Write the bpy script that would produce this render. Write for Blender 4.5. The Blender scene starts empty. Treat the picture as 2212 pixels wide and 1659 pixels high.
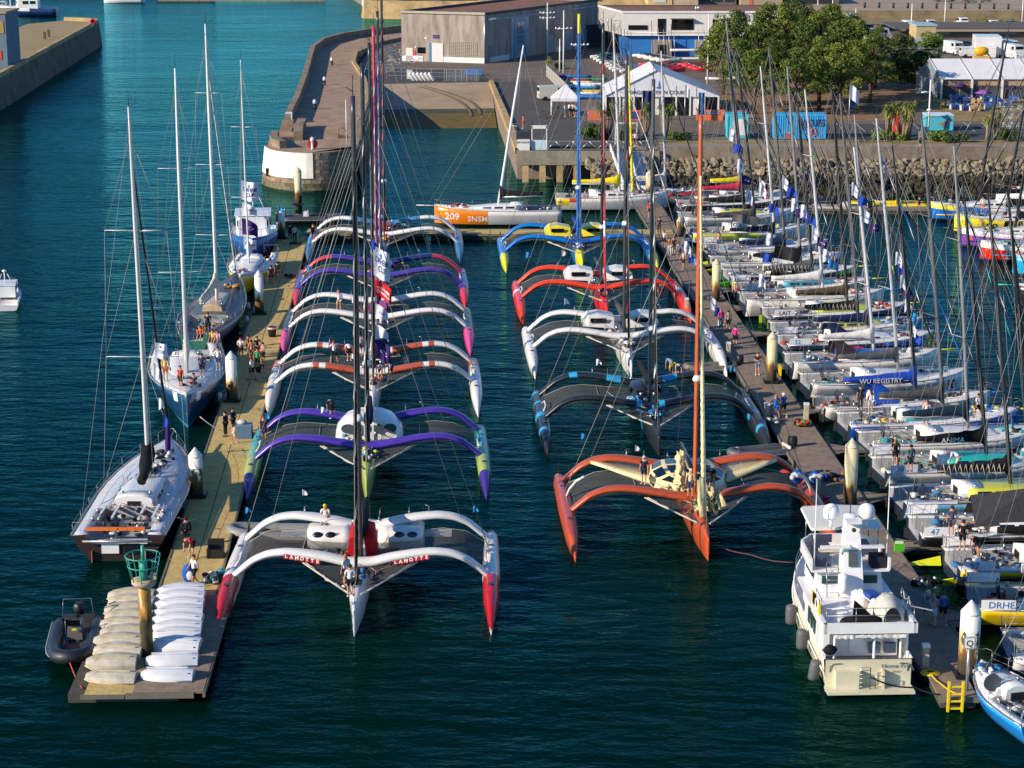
import bpy, bmesh, math, random
from math import sin, cos, pi, radians, sqrt, atan2, hypot
from mathutils import Vector, Matrix, noise
sc = bpy.context.scene
COL = sc.collection
# ------------------------------------------------------------ camera
F, CX, CY = 4475.0, 1106.0, 829.5          # lens in units of a 2212 px wide picture
TH, H = radians(14.17), 37.3               # pitch below the horizon, camera height over the water
cd = bpy.data.cameras.new('camera'); cam = bpy.data.objects.new('camera', cd); COL.objects.link(cam)
cd.sensor_width = 36; cd.lens = 36 * F / 2212; cd.clip_start = 1; cd.clip_end = 6000
cam.location = (0, 0, H); cam.rotation_euler = (pi / 2 - TH, 0, 0)
sc.camera = cam
# ------------------------------------------------------------ light
SUN_EL, SUN_AZ = radians(23), radians(-117)      # azimuth measured from +Y towards +X
w = bpy.data.worlds.new('World'); sc.world = w; w.use_nodes = True
nt = w.node_tree; bg = nt.nodes['Background']
sky = nt.nodes.new('ShaderNodeTexSky'); sky.sky_type = 'NISHITA'; sky.sun_disc = False
sky.sun_elevation = SUN_EL; sky.sun_rotation = SUN_AZ; sky.air_density = 1.0; sky.dust_density = 0.1; sky.ozone_density = 5.0
tint = nt.nodes.new('ShaderNodeMix'); tint.data_type = 'RGBA'; tint.blend_type = 'MULTIPLY'; tint.inputs[0].default_value = 1; tint.inputs[7].default_value = (.58, .86, 1.05, 1)   # deep clear maritime blue
nt.links.new(sky.outputs[0], tint.inputs[6]); nt.links.new(tint.outputs[2], bg.inputs[0]); bg.inputs[1].default_value = 0.1
sl = bpy.data.lights.new('sun', 'SUN'); so = bpy.data.objects.new('sun', sl); COL.objects.link(so)
sl.energy = 4.6; sl.angle = radians(0.53); sl.color = (1.0, 0.83, 0.66)
sd = Vector((sin(SUN_AZ) * cos(SUN_EL), cos(SUN_AZ) * cos(SUN_EL), sin(SUN_EL)))
so.rotation_euler = sd.to_track_quat('Z', 'Y').to_euler(); so.location = sd * 200
sc.view_settings.view_transform = 'Standard'; sc.view_settings.look = 'None'
sc.view_settings.exposure = 0.65; sc.view_settings.gamma = 1; sc.view_settings.use_curve_mapping = False
# ------------------------------------------------------------ helpers
def ray(u, v):
    x = u - CX; y = CY - v
    return Vector((x, F * cos(TH) + y * sin(TH), -F * sin(TH) + y * cos(TH)))
def G(u, v, z=0.0):
    r = ray(u, v); t = (z - H) / r.z
    return Vector((r.x * t, r.y * t, z))
def hat(Y, v):                              # height of a point at distance Y that shows in row v
    k = (CY - v) / F
    return H + Y * (k * cos(TH) - sin(TH)) / (cos(TH) + k * sin(TH))
def lin(c): return c / 12.92 if c <= 0.04045 else ((c + 0.055) / 1.055) ** 2.4
def hx(s):
    s = s.lstrip('#'); return tuple(lin(int(s[i:i + 2], 16) / 255) for i in (0, 2, 4))
MATS = {}
def mat(key, col=(.5, .5, .5), rough=.5, metal=0, var=.12, scale=3.0, bump=0.0, spec=.5, alpha=1, coat=0, bscale=None, dirt=None):
    if key in MATS: return MATS[key]
    if isinstance(col, str): col = hx(col)
    m = bpy.data.materials.new(key); m.use_nodes = True; n = m.node_tree.nodes; l = m.node_tree.links
    b = n['Principled BSDF']; b.inputs['Roughness'].default_value = rough; b.inputs['Metallic'].default_value = metal
    b.inputs['Specular IOR Level'].default_value = spec; b.inputs['Coat Weight'].default_value = coat
    tc = n.new('ShaderNodeTexCoord'); nz = n.new('ShaderNodeTexNoise'); nz.inputs['Scale'].default_value = scale
    nz.inputs['Detail'].default_value = 5; nz.inputs['Roughness'].default_value = .65; l.new(tc.outputs['Object'], nz.inputs[0])
    r = n.new('ShaderNodeMix'); r.data_type = 'RGBA'
    d = dirt if dirt else tuple(max(0, c * (1 - 2 * var)) for c in col)
    if isinstance(d, str): d = hx(d)
    r.inputs[6].default_value = (*col, 1); r.inputs[7].default_value = (*d, 1)
    mr = n.new('ShaderNodeMapRange'); mr.inputs[1].default_value = .38; mr.inputs[2].default_value = .72
    l.new(nz.outputs[0], mr.inputs[0]); l.new(mr.outputs[0], r.inputs[0]); l.new(r.outputs[2], b.inputs['Base Color'])
    if bump:
        nb = n.new('ShaderNodeTexNoise'); nb.inputs['Scale'].default_value = bscale or scale * 4; nb.inputs['Detail'].default_value = 4
        l.new(tc.outputs['Object'], nb.inputs[0])
        bp = n.new('ShaderNodeBump'); bp.inputs['Strength'].default_value = bump; bp.inputs['Distance'].default_value = .1
        l.new(nb.outputs[0], bp.inputs['Height']); l.new(bp.outputs[0], b.inputs['Normal'])
    if alpha < 1: b.inputs['Alpha'].default_value = alpha
    MATS[key] = m; return m
def paint(c, rough=.3):                     # glossy paint or gelcoat of one colour
    return mat('paint_' + str(c) + str(rough), c, rough, 0, .05, 1.5, coat=.3)
def cloth(c): return mat('cloth_' + str(c), c, .85, 0, .12, 4, bump=.25, bscale=6, spec=.2)
class MB:
    def __init__(s): s.v = []; s.f = []; s.m = []; s.s = []
    def add(s, vs, fs, m=0, sm=False):
        o = len(s.v); s.v += [tuple(p) for p in vs]
        for i, f in enumerate(fs):
            s.f.append(tuple(k + o for k in f)); s.m.append(m[i] if isinstance(m, list) else m); s.s.append(sm)
        return s
    def box(s, c, d, m=0, rz=0, top=1.0, rx=0):
        x, y, z = d[0] / 2, d[1] / 2, d[2] / 2; vs = []
        for (a, b, e) in ((-1, -1, -1), (1, -1, -1), (1, 1, -1), (-1, 1, -1), (-1, -1, 1), (1, -1, 1), (1, 1, 1), (-1, 1, 1)):
            k = top if e > 0 else 1
            p = Vector((a * x * k, b * y * k, e * z))
            if rx: p = Matrix.Rotation(rx, 3, 'X') @ p
            if rz: p = Matrix.Rotation(rz, 3, 'Z') @ p
            vs.append(p + Vector(c))
        return s.add(vs, [(0, 3, 2, 1), (4, 5, 6, 7), (0, 1, 5, 4), (1, 2, 6, 5), (2, 3, 7, 6), (3, 0, 4, 7)], m)
    def loft(s, rings, m=0, sm=True, closed=True, caps=True, fn=None):
        o = len(s.v); n = len(rings[0])
        for r in rings: s.v += [tuple(p) for p in r]
        for i in range(len(rings) - 1):
            for j in range(n if closed else n - 1):
                k = (j + 1) % n
                q = (o + i * n + j, o + i * n + k, o + (i + 1) * n + k, o + (i + 1) * n + j)
                s.f.append(q); s.s.append(sm)
                if fn:
                    c = sum((Vector(s.v[a]) for a in q), Vector()) / 4; s.m.append(fn(c, j))
                else: s.m.append(m)
        if caps and closed:
            s.f.append(tuple(o + j for j in range(n))[::-1]); s.m.append(fn(Vector(s.v[o]), 0) if fn else m); s.s.append(False)
            e = o + (len(rings) - 1) * n
            s.f.append(tuple(e + j for j in range(n))); s.m.append(fn(Vector(s.v[e]), 0) if fn else m); s.s.append(False)
        return s
    def tube(s, pts, r, n=6, m=0, caps=True, flat=1.0, sm=True):
        pts = [Vector(p) for p in pts]; rings = []
        for i, p in enumerate(pts):
            a = pts[max(0, i - 1)]; b = pts[min(len(pts) - 1, i + 1)]; d = (b - a)
            d = d.normalized() if d.length > 1e-9 else Vector((0, 0, 1))
            up = Vector((0, 0, 1)) if abs(d.z) < .95 else Vector((0, 1, 0))
            x = d.cross(up).normalized(); y = x.cross(d)
            rr = r[i] if isinstance(r, (list, tuple)) else r
            rings.append([p + x * cos(2 * pi * k / n) * rr + y * sin(2 * pi * k / n) * rr * flat for k in range(n)])
        return s.loft(rings, m, sm, True, caps)
    def cyl(s, c, r, h, n=12, m=0, r2=None):
        c = Vector(c); r2 = r if r2 is None else r2
        rings = [[c + Vector((cos(2 * pi * k / n) * q, sin(2 * pi * k / n) * q, z)) for k in range(n)] for q, z in ((r, 0), (r2, h))]
        return s.loft(rings, m, True)
    def lathe(s, prof, c=(0, 0, 0), n=12, m=0):
        c = Vector(c)
        return s.loft([[c + Vector((cos(2 * pi * k / n) * r, sin(2 * pi * k / n) * r, z)) for k in range(n)] for r, z in prof], m, True)
    def ball(s, c, r, n=8, m=0, sq=(1, 1, 1)):
        c = Vector(c); rings = []
        for i in range(n // 2 + 1):
            a = -pi / 2 + pi * i / (n // 2); q = max(cos(a), .02)
            rings.append([c + Vector((cos(2 * pi * k / n) * q * r * sq[0], sin(2 * pi * k / n) * q * r * sq[1], sin(a) * r * sq[2])) for k in range(n)])
        return s.loft(rings, m, True)
    def prism(s, poly, z0, z1, m=0, mt=None):
        n = len(poly); a = sum(poly[i][0] * poly[(i + 1) % n][1] - poly[(i + 1) % n][0] * poly[i][1] for i in range(n))
        if a < 0: poly = poly[::-1]
        vs = [(p[0], p[1], z0) for p in poly] + [(p[0], p[1], z1) for p in poly]
        fs = [tuple(range(n, 2 * n))] + [(i, (i + 1) % n, n + (i + 1) % n, n + i) for i in range(n)]
        return s.add(vs, fs, [m if mt is None else mt] + [m] * n)
    def quad(s, a, b, c, d, m=0): return s.add([a, b, c, d], [(0, 1, 2, 3)], m)
    def mesh(s, name, mats):
        me = bpy.data.meshes.new(name); me.from_pydata(s.v, [], s.f)
        if not isinstance(mats, (list, tuple)): mats = [mats]
        for a in mats: me.materials.append(a)
        me.polygons.foreach_set('material_index', s.m); me.polygons.foreach_set('use_smooth', s.s)
        me.update(); return me
    def build(s, name, mats, parent=None, loc=(0, 0, 0), rz=0, rot=None):
        return put(name, s.mesh(name, mats), parent, loc, rz, rot)
def put(name, me, parent=None, loc=(0, 0, 0), rz=0, rot=None, scl=None):
    o = bpy.data.objects.new(name, me); COL.objects.link(o); o.location = loc
    o.rotation_euler = rot if rot else (0, 0, rz)
    if scl: o.scale = scl if isinstance(scl, (tuple, list)) else (scl,) * 3
    if parent: o.parent = parent
    return o
def tag(o, label, cat, group=None):
    o['label'] = label; o['category'] = cat
    if group: o['group'] = group
    return o
def thing(name, label, cat, loc=(0, 0, 0), rz=0, group=None):
    o = bpy.data.objects.new(name, None); COL.objects.link(o); o.location = loc; o.rotation_euler = (0, 0, rz); o.empty_display_size = .3
    return tag(o, label, cat, group)
def struct(o): o['kind'] = 'structure'; return o
def stuff(o): o['kind'] = 'stuff'; return o
def copytree(o, parent=None):
    c = o.copy(); COL.objects.link(c); c.parent = parent
    for ch in list(o.children): copytree(ch, c)
    return c
TXT = {}
def text_data(s, bold=0.0):                 # (verts, faces) of a flat string, 1 unit high letters, origin at its left foot
    if (s, bold) in TXT: return TXT[(s, bold)]
    cu = bpy.data.curves.new('t', 'FONT'); cu.body = s; cu.size = 1.4; cu.resolution_u = 2; cu.offset = bold
    ob = bpy.data.objects.new('t', cu); COL.objects.link(ob)
    dg = bpy.context.evaluated_depsgraph_get(); me = bpy.data.meshes.new_from_object(ob.evaluated_get(dg))
    vs = [v.co.copy() for v in me.vertices]; fs = [tuple(p.vertices) for p in me.polygons]
    bpy.data.objects.remove(ob); bpy.data.meshes.remove(me)
    TXT[(s, bold)] = (vs, fs); return TXT[(s, bold)]
def text_mb(s, size, fn, m=0, mb=None, bold=0.0, sx=1.0):   # letters mapped through fn(x, y)
    vs, fs = text_data(s or '.', bold); mb = mb or MB()
    w_ = max(v.x for v in vs); mb.add([fn((v.x - w_ / 2) * size * sx, v.y * size) for v in vs], fs, m); return mb
def wall_text(s, size, c, rz, col, parent=None, bold=.02, sx=1.0, name='lettering'):
    c = Vector(c); x = Vector((cos(rz), sin(rz), 0))
    return text_mb(s, size, lambda a, b: c + x * a + Vector((0, 0, b)), bold=bold, sx=sx).build(name, paint(col, .5), parent)
rnd = random.Random(7)
WHITE, GREY, BLACK = '#dcdcd8', '#8a8d8e', '#141517'
M_WHITE = paint(WHITE); M_BLACK = mat('black_plastic', '#17181a', .45); M_ALU = mat('aluminium', '#b4b6b6', .35, .7, .08)
M_CARB = mat('carbon', '#1b1c1e', .28, 0, .1, coat=.5); M_GLASS = mat('dark_glass', '#10161a', .06, 0, .05, spec=.8)
M_STEEL = mat('steel', '#9a9d9f', .3, .8); M_ROPE = mat('rope', '#b9b4a4', .9); M_WIRE = mat('wire', '#8f8d86', .5)
M_CONC = mat('concrete', '#8d8674', .9, 0, .18, 1.2, bump=.3); M_ANTIF = mat('antifouling', '#15181c', .6)
# ------------------------------------------------------------ water
def water_mat():
    m = bpy.data.materials.new('sea_water'); m.use_nodes = True; n = m.node_tree.nodes; l = m.node_tree.links
    n.remove(n['Principled BSDF']); out = n['Material Output']
    b = n.new('ShaderNodeBsdfDiffuse'); gl = n.new('ShaderNodeBsdfGlossy'); gl.inputs['Roughness'].default_value = .07; gl.inputs['Color'].default_value = (.28, .89, .96, 1)
    fr = n.new('ShaderNodeFresnel'); fr.inputs['IOR'].default_value = 1.33; ms = n.new('ShaderNodeMixShader'); pw = n.new('ShaderNodeMath'); pw.operation = 'POWER'; pw.inputs[1].default_value = 1.55
    l.new(fr.outputs[0], pw.inputs[0]); l.new(pw.outputs[0], ms.inputs[0]); l.new(b.outputs[0], ms.inputs[1]); l.new(gl.outputs[0], ms.inputs[2]); l.new(ms.outputs[0], out.inputs['Surface'])
    tc = n.new('ShaderNodeTexCoord')
    def nz(sx, sy, s, det=3, rot=0.0, ro=.55):
        mp = n.new('ShaderNodeMapping'); mp.inputs['Scale'].default_value = (sx, sy, 1); mp.inputs['Rotation'].default_value = (0, 0, rot)
        t = n.new('ShaderNodeTexNoise'); t.inputs['Scale'].default_value = s; t.inputs['Detail'].default_value = det; t.inputs['Roughness'].default_value = ro
        l.new(tc.outputs['Object'], mp.inputs[0]); l.new(mp.outputs[0], t.inputs[0]); return t
    a = nz(.55, 1.15, .62, 4, .25); c = nz(.4, 1.0, .12, 2, -.3); d = nz(.8, 1.1, 2.6, 3, .1, .6)
    bb = nz(.5, 1, .02, 3)                                   # wind lanes
    mx = n.new('ShaderNodeMix'); mx.data_type = 'RGBA'; mx.inputs[6].default_value = (.0, .0075, .004, 1); mx.inputs[7].default_value = (.0, .012, .0075, 1)
    l.new(bb.outputs[0], mx.inputs[0]); l.new(mx.outputs[2], b.inputs['Color'])
    def mul(x, k):
        q = n.new('ShaderNodeMath'); q.operation = 'MULTIPLY'; l.new(x, q.inputs[0])
        if isinstance(k, float): q.inputs[1].default_value = k
        else: l.new(k, q.inputs[1])
        return q.outputs[0]
    def add(x, y):
        q = n.new('ShaderNodeMath'); q.operation = 'ADD'; l.new(x, q.inputs[0]); l.new(y, q.inputs[1]); return q.outputs[0]
    lane = n.new('ShaderNodeMapRange'); lane.inputs[1].default_value = .35; lane.inputs[2].default_value = .65; lane.inputs[3].default_value = .55; lane.inputs[4].default_value = 1.15
    l.new(bb.outputs[0], lane.inputs[0])
    hgt = mul(add(add(mul(a.outputs[0], .62), mul(c.outputs[0], .9)), mul(d.outputs[0], .06)), lane.outputs[0])
    bp = n.new('ShaderNodeBump'); bp.inputs['Strength'].default_value = .42; bp.inputs['Distance'].default_value = 1.0
    l.new(hgt, bp.inputs['Height']); [l.new(bp.outputs[0], q.inputs['Normal']) for q in (gl, fr)]; return m
struct(MB().quad((-900, -150, 0), (1500, -150, 0), (1500, 3000, 0), (-900, 3000, 0)).build('water', water_mat()))
# ------------------------------------------------------------ ground materials
M_ASPH = mat('asphalt', '#685d51', .9, 0, .16, .25, bump=.3, bscale=8)
M_ASPHD = mat('new_asphalt', '#403f41', .9, 0, .1, .4, bump=.3, bscale=8)
M_PAVE = mat('promenade_paving', '#8a7d70', .9, 0, .1, .5, bump=.2, bscale=6)
M_DRY = mat('dry_grass', '#8f7a49', .95, 0, .2, .5, bump=.5, bscale=5, dirt='#5d5a2e')
M_NEEDLE = mat('pine_litter', '#8a6a45', .95, 0, .2, .6, bump=.5, bscale=5, dirt='#5a4632')
M_PIER = mat('pier_setts', '#a3896f', .9, 0, .18, .5, bump=.4, bscale=5, dirt='#7a6552')
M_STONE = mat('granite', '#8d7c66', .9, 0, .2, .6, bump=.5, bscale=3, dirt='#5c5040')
M_STONEW = mat('granite_yellow', '#b39a6c', .9, 0, .2, .3, bump=.5, bscale=3, dirt='#7d6a48')  # yellower stone for copings, kerbs, parapets and the far mole
M_ALGAE = mat('wet_stone', '#4b4a33', .7, 0, .25, .4, bump=.5, bscale=3, dirt='#2c2f1c')
M_SLIP = mat('slip_concrete', '#a3927a', .9, 0, .12, .2, bump=.2, bscale=3, dirt='#8a785f')
M_MUD = mat('slip_weed', '#6b5526', .8, 0, .3, .6, bump=.4, dirt='#40481d')
M_LINE = mat('line_paint', '#b9b9b2', .7, 0, .15, 2)
def sheet(name, pts, z, m, kind=True, thick=None):
    pts = [(p[0], p[1]) for p in pts]
    mb = MB()
    if thick: mb.prism(pts, z - thick, z, 0)
    else:
        a = sum(pts[i][0] * pts[(i + 1) % len(pts)][1] - pts[(i + 1) % len(pts)][0] * pts[i][1] for i in range(len(pts)))
        if a < 0: pts = pts[::-1]
        mb.add([(x, y, z) for x, y in pts], [tuple(range(len(pts)))])
    o = mb.build(name, m); return struct(o) if kind else o
ZQ = 3.8
land = [(.6, 249.2), (17.6, 249.2), (17.6, 247.2), (900, 247.2), (1500, 1500), (-300, 2500), (-100, 900), (-40, 560), (-36.5, 516), (14, 512), (12, 432), (-21, 414), (-26, 400), (-26, 322.5), (-3.3, 325.4)]
M_WALLG = mat('quay_wall_concrete', '#85796a', .9, 0, .2, .5, bump=.35, bscale=3, dirt='#5f564a')
lo = MB().prism(land, -3, ZQ, 1, 0).build('quay_ground', [M_ASPH, M_WALLG]); struct(lo)
sheet('platform_paving', [(-3.0, 325.4), G(1150, 174, ZQ), G(1222, 216, ZQ), G(1262, 262, ZQ), (17.5, 256), (17.5, 246.4), (1.2, 246.4)], ZQ + .005, mat('platform_asphalt', '#4b4845', .9, 0, .12, .3, bump=.3, bscale=8))
sheet('promenade', [(13, 247.3), (400, 247.3), (400, 252.6), (13, 252.6)], ZQ + .004, M_PAVE)
sheet('verge', [(18, 252.6), (300, 252.6), (300, 256.2), (18, 256.2)], ZQ + .006, M_DRY)
sheet('pine_ground', [G(1540, 250, ZQ), G(1560, 205, ZQ), G(1640, 150, ZQ), G(1990, 150, ZQ), G(2015, 214, ZQ), G(1960, 240, ZQ), G(1900, 262, ZQ), G(1700, 262, ZQ)], ZQ + .006, M_NEEDLE)
sheet('restaurant_lawn', [G(1995, 262, ZQ), G(1990, 213, ZQ), G(2300, 213, ZQ), G(2300, 262, ZQ)], ZQ + .008, M_DRY)
sheet('car_park', [(30, 256.3), (400, 256.3), (400, 272), (30, 272)], ZQ + .004, M_ASPHD)
k = 0
for u in (1803, 1845, 1885, 1968, 2082, 2120, 1720, 2165):
    a = G(u, 265, ZQ); b = G(u + 24, 284, ZQ); d = Vector((.06, 0, 0))
    struct(MB().quad(a - d, b - d, b + d, a + d).build('parking_line', M_LINE)).location.z = .014; k += 1
# slipway: apron, ramp, weed band
sheet('slip_apron', [(-24.5, 322.2), (-3.3, 325.6), (-5.5, 345), (-19, 345)], ZQ + .005, M_ASPHD)
def ramp():
    mb = MB(); L0, R0 = Vector((-26, 322.4, ZQ)), Vector((-3.3, 325.3, ZQ)); L1, R1 = Vector((-24, 262, -5)), Vector((-.6, 262, -5))
    n = 24
    for i in range(n + 1):
        t = i / n; a = L0.lerp(L1, t); b = R0.lerp(R1, t); a.z = b.z = ZQ + (-5.2 - ZQ) * t
        mb.v += [tuple(a), tuple(b)]
    for i in range(n):
        z = mb.v[2 * i + 2][2]
        mb.f.append((2 * i, 2 * i + 2, 2 * i + 3, 2 * i + 1)); mb.m.append(0 if z > 1.25 else (2 if z > .9 else 1)); mb.s.append(False)
    return mb
struct(ramp().build('slipway', [M_SLIP, M_MUD, M_ALGAE]))
M_TRACK = mat('wet_track', '#6f604d', .7, 0, .1, 2)
def ramp_z(y): return ZQ + (-5.2 - ZQ) * (323.8 - y) / (323.8 - 262)
for k, (x0, y0, x1, y1, bend) in enumerate([(-14.5, 322, -6, 304.5, 2.2), (-13.6, 322, -4.7, 305.5, 2.4)]):
    mb = MB()
    for i in range(13):
        t = i / 12; x = x0 + (x1 - x0) * t + bend * sin(pi * t); y = y0 + (y1 - y0) * t
        z = ramp_z(y) + .02; mb.v += [(x - .22, y, z), (x + .22, y, z)]
        if i: o = 2 * i; mb.f.append((o - 2, o, o + 1, o - 1)); mb.m.append(0); mb.s.append(False)
    struct(mb.build('wet_tyre_track', M_TRACK))
# right slip wall coping and quay corner wall
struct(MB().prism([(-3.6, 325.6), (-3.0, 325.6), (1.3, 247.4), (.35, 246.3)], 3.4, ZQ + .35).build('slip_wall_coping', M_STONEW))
# quay platform on piles
q = thing('quay_platform', 'concrete loading platform on square piles at the corner of the basin', 'platform', (0, 0, 0))
MB().box((9.05, 247.8, 2.95), (17.1, 3.0, 1.71)).build('deck_beam', M_CONC, q)
for i in range(8): MB().box((1.6 + i * 2.05, 246.8, .4), (.75, .8, 3.4)).build('pile', M_STONEW, q)

t = thing('truss_railing', 'galvanised zigzag truss railing along the platform edge', 'railing', (4.2, 246.9, ZQ))
for z in (.1, 1.05): MB().box((6, 0, z), (12, .09, .09)).build('rail', M_ALU, t)
me = MB().tube([(0, 0, .1), (1, 0, 1.05)], .05, 5).mesh('strut', M_ALU); me2 = MB().tube([(1, 0, 1.05), (2, 0, .1)], .05, 5).mesh('strut', M_ALU)
for i in range(6): put('strut', me, t, (2 * i, 0, 0)); put('strut', me2, t, (2 * i, 0, 0))
# promenade parapet face
struct(MB().box((206, 247.3, 3.3), (386, .5, 1.7)).build('promenade_wall', M_WALLG))
# riprap
def rockmesh(seed):
    r = random.Random(seed); bm = bmesh.new(); bmesh.ops.create_icosphere(bm, subdivisions=1, radius=.5)
    for v in bm.verts:
        v.co = v.co * (1 + r.uniform(-.4, .3))
        v.co.z *= .75
    me = bpy.data.meshes.new('rock'); bm.to_mesh(me); bm.free(); return me
M_ROCK = mat('rock', '#8b8068', .9, 0, .25, .8, bump=.5, bscale=4, dirt='#564c3b'); M_ROCKW = mat('weedy_rock', '#38331f', .85, 0, .3, .8, bump=.6, bscale=4, dirt='#1f2112')
rocks = [rockmesh(i) for i in range(7)]; rocksw = [rockmesh(i) for i in range(7)]
for r_ in rocks: r_.materials.append(M_ROCK)
for r_ in rocksw: r_.materials.append(M_ROCKW)
rr = thing('riprap', 'bank of loose boulders below the promenade wall, weedy towards the water', 'rock bank', (0, 0, 0))
struct(MB().add([(8, 246.9, 2.6), (300, 246.9, 2.6), (300, 232.5, -1.2), (14, 232.5, -1.2)], [(3, 2, 1, 0)]).build('riprap_bed', M_ROCKW))
rb = MB(); nr = 0; R_ = random.Random(3)
for row in range(18):
    t_ = row / 17; y = 246.2 - 13.2 * t_; z = 2.45 - 3.3 * t_
    x = 9 + 3 * t_
    while x < 96:
        s = R_.uniform(.55, 1.05) * (1.5 if R_.random() < .12 else 1); w_ = R_.random() * .05 + t_ > .36
        p = (x, y + R_.uniform(-.3, .3), z + R_.uniform(-.12, .22)); e = (R_.random() * 6, R_.random() * 6, R_.random() * 6)
        vis = x < 70
        if not w_ and vis and row < 7 and nr < 295:
            put('rock', rocks[R_.randrange(7)], rr, p, rot=e, scl=(s * 1.15, s, s * .9)); nr += 1
        else:
            me = rocks[R_.randrange(7)]; M3 = Matrix.Rotation(e[2], 3, 'Z') @ Matrix.Rotation(e[0], 3, 'X')
            rb.add([M3 @ (v.co * s) + Vector(p) for v in me.vertices], [tuple(f.vertices) for f in me.polygons], 1 if w_ else 0)
        x += s * .78
stuff(rb.build('small_rocks', [M_ROCK, M_ROCKW], rr))
# ------------------------------------------------------------ harbour piers
def wallstrip(path, z0, z1, off0, m, thick=.8, name='wall', kind=True):
    # vertical stone wall along a path of (x, y); leans out by off0 at its foot
    n = len(path); mb = MB(); nm = []
    for i in range(n):
        a = Vector((*path[max(0, i - 1)], 0)); b = Vector((*path[min(n - 1, i + 1)], 0)); d = (b - a).normalized(); nm.append(Vector((d.y, -d.x, 0)))
    rings = []
    for i, p in enumerate(path):
        p = Vector((*p, 0)); q = nm[i]
        rings.append([p + q * off0 + Vector((0, 0, z0)), p + Vector((0, 0, z1)), p - q * thick + Vector((0, 0, z1)), p - q * thick + Vector((0, 0, z0))])
    mb.loft(rings, 0, False, True, True); o = mb.build(name, m); return struct(o) if kind else o
ZP = 4.4
inner = [(-18.3, 243.5), (-18.9, 262), (-20.6, 300), (-22.5, 322), (-26.3, 350), (-27.3, 372), (-25, 392), (-19, 410), (15, 428)]
outer = [(-29.2, 262), (-30.4, 290), (-32.2, 320), (-34.4, 352), (-35.6, 370), (-35.2, 386), (-32.6, 398), (-28, 408), (-22, 417.5), (15, 438)]
head = []
for i in range(15):
    a = pi + .15 + (pi * .93) * i / 14
    head.append((-23.8 + 5.6 * cos(a), 247.5 + 7.4 * sin(a) * (1 if sin(a) < 0 else .3)))
pierpoly = outer[::-1] + [(-29.5, 250.5)] + head[1:] + inner
def batter(poly, z0, z1, off):
    n = len(poly); A = sum(poly[i][0] * poly[(i + 1) % n][1] - poly[(i + 1) % n][0] * poly[i][1] for i in range(n))
    if A < 0: poly = poly[::-1]
    lo_, up_ = [], []
    for i in range(n):
        a = Vector(poly[i - 1]); p = Vector(poly[i]); b = Vector(poly[(i + 1) % n]); d = (b - a).normalized(); q = Vector((d.y, -d.x))
        lo_.append((p.x + q.x * off, p.y + q.y * off, z0)); up_.append((p.x, p.y, z1))
    return lo_, up_
lo_, up_ = batter(pierpoly, -2, ZP, .8); mid = [Vector(a).lerp(Vector(b), (1.1 + 2) / (ZP + 2)) for a, b in zip(lo_, up_)]
mb = MB(); mb.loft([lo_, mid], 1, False, True, False); mb.loft([mid, up_], 0, False, True, False)
mb.add(up_, [tuple(range(len(up_)))], 2)
struct(mb.build('pier', [M_STONE, M_ALGAE, M_PIER]))
# parapet on the outer side and stair block
par = [(-29.4, 268)] + outer[1:]
wallstrip(par[::-1], ZP, ZP + 1.25, 0, M_STONE, .8, 'pier_parapet')
wallstrip([(-27.3, 264), (-27.0, 257), (-26.5, 251)], ZP, ZP + 1.15, 0, M_STONE, 1.1, 'stair_parapet')
wallstrip([(-29.4, 253.4), (-29.3, 250), (-28.6, 246.3), (-27.4, 243.6)][::1], ZP, ZP + .9, 0, M_STONE, .9, 'head_parapet')
wallstrip([(-29.35, 269.5), (-29.3, 268.03)], ZP - .6, ZP + 1.3, .03, M_WHITE, .86, 'white_end_block')
for i in range(6): struct(MB().box((-28.4, 262.6 - i * .9, ZP - .25 - .32 * i + 1.2), (1.5, .9, .32)).build('stone_step', M_STONE))
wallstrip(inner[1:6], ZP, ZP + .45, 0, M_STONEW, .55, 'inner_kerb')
wallstrip([(-18.2, 252), (-18.55, 262)], ZP, ZP + 1.6, 0, M_STONE, .7, 'inner_parapet')
# white painted band and stone blocks round the head
wp = []
hc = Vector((-23.8, 247.5))
def headpt(a, z, off=0):
    x = hc.x + (5.6 + off) * cos(a); y = hc.y + (7.4 + off) * sin(a) * (1 if sin(a) < 0 else .3)
    k = .8 * (ZP - z) / (ZP + 2); return (x + k * cos(a), y + k * sin(a), z)
a0, a1 = pi + .15, pi * 1.535
rings = [[headpt(a0 + (a1 - a0) * i / 12, z, o_) for z, o_ in ((1.45, 0), (1.45, .17), (ZP - .02, .17), (ZP - .02, 0))] for i in range(13)]
struct(MB().loft(rings, 0, False).build('whitewashed_band', mat('whitewash', '#e9e6dc', .8, 0, .05, .5, dirt='#c9c2ae')))
blkM = [mat('block_' + str(i), c, .9, 0, .15, 1.5, bump=.5, bscale=4) for i, c in enumerate(('#8f7a63', '#7d6b58', '#9a866c', '#857a68'))]
blkW = [mat('wet_block_' + str(i), c, .8, 0, .2, 1.5, bump=.5, bscale=4) for i, c in enumerate(('#6b6247', '#5b543c', '#746a50'))]
bh = thing('pier_head_masonry', 'dressed granite blocks facing the rounded pier head', 'stonework', (0, 0, 0)); nb = 0
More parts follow.
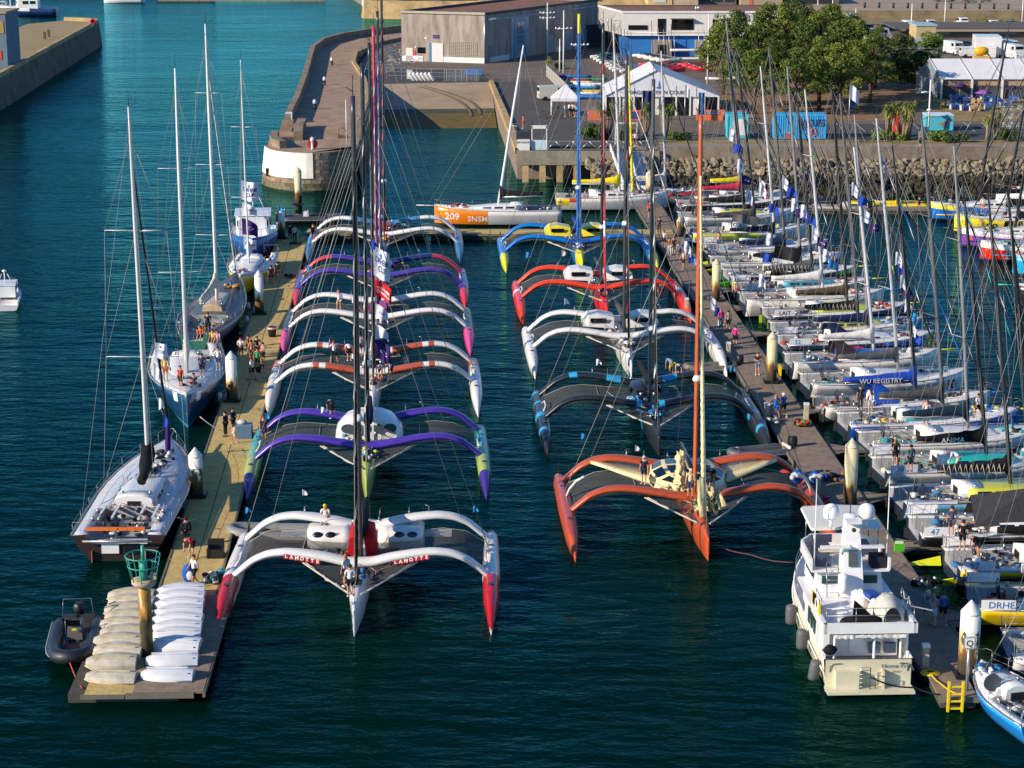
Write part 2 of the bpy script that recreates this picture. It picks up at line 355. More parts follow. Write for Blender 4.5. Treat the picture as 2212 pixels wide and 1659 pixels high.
for c in range(12):
    z = -.35 + c * .395; aa = pi + .15 + (c % 2) * .07
    while aa < pi * 1.99:
        wd = R_.uniform(.12, .2)
        if z > 1.2 and aa < a1: aa += wd if aa + wd < a1 else a1 - aa + .001; continue
        if nb >= 296: break
        b0, b1 = aa + .004, aa + wd - .004; o1 = .05 + R_.random() * .06
        v = [headpt(b, zz, oo) for oo in (-.05, o1) for b, zz in ((b0, z), (b1, z), (b1, z + .375), (b0, z + .375))]
        MB().add(v, [(4, 5, 6, 7), (0, 1, 5, 4), (1, 2, 6, 5), (2, 3, 7, 6), (3, 0, 4, 7)]).build('stone_block', R_.choice(blkM if z > .75 else blkW), bh); nb += 1
        aa += wd
MB().box((headpt(pi * 1.2, 1.9, .19)[0], headpt(pi * 1.2, 1.9, .19)[1], 1.75), (.5, .3, .9), 0, .6).build('drain_opening', mat('dark_hole', '#1c1a16', .9), bh)
# bollards, lifebuoy stand and pole on the pier
for n_, (u, v) in enumerate([(701, 184), (680, 235), (717, 141)]):
    p = G(u, v, ZP); b = thing('mooring_bollard', ['middle black bollard with a white top on the pier setts', 'black bollard with a white top nearest the rounded pier head', 'black bollard with a white top where the pier starts to bend'][n_], 'bollard', p, group='bollards along the pier')
    MB().lathe([(.28, 0), (.2, .1), (.2, .7)]).build('post', M_BLACK, b); MB().lathe([(.24, .7), (.26, 1.0), (.2, 1.2), (.05, 1.28)]).build('cap', M_WHITE, b)
p = G(828, 95, ZP - .3)
b = thing('mooring_bollard', 'small white topped bollard beside the storage yard fence', 'bollard', p, group='bollards along the pier')
MB().lathe([(.25, 0), (.2, .1), (.2, .7)]).build('post', M_BLACK, b); MB().lathe([(.22, .7), (.24, 1.1), (.05, 1.2)]).build('cap', M_WHITE, b)
p = G(675, 323, ZP)
b = thing('warning_light', 'white topped light post with a red disc on the pier head', 'light', p)
MB().lathe([(.2, 0), (.15, .2), (.15, 1.0), (.25, 1.05), (.25, 1.3), (.05, 1.5)]).build('post', M_WHITE, b)
MB().tube([(0, .2, .65), (0, .3, .65)], [.62, .62], 20).build('disc', paint('#a8231f', .5), b)
p = G(749, 318, ZP); b = thing('flagpole', 'slim white pole standing on the pier head beside the basin', 'pole', p)
MB().tube([(0, 0, 0), (0, 0, 5.6)], [.07, .05]).build('pole', M_WHITE, b)
p = G(741, 298, ZP); b = thing('quay_davit', 'small rusty hoist frame on the pier head', 'hoist', p)
MB().tube([(-.5, 0, 0), (-.5, 0, 1.2), (.2, 0, 1.2)], .05, 5).tube([(.5, 0, 0), (.2, 0, 1.2)], .05, 5).box((0, 0, .15), (1.2, .6, .3)).build('frame', mat('rusty_steel', '#5a3b28', .8), b)
# ------------------------------------------------------------ left pier and far shores
lp = [G(-60, 235, 0), G(0, 232, 0), G(215, 100, 0)]
A0 = Vector((-79.5, 322)); A1 = Vector((-86.4, 440)); w_ = 9.5
pl = [(A0.x - .5, 300), (A0.x, A0.y), (A1.x + .5, A1.y - 6), (A1.x - .3, A1.y), (A1.x - 8, A1.y + 4), (A1.x - 14, A1.y - 6), (A0.x - 16, A0.y + 20), (-140, 300)]
lo_, up_ = batter(pl, -2, 4.6, .9)
mb = MB(); mb.loft([lo_, up_], 0, False, True, False); mb.add(up_, [tuple(range(len(up_)))], 1)
struct(mb.build('west_pier', [mat('dark_granite', '#6b5f4c', .9, 0, .25, .3, bump=.6, bscale=3, dirt='#3d362a'), mat('west_pier_top', '#948467', .9, 0, .25, .25, bump=.3, dirt='#8c7d38')]))
wallstrip([(A0.x + .1, A0.y - 20), (A0.x, A0.y), (A1.x + .5, A1.y - 6), (A1.x - .4, A1.y), (A1.x - 8, A1.y + 4)], 4.6, 5.3, 0, M_STONEW, .7, 'west_pier_parapet')
p = G(201, 60, 4.6); b = thing('lifebuoy_stand', 'red disc shaped lifebuoy holder at the tip of the west pier', 'lifebuoy', p)
MB().tube([(0, 0, 0), (0, 0, 1.1)], .05).build('post', M_WHITE, b); MB().lathe([(.3, .0), (.55, -.08), (.62, 0), (.55, .08), (.3, .0)], n=16).build('ring', paint('#b3202a', .5), b, ).rotation_euler = (pi / 2, 0, 0)
b.children[-1].location = (0, -.1, 1.3)
for n_, (u, v) in enumerate([(97, 85), (106, 80)]):
    p = G(u, v, 4.6); tag(MB().box((0, 0, .7), (.45, .45, 1.4)).build('timber_post', mat('old_timber', '#5f4b38', .9), None, p), ['left one of two short timber posts on the west pier', 'right one of two short timber posts on the west pier'][n_], 'post')
# harbour office at the left edge
b = thing('harbour_office', 'grey and blue building at the left edge with tall yellow windows', 'building', G(-14, 150, 4.6))
MB().box((-1.2, 4, 4.5), (7.4, 9, 9)).build('wall', mat('office_wall', '#5f7384', .8, 0, .1, .6), b)
MB().box((-1.2, 4, 9.1), (7.8, 9.4, .3)).build('roof', mat('office_roof', '#9c8f72', .8), b)
for i in range(3): MB().box((-2.6 + i * 2.1, -.55, 6.8), (1.1, .08, 1.9)).build('window', mat('amber_glass', '#a98f4a', .3), b)
MB().box((.8, -.55, 2.4), (1.6, .1, 1.4)).build('sign', paint('#c24a33', .5), b)
p = G(28, 105, 4.6); tag(MB().tube([(0, 0, -1), (0, 0, 15)], [.14, .07]).build('lamp_pole', M_WHITE, None, p), 'thin pale pole beside the harbour office', 'pole')
# yellow stone mole far behind the boat hall
ml = [(-36.4, 516), (-36, 513), (40, 497), (60, 560), (-38, 560)]
lo_, up_ = batter(ml, -1, 5.6, .8)
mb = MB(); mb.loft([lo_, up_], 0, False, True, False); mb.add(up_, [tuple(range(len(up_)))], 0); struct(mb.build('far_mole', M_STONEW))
struct(MB().box((-34.9, 514.1, 4.2), (3.6, .8, 2.6), 0, -.2).build('far_mole_white_end', M_WHITE))
# upper road behind the car park
M_DRYROAD = mat('far_road', '#9c8a76', .9, 0, .1, .1)
struct(MB().prism([(52, 461), (900, 461), (900, 1500), (52, 1500)], 3, 5.5, 1, 0).build('upper_quay', [M_DRYROAD, mat('upper_wall', '#8c8062', .9, 0, .25, .2, bump=.4, dirt='#5a513d')]))
sheet('upper_grass', [(110, 498), (164, 500), (170, 530), (104, 530)], 5.51, M_DRY)
sheet('yard_grass', [(60, 428), (400, 428), (400, 460.9), (60, 460.9)], ZQ + .006, M_DRY)
struct(MB().box((230, 427.8, ZQ + .45), (340, .5, 1.1)).build('low_yard_wall', M_WALLG))
# ------------------------------------------------------------ trimarans
def interp(tab, t):
    for (a, x), (b, y) in zip(tab, tab[1:]):
        if t <= b:
            k = (t - a) / (b - a) if b > a else 0; k = k * k * (3 - 2 * k) * .35 + k * .65
            return x + (y - x) * k
    return tab[-1][1]
def hullmb(L, beam, deck, keel, n=26, fn=None, m=0, wl=.8, ridge=.18, x0=0, yb=0.0):
    # slender hull; local y runs from -L (stern) to 0 (bow); tables are (0 stern .. 1 bow, value)
    rings = []
    for i in range(n + 1):
        t = i / n; t = t if t < .8 else .8 + (t - .8) * 1.0
        b = interp(beam, t) / 2; h = interp(deck, t); k = interp(keel, t); y = yb - L + L * t
        rings.append([(x0 + x, y, z) for x, z in ((0, k), (b * wl * .75, k * .45), (b * wl, 0.05), (b, h * .62), (b * .86, h * .93), (b * .5, h + ridge * .6 * b), (0, h + ridge * b),
                      (-b * .5, h + ridge * .6 * b), (-b * .86, h * .93), (-b, h * .62), (-b * wl, .05), (-b * wl * .75, k * .45))])
    mb = MB(); mb.loft(rings, m, True, True, True, fn); return mb
def sweep(path, chord, thick, n=8, m=0, fn=None, mb=None):     # aerofoil-ish arm along a path in the x-z plane, chord along y
    mb = mb or MB(); P = [Vector(p) for p in path]; rings = []
    for i, p in enumerate(P):
        a = P[max(0, i - 1)]; b = P[min(len(P) - 1, i + 1)]; d = (b - a).normalized(); up = Vector((-d.z, 0, d.x)) if d.x >= 0 else Vector((d.z, 0, -d.x))
        c = chord[i] if isinstance(chord, list) else chord; t = thick[i] if isinstance(thick, list) else thick
        rings.append([p + Vector((0, cos(2 * pi * k / n) * c / 2, 0)) + up * sin(2 * pi * k / n) * t / 2 for k in range(n)])
    return mb.loft(rings, m, True, True, True, fn)
def netmat():
    m = bpy.data.materials.new('netting'); m.use_nodes = True; n = m.node_tree.nodes; l = m.node_tree.links
    b = n['Principled BSDF']; b.inputs['Base Color'].default_value = (.09, .09, .08, 1); b.inputs['Roughness'].default_value = .9
    tc = n.new('ShaderNodeTexCoord'); w1 = n.new('ShaderNodeTexBrick'); w1.offset = 0; w1.inputs['Scale'].default_value = 6; w1.inputs['Mortar Size'].default_value = .035
    w1.inputs['Color1'].default_value = (.3, .3, .3, 1); w1.inputs['Color2'].default_value = (.3, .3, .3, 1); w1.inputs['Mortar'].default_value = (1, 1, 1, 1)
    w1.inputs['Brick Width'].default_value = .5; w1.inputs['Row Height'].default_value = .5
    l.new(tc.outputs['Object'], w1.inputs[0]); l.new(w1.outputs[0], b.inputs['Alpha']); return m
M_NET = netmat()
def bunch(seed, c, r, n, mats, name, parent, cols, flat=.5, elong=(1, 1)):       # heap of folded cloth, bags and coils
    R = random.Random(seed); mb = MB()
    for i in range(n):
        p = (c[0] + max(-.85, min(.85, R.gauss(0, .42))) * r[0], c[1] + max(-.85, min(.85, R.gauss(0, .42))) * r[1], c[2] + abs(R.gauss(0, .35)) * r[2]); q = R.uniform(.08, .24)
        mb.ball(p, q, 6, R.randrange(cols), (R.uniform(.5, 1.4) * elong[0], R.uniform(.6, 1.9) * elong[1], R.uniform(.4, .9)))
    return stuff(mb.build(name, mats, parent))
def zigline(mb, a, b, n, amp, r, R, m=0):
    a, b = Vector(a), Vector(b); pts = []
    for i in range(n + 1):
        p = a.lerp(b, i / n); k = amp * sin(pi * i / n)
        pts.append(p + Vector((R.uniform(-k, k), R.uniform(-k, k), R.uniform(-k, k) * .4 - k * .6)))
    mb.tube(pts, r, 4, m)
def trimaran(bow, head, W, sty):
    """bow: main bow at the waterline; head: heading angle; W: distance between float centre lines; sty: colours and fittings"""
    g = sty.get; R = random.Random(g('seed', 1)); D = W / 2
    t = thing('trimaran', sty['label'], 'trimaran', (bow.x, bow.y, 0), head, 'trimarans moored bow out')
    c = sty['hull']; mats = [paint(x) for x in c]                      # 0 main, 1 bow/accents ...
    hp = g('hullpaint', lambda y, z: 0); fp = g('floatpaint', hp)
    L = 15.2
    hullmb(L, [(0, .9), (.2, 1.15), (.55, 1.2), (.8, .85), (.93, .42), (1, .05)], [(0, 1.15), (.3, 1.35), (.6, 1.75), (.85, 1.6), (1, 1.25)],
           [(0, .1), (.15, -.2), (.8, -.25), (1, -.2)], 30, lambda q, j: hp(q.y, q.z), wl=.72).build('main_hull', mats, t)
    for s in (-1, 1):
        f = hullmb(14.3, [(0, .5), (.12, .82), (.5, .95), (.78, .8), (.92, .42), (1, .04)], [(0, .75), (.1, 1.05), (.4, 1.15), (.7, 1.12), (.88, .85), (1, .3)],
               [(0, .15), (.15, -.12), (.85, -.2), (1, -.1)], 30, lambda q, j: fp(q.y, q.z), wl=.7, ridge=.34).build('float_hull', mats, t, (s * D, -.1, 0))
        # curved foil case and foil
        MB().tube([(-s * .05, -8.3, 1.1), (-s * .25, -8.0, 1.75), (-s * .6, -7.6, 2.35), (-s * 1.05, -7.2, 2.75)] if g('foil_up') else [(-s * .05, -9.0, 1.12), (-s * .3, -8.6, 1.5), (-s * .3, -7.4, 1.45), (-s * .05, -6.6, 1.18)], .11 if g('foil_up') else .06, 6, flat=.7).build('foil', paint(g('foilc', '#d8d5cc')), f)
        MB().box((0, -14.2, .9), (.07, .5, 1.1)).build('rudder', M_BLACK, f)
    # beams
    bm_ = [paint(x) for x in g('beam', [c[0]])]; bp = g('beampaint', lambda x: 0); rbp = g('rearpaint', bp)
    def beam(y, hgt, ch, nm, pf, sway=0):
        K = [(D - .1, 1.05), (D - .55, 1.45), (D - 1.2, 2.02), (D - 2.0, 2.38), (D - 2.9, 2.5), (D - 4.0, 2.42), (D - 5.2, 2.22), (.7, 1.98), (0, 1.95)]
        pts = []; chs = []; ths = []
        for s in (-1, 1):
            kk = K if s < 0 else K[::-1][1:]
            for x, z in kk:
                pts.append((s * x, y - sway * (x / D) ** 2, z * hgt)); q = 1 - x / D; chs.append(ch * (.72 + .45 * q)); ths.append(.33 + .2 * q)
        # finer resample so painted bands stay crisp
        P = []; C = []; T = []
        for i in range(len(pts) - 1):
            for j in range(5):
                k = j / 5; P.append(Vector(pts[i]).lerp(Vector(pts[i + 1]), k)); C.append(chs[i] + (chs[i + 1] - chs[i]) * k); T.append(ths[i] + (ths[i + 1] - ths[i]) * k)
        P.append(Vector(pts[-1])); C.append(chs[-1]); T.append(ths[-1])
        for _ in range(3): P = [P[0]] + [(P[i - 1] + P[i] * 2 + P[i + 1]) / 4 for i in range(1, len(P) - 1)] + [P[-1]]
        return sweep(P, C, T, 10, fn=lambda q, j: pf(q.x)).build(nm, bm_, t)
    for s in (-1, 1):                                       # end collars and hatches
        for y, z, w_ in ((-5.95, 1.55, .62), (-11.9, 1.6, .78)): MB().box((s * (D - .62), y, z), (.16, w_, .5), 0, 0).build('beam_collar', M_WHITE if g('collar', 1) else M_CARB, t).rotation_euler = (0, s * .85, 0)
        for y in (-4.2, -7.4, -10.4): MB().cyl((s * D, y, 1.22), .16, .05, 10).build('hatch', M_CARB, t)
    for y in (-3.0, -5.0, -13.2): MB().box((0, y, 1.78 if y > -10 else 1.45), (.5, .5, .07)).build('hatch', M_GLASS, t)
    fb = beam(-5.6, 1.0, .8, 'front_beam', bp, .35); rb_ = beam(-11.4, 1.05, 1.0, 'rear_beam', rbp, .5)
    # nets: mid trampoline each side and the forward triangle
    for s in (-1, 1):
        rows = []
        for i in range(7):
            y = -5.9 - (5.1 * i / 6); sag = .12 * sin(pi * i / 6)
            rows.append([(s * x, y, z - sag) for x, z in ((.55, 1.75), (2.2, 1.85), (4.2, 2.05), (5.4, 1.9), (D - .35, 1.25))])
        MB().loft(rows if s > 0 else [r[::-1] for r in rows], 0, True, False, False).build('net', M_NET, t)
        lc = MB(); [lc.tube([(s * .6, y, 1.8), (s * 2.2, y, 1.87), (s * 4.2, y, 2.07), (s * 5.4, y, 1.92), (s * (D - .4), y, 1.3)], .02, 3) for y in (-6.1, -10.9)]; lc.tube([(s * 3.2, -5.9, 1.96), (s * 3.2, -8.4, 1.86), (s * 3.2, -11, 1.96)], .025, 3); stuff(lc.build('net_lacing', M_ROPE, t))
        MB().add([(s * .4, -1.9, 1.6), (s * .5, -5.4, 1.75), (s * 2.9, -5.4, 2.0)] if s < 0 else [(s * 2.9, -5.4, 2.0), (s * .5, -5.4, 1.75), (s * .4, -1.9, 1.6)], [(0, 1, 2)]).tube([(s * .3, -1.7, 1.6), (s * 2.95, -5.35, 2.02)], .05, 5, 1).build('bow_net', [M_NET, M_ROPE], t)
    # mast: rotating wing, boom, furled headsails
    my, mh = -6.1, g('mast_h', 24.5); rake = radians(g('rake', 2.5)); lean = g('lean', 0)
    def mp(z, dy=0): return Vector((lean * (z - 2.1), my - (z - 2.1) * math.tan(rake) + dy, z))
    mm = [paint(x, .3) for x in g('mast', ['#222326'])]; mpf = g('mastpaint', lambda z: 0); rings = []
    for i in range(25):
        z = 2.1 + (mh - 2.1) * i / 24; p = mp(z); cc = .30 if i < 20 else .30 - .04 * (i - 19); 
        rings.append([p + Vector((cos(a) * .125, sin(a) * cc, 0)) for a in [2 * pi * k / 8 for k in range(8)]])
    ma = MB().loft(rings, 0, True, True, True, lambda q, j: mpf(q.z)).build('mast', mm, t)
    MB().tube([mp(mh), mp(mh + 1.0)], .02, 4).tube([mp(mh + .2), mp(mh + .2) + Vector((.3, 0, .2)), mp(mh + .2) + Vector((.3, .25, .25))], .02, 4).build('wind_sensor', M_BLACK, ma)
    MB().lathe([(.05, 0), (.27, .02), (.3, .15), (.22, .32), (.03, .36)], mp(g('radar', 7)) + Vector((0, .45, 0)), 10).build('radar_dome', M_WHITE, ma)
    boom = [mp(3.0), Vector((0, -9.4, 3.15)), Vector((0, -12.4, 3.2))]
    bs = MB().tube(boom, [.14, .16, .13], 6)
    bs.build('boom', M_CARB, t)
    sc_ = g('sail', '#1b1c20')
    if sc_: MB().tube([mp(3.35), Vector((0, -8.5, 3.45)), Vector((.05, -10.5, 3.42)), Vector((0, -12.2, 3.36))], [.3, .3, .25, .14], 8, flat=.8).build('furled_mainsail', cloth(sc_), t)
    # headstays with furled sails: spiral of cover and sail
    def furl(y0, z0, ztop, cols, r0, nm):
        a = Vector((0, y0, z0)); b = mp(ztop, .25); mb = MB(); n = 46
        pts = [a.lerp(b, i / n) for i in range(n + 1)]
        rr = [r0 * (.55 + .45 * min(1, i / 6)) * (1 - .55 * i / n) for i in range(n + 1)]
        rings = []
        for i, p in enumerate(pts): rings.append([p + Vector((cos(a_ + i * .9) * rr[i], sin(a_ + i * .9) * rr[i], 0)) for a_ in [2 * pi * k / 6 for k in range(6)]])
        pf = g('furlpaint') if nm == 'furled_jib' else None
        mb.loft(rings, 0, True, True, True, lambda q, j: (pf(q.z) if pf else (1 if (j == 0 and len(cols) > 1) else 0)))
        mb.build(nm, [cloth(x) for x in cols], t)
    furl(g('stay_y', -2.2), 1.9, mh * .86, g('furl', ['#1f2022', '#8f9090']), g('furl_r', .13), 'furled_jib')
    if g('furl2'): furl(-1.0, 1.6, mh * .97, g('furl2'), .09, 'furled_gennaker')
    sh = MB()
    for s in (-1, 1):
        sh.tube([mp(mh * .86), Vector((s * (D - .1), -9.6, 1.25))], .022, 4)
        sh.tube([mp(mh * .8), Vector((s * (D - 1.6), -11.5, 2.3))], .016, 4)
    sh.tube([mp(mh * .97), (0, -14.6, 1.3)], .015, 3)
    sh.tube([mp(mh * .86), (0, -.9, 1.4)], .02, 4)
    stuff(sh.build('shrouds', M_WIRE, t))
    # cuddy
    cab = g('cabin', 'pod')
    cabm = [paint(g('cabc', c[0])), M_GLASS, paint(g('cabc2', c[0]))]
    if cab == 'pod':            # central shelter behind the mast with side windows
        rings = [[(x * wd, y, z0 + z * hh) for x, z in ((-1, 0), (-.96, .55), (-.72, .95), (0, 1.05), (.72, .95), (.96, .55), (1, 0))] for y, wd, z0, hh in ((-7.0, .55, 1.6, .5), (-7.9, .95, 1.5, .95), (-9.3, 1.15, 1.45, 1.1), (-10.3, 1.1, 1.45, 1.05))]
        cb = MB().loft(rings, 0, True, False, False).add(rings[-1], [tuple(range(7))]).build('cuddy', cabm, t)
        for s in (-1, 1):
            MB().box((s * 1.03, -9.0, 2.2), (.08, 1.0, .32)).build('window', M_GLASS, cb)
            MB().box((s * .45, -7.62, 2.28), (.5, .06, .3), rx=.6).build('window', M_GLASS, cb)
    elif cab == 'dome':         # wide white dome with oval panes
        rings = [[(x, y, z) for x, z in [(sx * wd, zz) for sx, zz in ((-1, 1.6), (-.93, 2.2), (-.74, 2.68), (-.38, 2.92), (0, 2.98), (.38, 2.92), (.74, 2.68), (.93, 2.2), (1, 1.6))]] for y, wd in ((-8.0, 1.8), (-8.35, 2.15), (-10.2, 2.2), (-11.2, 1.9))]
        cb = MB().loft(rings, 0, True, False, False).add(rings[0], [tuple(range(9))[::-1]]).add(rings[-1], [tuple(range(9))]).build('cuddy', cabm, t)
        MB().box((0, -7.95, 2.1), (.62, .12, 1.1)).build('door', M_WHITE, cb)
        for x, zc, wx, wz in ((-1.35, 2.42, .42, .3), (1.35, 2.42, .42, .3), (-.62, 2.38, .2, .34), (.62, 2.38, .2, .34), (0, 2.4, .17, .26)):
            fr = MB().tube([(x, -7.93, zc), (x, -7.87, zc)], [1, 1], 12); fr.v = [(x + (a - x) * wx, b, zc + (q - zc) * wz) for a, b, q in fr.v]
            fr.build('window', mat('smoked_glass', '#4b555c', .1), cb)
    elif cab == 'split':        # two rounded pods with bubble windows hanging on the rear beam
        for s in (-1, 1):
            rings = [[(s * x, y, z) for y, z in ((-10.5, 2.3), (-9.9, 2.25), (-9.55, 1.95), (-9.6, 1.4), (-10.2, 1.05), (-11.6, 1.05), (-12, 2.2))] for x in (.7, 1.2, 2.2, 2.9)] + [[(s * 3.15, y, z) for y, z in ((-10.6, 2.2), (-10.2, 2.1), (-9.95, 1.9), (-10, 1.5), (-10.3, 1.25), (-11.4, 1.25), (-11.7, 2.1))]]
            cb = MB().loft(rings if s > 0 else rings, 0, True).build('cockpit_pod', cabm, t)
            for x in (2.55, 1.85): MB().ball((s * x, -9.74, 1.95), .36, 12, 0, (.95, .5, .85)).build('window', M_GLASS, cb)
            wall_text('SOLIDAIRES', .16, (s * 2.4, -9.66, 1.42), 0 if s < 0 else 0, '#b0202a', cb)
            MB().box((s * 3.9, -11.0, 1.75), (1.5, .9, .12)).build('helm_seat', M_WHITE, t)
    elif cab == 'low':
        cb = MB().box((0, -9.0, 2.0), (1.7, 3.0, .8), 0, top=.78).build('cuddy', cabm, t)
        for s in (-1, 1): MB().box((s * .78, -9, 2.1), (.06, 1.7, .3)).build('window', M_GLASS, cb)
        MB().box((0, -7.55, 2.2), (1.0, .06, .3), rx=.3).build('window', M_GLASS, cb)
    elif cab == 'wings':        # two angular white deckhouses either side of the mast
        for s in (-1, 1):
            cb = MB().loft([[(s * x, y, z) for y, z in ((-8.6, z0), (-8.9, z1), (-10.7, z1), (-11, z0))] for x, z0, z1 in ((.5, 1.9, 2.75), (1.7, 2.0, 3.0), (2.5, 2.05, 2.9), (2.95, 2.1, 2.45))], 0, False).build('deckhouse', cabm, t)
            MB().box((s * 1.75, -8.62, 2.55), (1.25, .08, .34)).build('window', M_GLASS, cb)
    elif cab == 'ribs':         # greenhouse of panes between cream ribs
        rings = [[(x * wd, y, z0 + z * hh) for x, z in ((-1, 0), (-.92, .62), (-.62, .96), (0, 1.05), (.62, .96), (.92, .62), (1, 0))] for y, wd, z0, hh in ((-6.9, .9, 1.8, .7), (-7.9, 2.1, 1.75, .9), (-9.4, 2.4, 1.7, 1.1), (-10.9, 2.2, 1.7, 1.0))]
        cb = MB().loft(rings, 0, True, False, False).add(rings[0], [tuple(range(7))[::-1]]).add(rings[-1], [tuple(range(7))]).build('cuddy', cabm, t)
        for i in range(3):
            for j in range(6):
                q = [Vector(rings[i][j]), Vector(rings[i + 1][j]), Vector(rings[i + 1][j + 1]), Vector(rings[i][j + 1])]; ce = sum(q, Vector()) / 4
                nn = (q[1] - q[0]).cross(q[3] - q[0]).normalized(); nn = nn if nn.z > 0 or nn.dot(ce - Vector((0, -9, 1))) > 0 else -nn
                if ce.z < 2.1 and i == 0: continue
                qq = [ce + (a - ce) * .76 + nn * .03 for a in q]; MB().add(qq, [(0, 1, 2, 3)]).build('window', M_GLASS, cb)
        for s in (-1, 1):
            wg = MB().loft([[(s * x, y, z) for y, z in ((-9.3 - k, z0 - .28 * (1.25 - x / 5.2)), (-9.15 - k, z0), (-9.6 - k, z0 + .24 * (1.25 - x / 5.2)), (-11.6, z0 + .26 * (1.25 - x / 5.2)), (-11.6, z0 - .25 * (1.25 - x / 5.2)))] for x, z0, k in ((1.0, 1.75, -.9), (2.2, 1.85, -.3), (3.4, 2.1, .3), (4.8, 2.35, 1.2), (5.6, 2.45, 1.75))], 0, True).build('cream_fairing', cabm, t)
    # clutter: sails, bags, ropes, stanchions
    cols = [cloth(x) for x in g('clutter', ['#d8d6cf', '#2a2c31', '#39536b', '#8a857a'])]
    bunch(R.random(), (0, -4.0, 1.8), (.6, 1.2, .45), 30, cols, 'sail_bags', t, len(cols))
    bunch(R.random(), (.9, -6.8, 1.9), (1.1, .8, .3), 24, cols, 'coiled_ropes', t, len(cols))
    bunch(R.random(), (-1.2, -12.8, 1.55), (.9, 1.1, .35), 18, cols, 'deck_gear', t, len(cols))
    rp = MB()
    for i in range(9):
        zigline(rp, (R.uniform(-1, 1), R.uniform(-4, -2.5), 1.95), (R.uniform(-3, 3), R.uniform(-11, -6), 2.2), 9, .35, .018, R, R.randrange(3))
    for s in (-1, 1): zigline(rp, (s * 2.8, -5.3, 2.05), (s * .25, -1.6, 1.65), 12, .12, .04, R, 0)
    stuff(rp.build('ropes', [M_ROPE, mat('blue_rope', '#2c5c8c', .9), mat('orange_rope', '#b0572f', .9)], t))
    st = MB()
    for s in (-1, 1):
        for y in (-12.6, -13.8, -14.9): st.tube([(s * .5, y, 1.2), (s * .55, y, 1.95)], .02, 4)
        st.tube([(s * .55, -12.6, 1.95), (s * .55, -14.9, 1.95)], .015, 4)
        for x in (2.3, 3.4): st.tube([(s * x, -12.0, 2.1), (s * x, -12.1, 2.9)], .022, 4)
    for s in (-1, 1): st.tube([(s * 3.4, -11.5, 2.4), (s * 3.4, -11.6, 3.1), (s * 3.2, -11.6, 3.15)], .03, 4)
    stuff(st.build('stanchions', M_STEEL, t))
    wn = MB()
    for x, y in ((-.7, -11.4), (.7, -11.4), (-.45, -7.2), (.45, -7.2), (-1.5, -11.5), (1.5, -11.5)): wn.lathe([(.14, 0), (.1, .12), (.13, .24), (.02, .26)], (x, y, 2.15), 8)
    stuff(wn.build('winches', M_STEEL, t))
    # mast bag draped at the mast foot
    if g('mastbag'):
        b_ = g('mastbag'); mb = MB()
        for s in (-1, 1): mb.loft([[(s * x, y, z) for x, z in ((.12, z1), (.62, z1 - .15), (.78, 1.8), (.3, 1.7))] for y, z1 in ((-6.5, 3.1), (-7.4, 3.35), (-8.6, 3.3))], 0 if s < 0 else 1, True)
        mb.build('sail_cover', [cloth(b_[0]), cloth(b_[1])], t)
    bt = g('beamtext')
    if bt:
        for txt, x0, y0, size, colr, back in bt:
            zz = lambda x: interp([(0, 1.95), (2, 2.08), (3.2, 2.3), (4.3, 2.5), (5.5, 2.2)], abs(x)) * 1.0
            if back:                                   # red tiles with white letters, one tile per letter
                nL = len(txt)
                for i, chh in enumerate(txt):
                    xx = x0 + (i - (nL - 1) / 2) * size * 1.12 * -1
                    ti = MB().box((0, 0, 0), (size * .98, .04, size * 1.15)).build('letter_tile', paint(colr, .5), t, (xx, y0, zz(xx) - .02)); ti.rotation_euler = (.75, 0, 0)
                    vs, fs = text_data(chh, .03); wv = max(v.x for v in vs)
                    MB().add([((wv / 2 - v.x) * size * .8, .03, v.y * size * .8 - size * .38) for v in vs], fs).build('letter', paint('#e6e3dc', .5), ti)
            else:
                text_mb(txt, size, lambda a, b: Vector((x0 - a, y0 - b * .6, zz(x0 - a) + .05 + b * .55))).build('lettering', paint(colr, .5), t)
    return t, mp
TRI = []
def tri(u, v, W, rz, **s): TRI.append(trimaran(G(u, v), rz, W, s)); return TRI[-1]
LH, RH = pi + .045, pi + .045
fl1 = lambda y, z: 1 if (y > -5.4 and z > .25 + (-y - 1.5) * .06 and z < 3) else (2 if y < -13.4 else 0)
tri(765, 1375, 13.6, pi + .01, label='white trimaran with red float bows and two rounded cockpit pods', hull=['#d9d8d4', '#b3161f', '#23303f'], hullpaint=lambda y, z: 0,
    floatpaint=lambda y, z: 1 if (-5.6 < y and z > .18 + max(0, (-y - 3)) * .22) else (2 if y < -13 else 0), cabin='split', cabc='#e2e0da', mastbag=['#c31c26', '#b5151f'],
    mast=['#3a3638', '#8c8a88'], furl=['#17181a', '#8e8f90'], furl2=None, foilc='#dcdad2', seed=11, mast_h=hat(102.8, 195) - .3, rake=1.0, radar=9.5,
    beamtext=[('LAMOTTE', -2.65, -5.28, .24, '#b0202a', True), ('LAMOTTE', 3.0, -5.28, .24, '#b0202a', True)], clutter=['#2f6a9c', '#2a2c31', '#a0552e', '#55524d'])
def purp(y, z): return 4 if y > -2.8 else (0 if y > -5.5 else (1 if y > -8 else (2 if y > -12.4 else 3)))
tri(792, 1085, 14.4, LH, label='trimaran with purple beams, teal and yellow floats and a white domed cabin', hull=['#a3b45a', '#6fae86', '#3ba5a6', '#2c3f8c', '#43318c'],
    hullpaint=lambda y, z: 0 if y > -5.6 else 1, floatpaint=purp, beam=['#4a34a0', '#33309a'], beampaint=lambda x: 0 if x > -20 else 1, cabin='dome', cabc='#e6e5df', mast=['#26262a'],
    furl=['#1a1a1c', '#c7c7c2'], seed=12, mast_h=hat(124.5, 142), rake=2.2, sail='#1d2b52', clutter=['#cfd2d2', '#3e7fae', '#a9c24a', '#2c3340'])
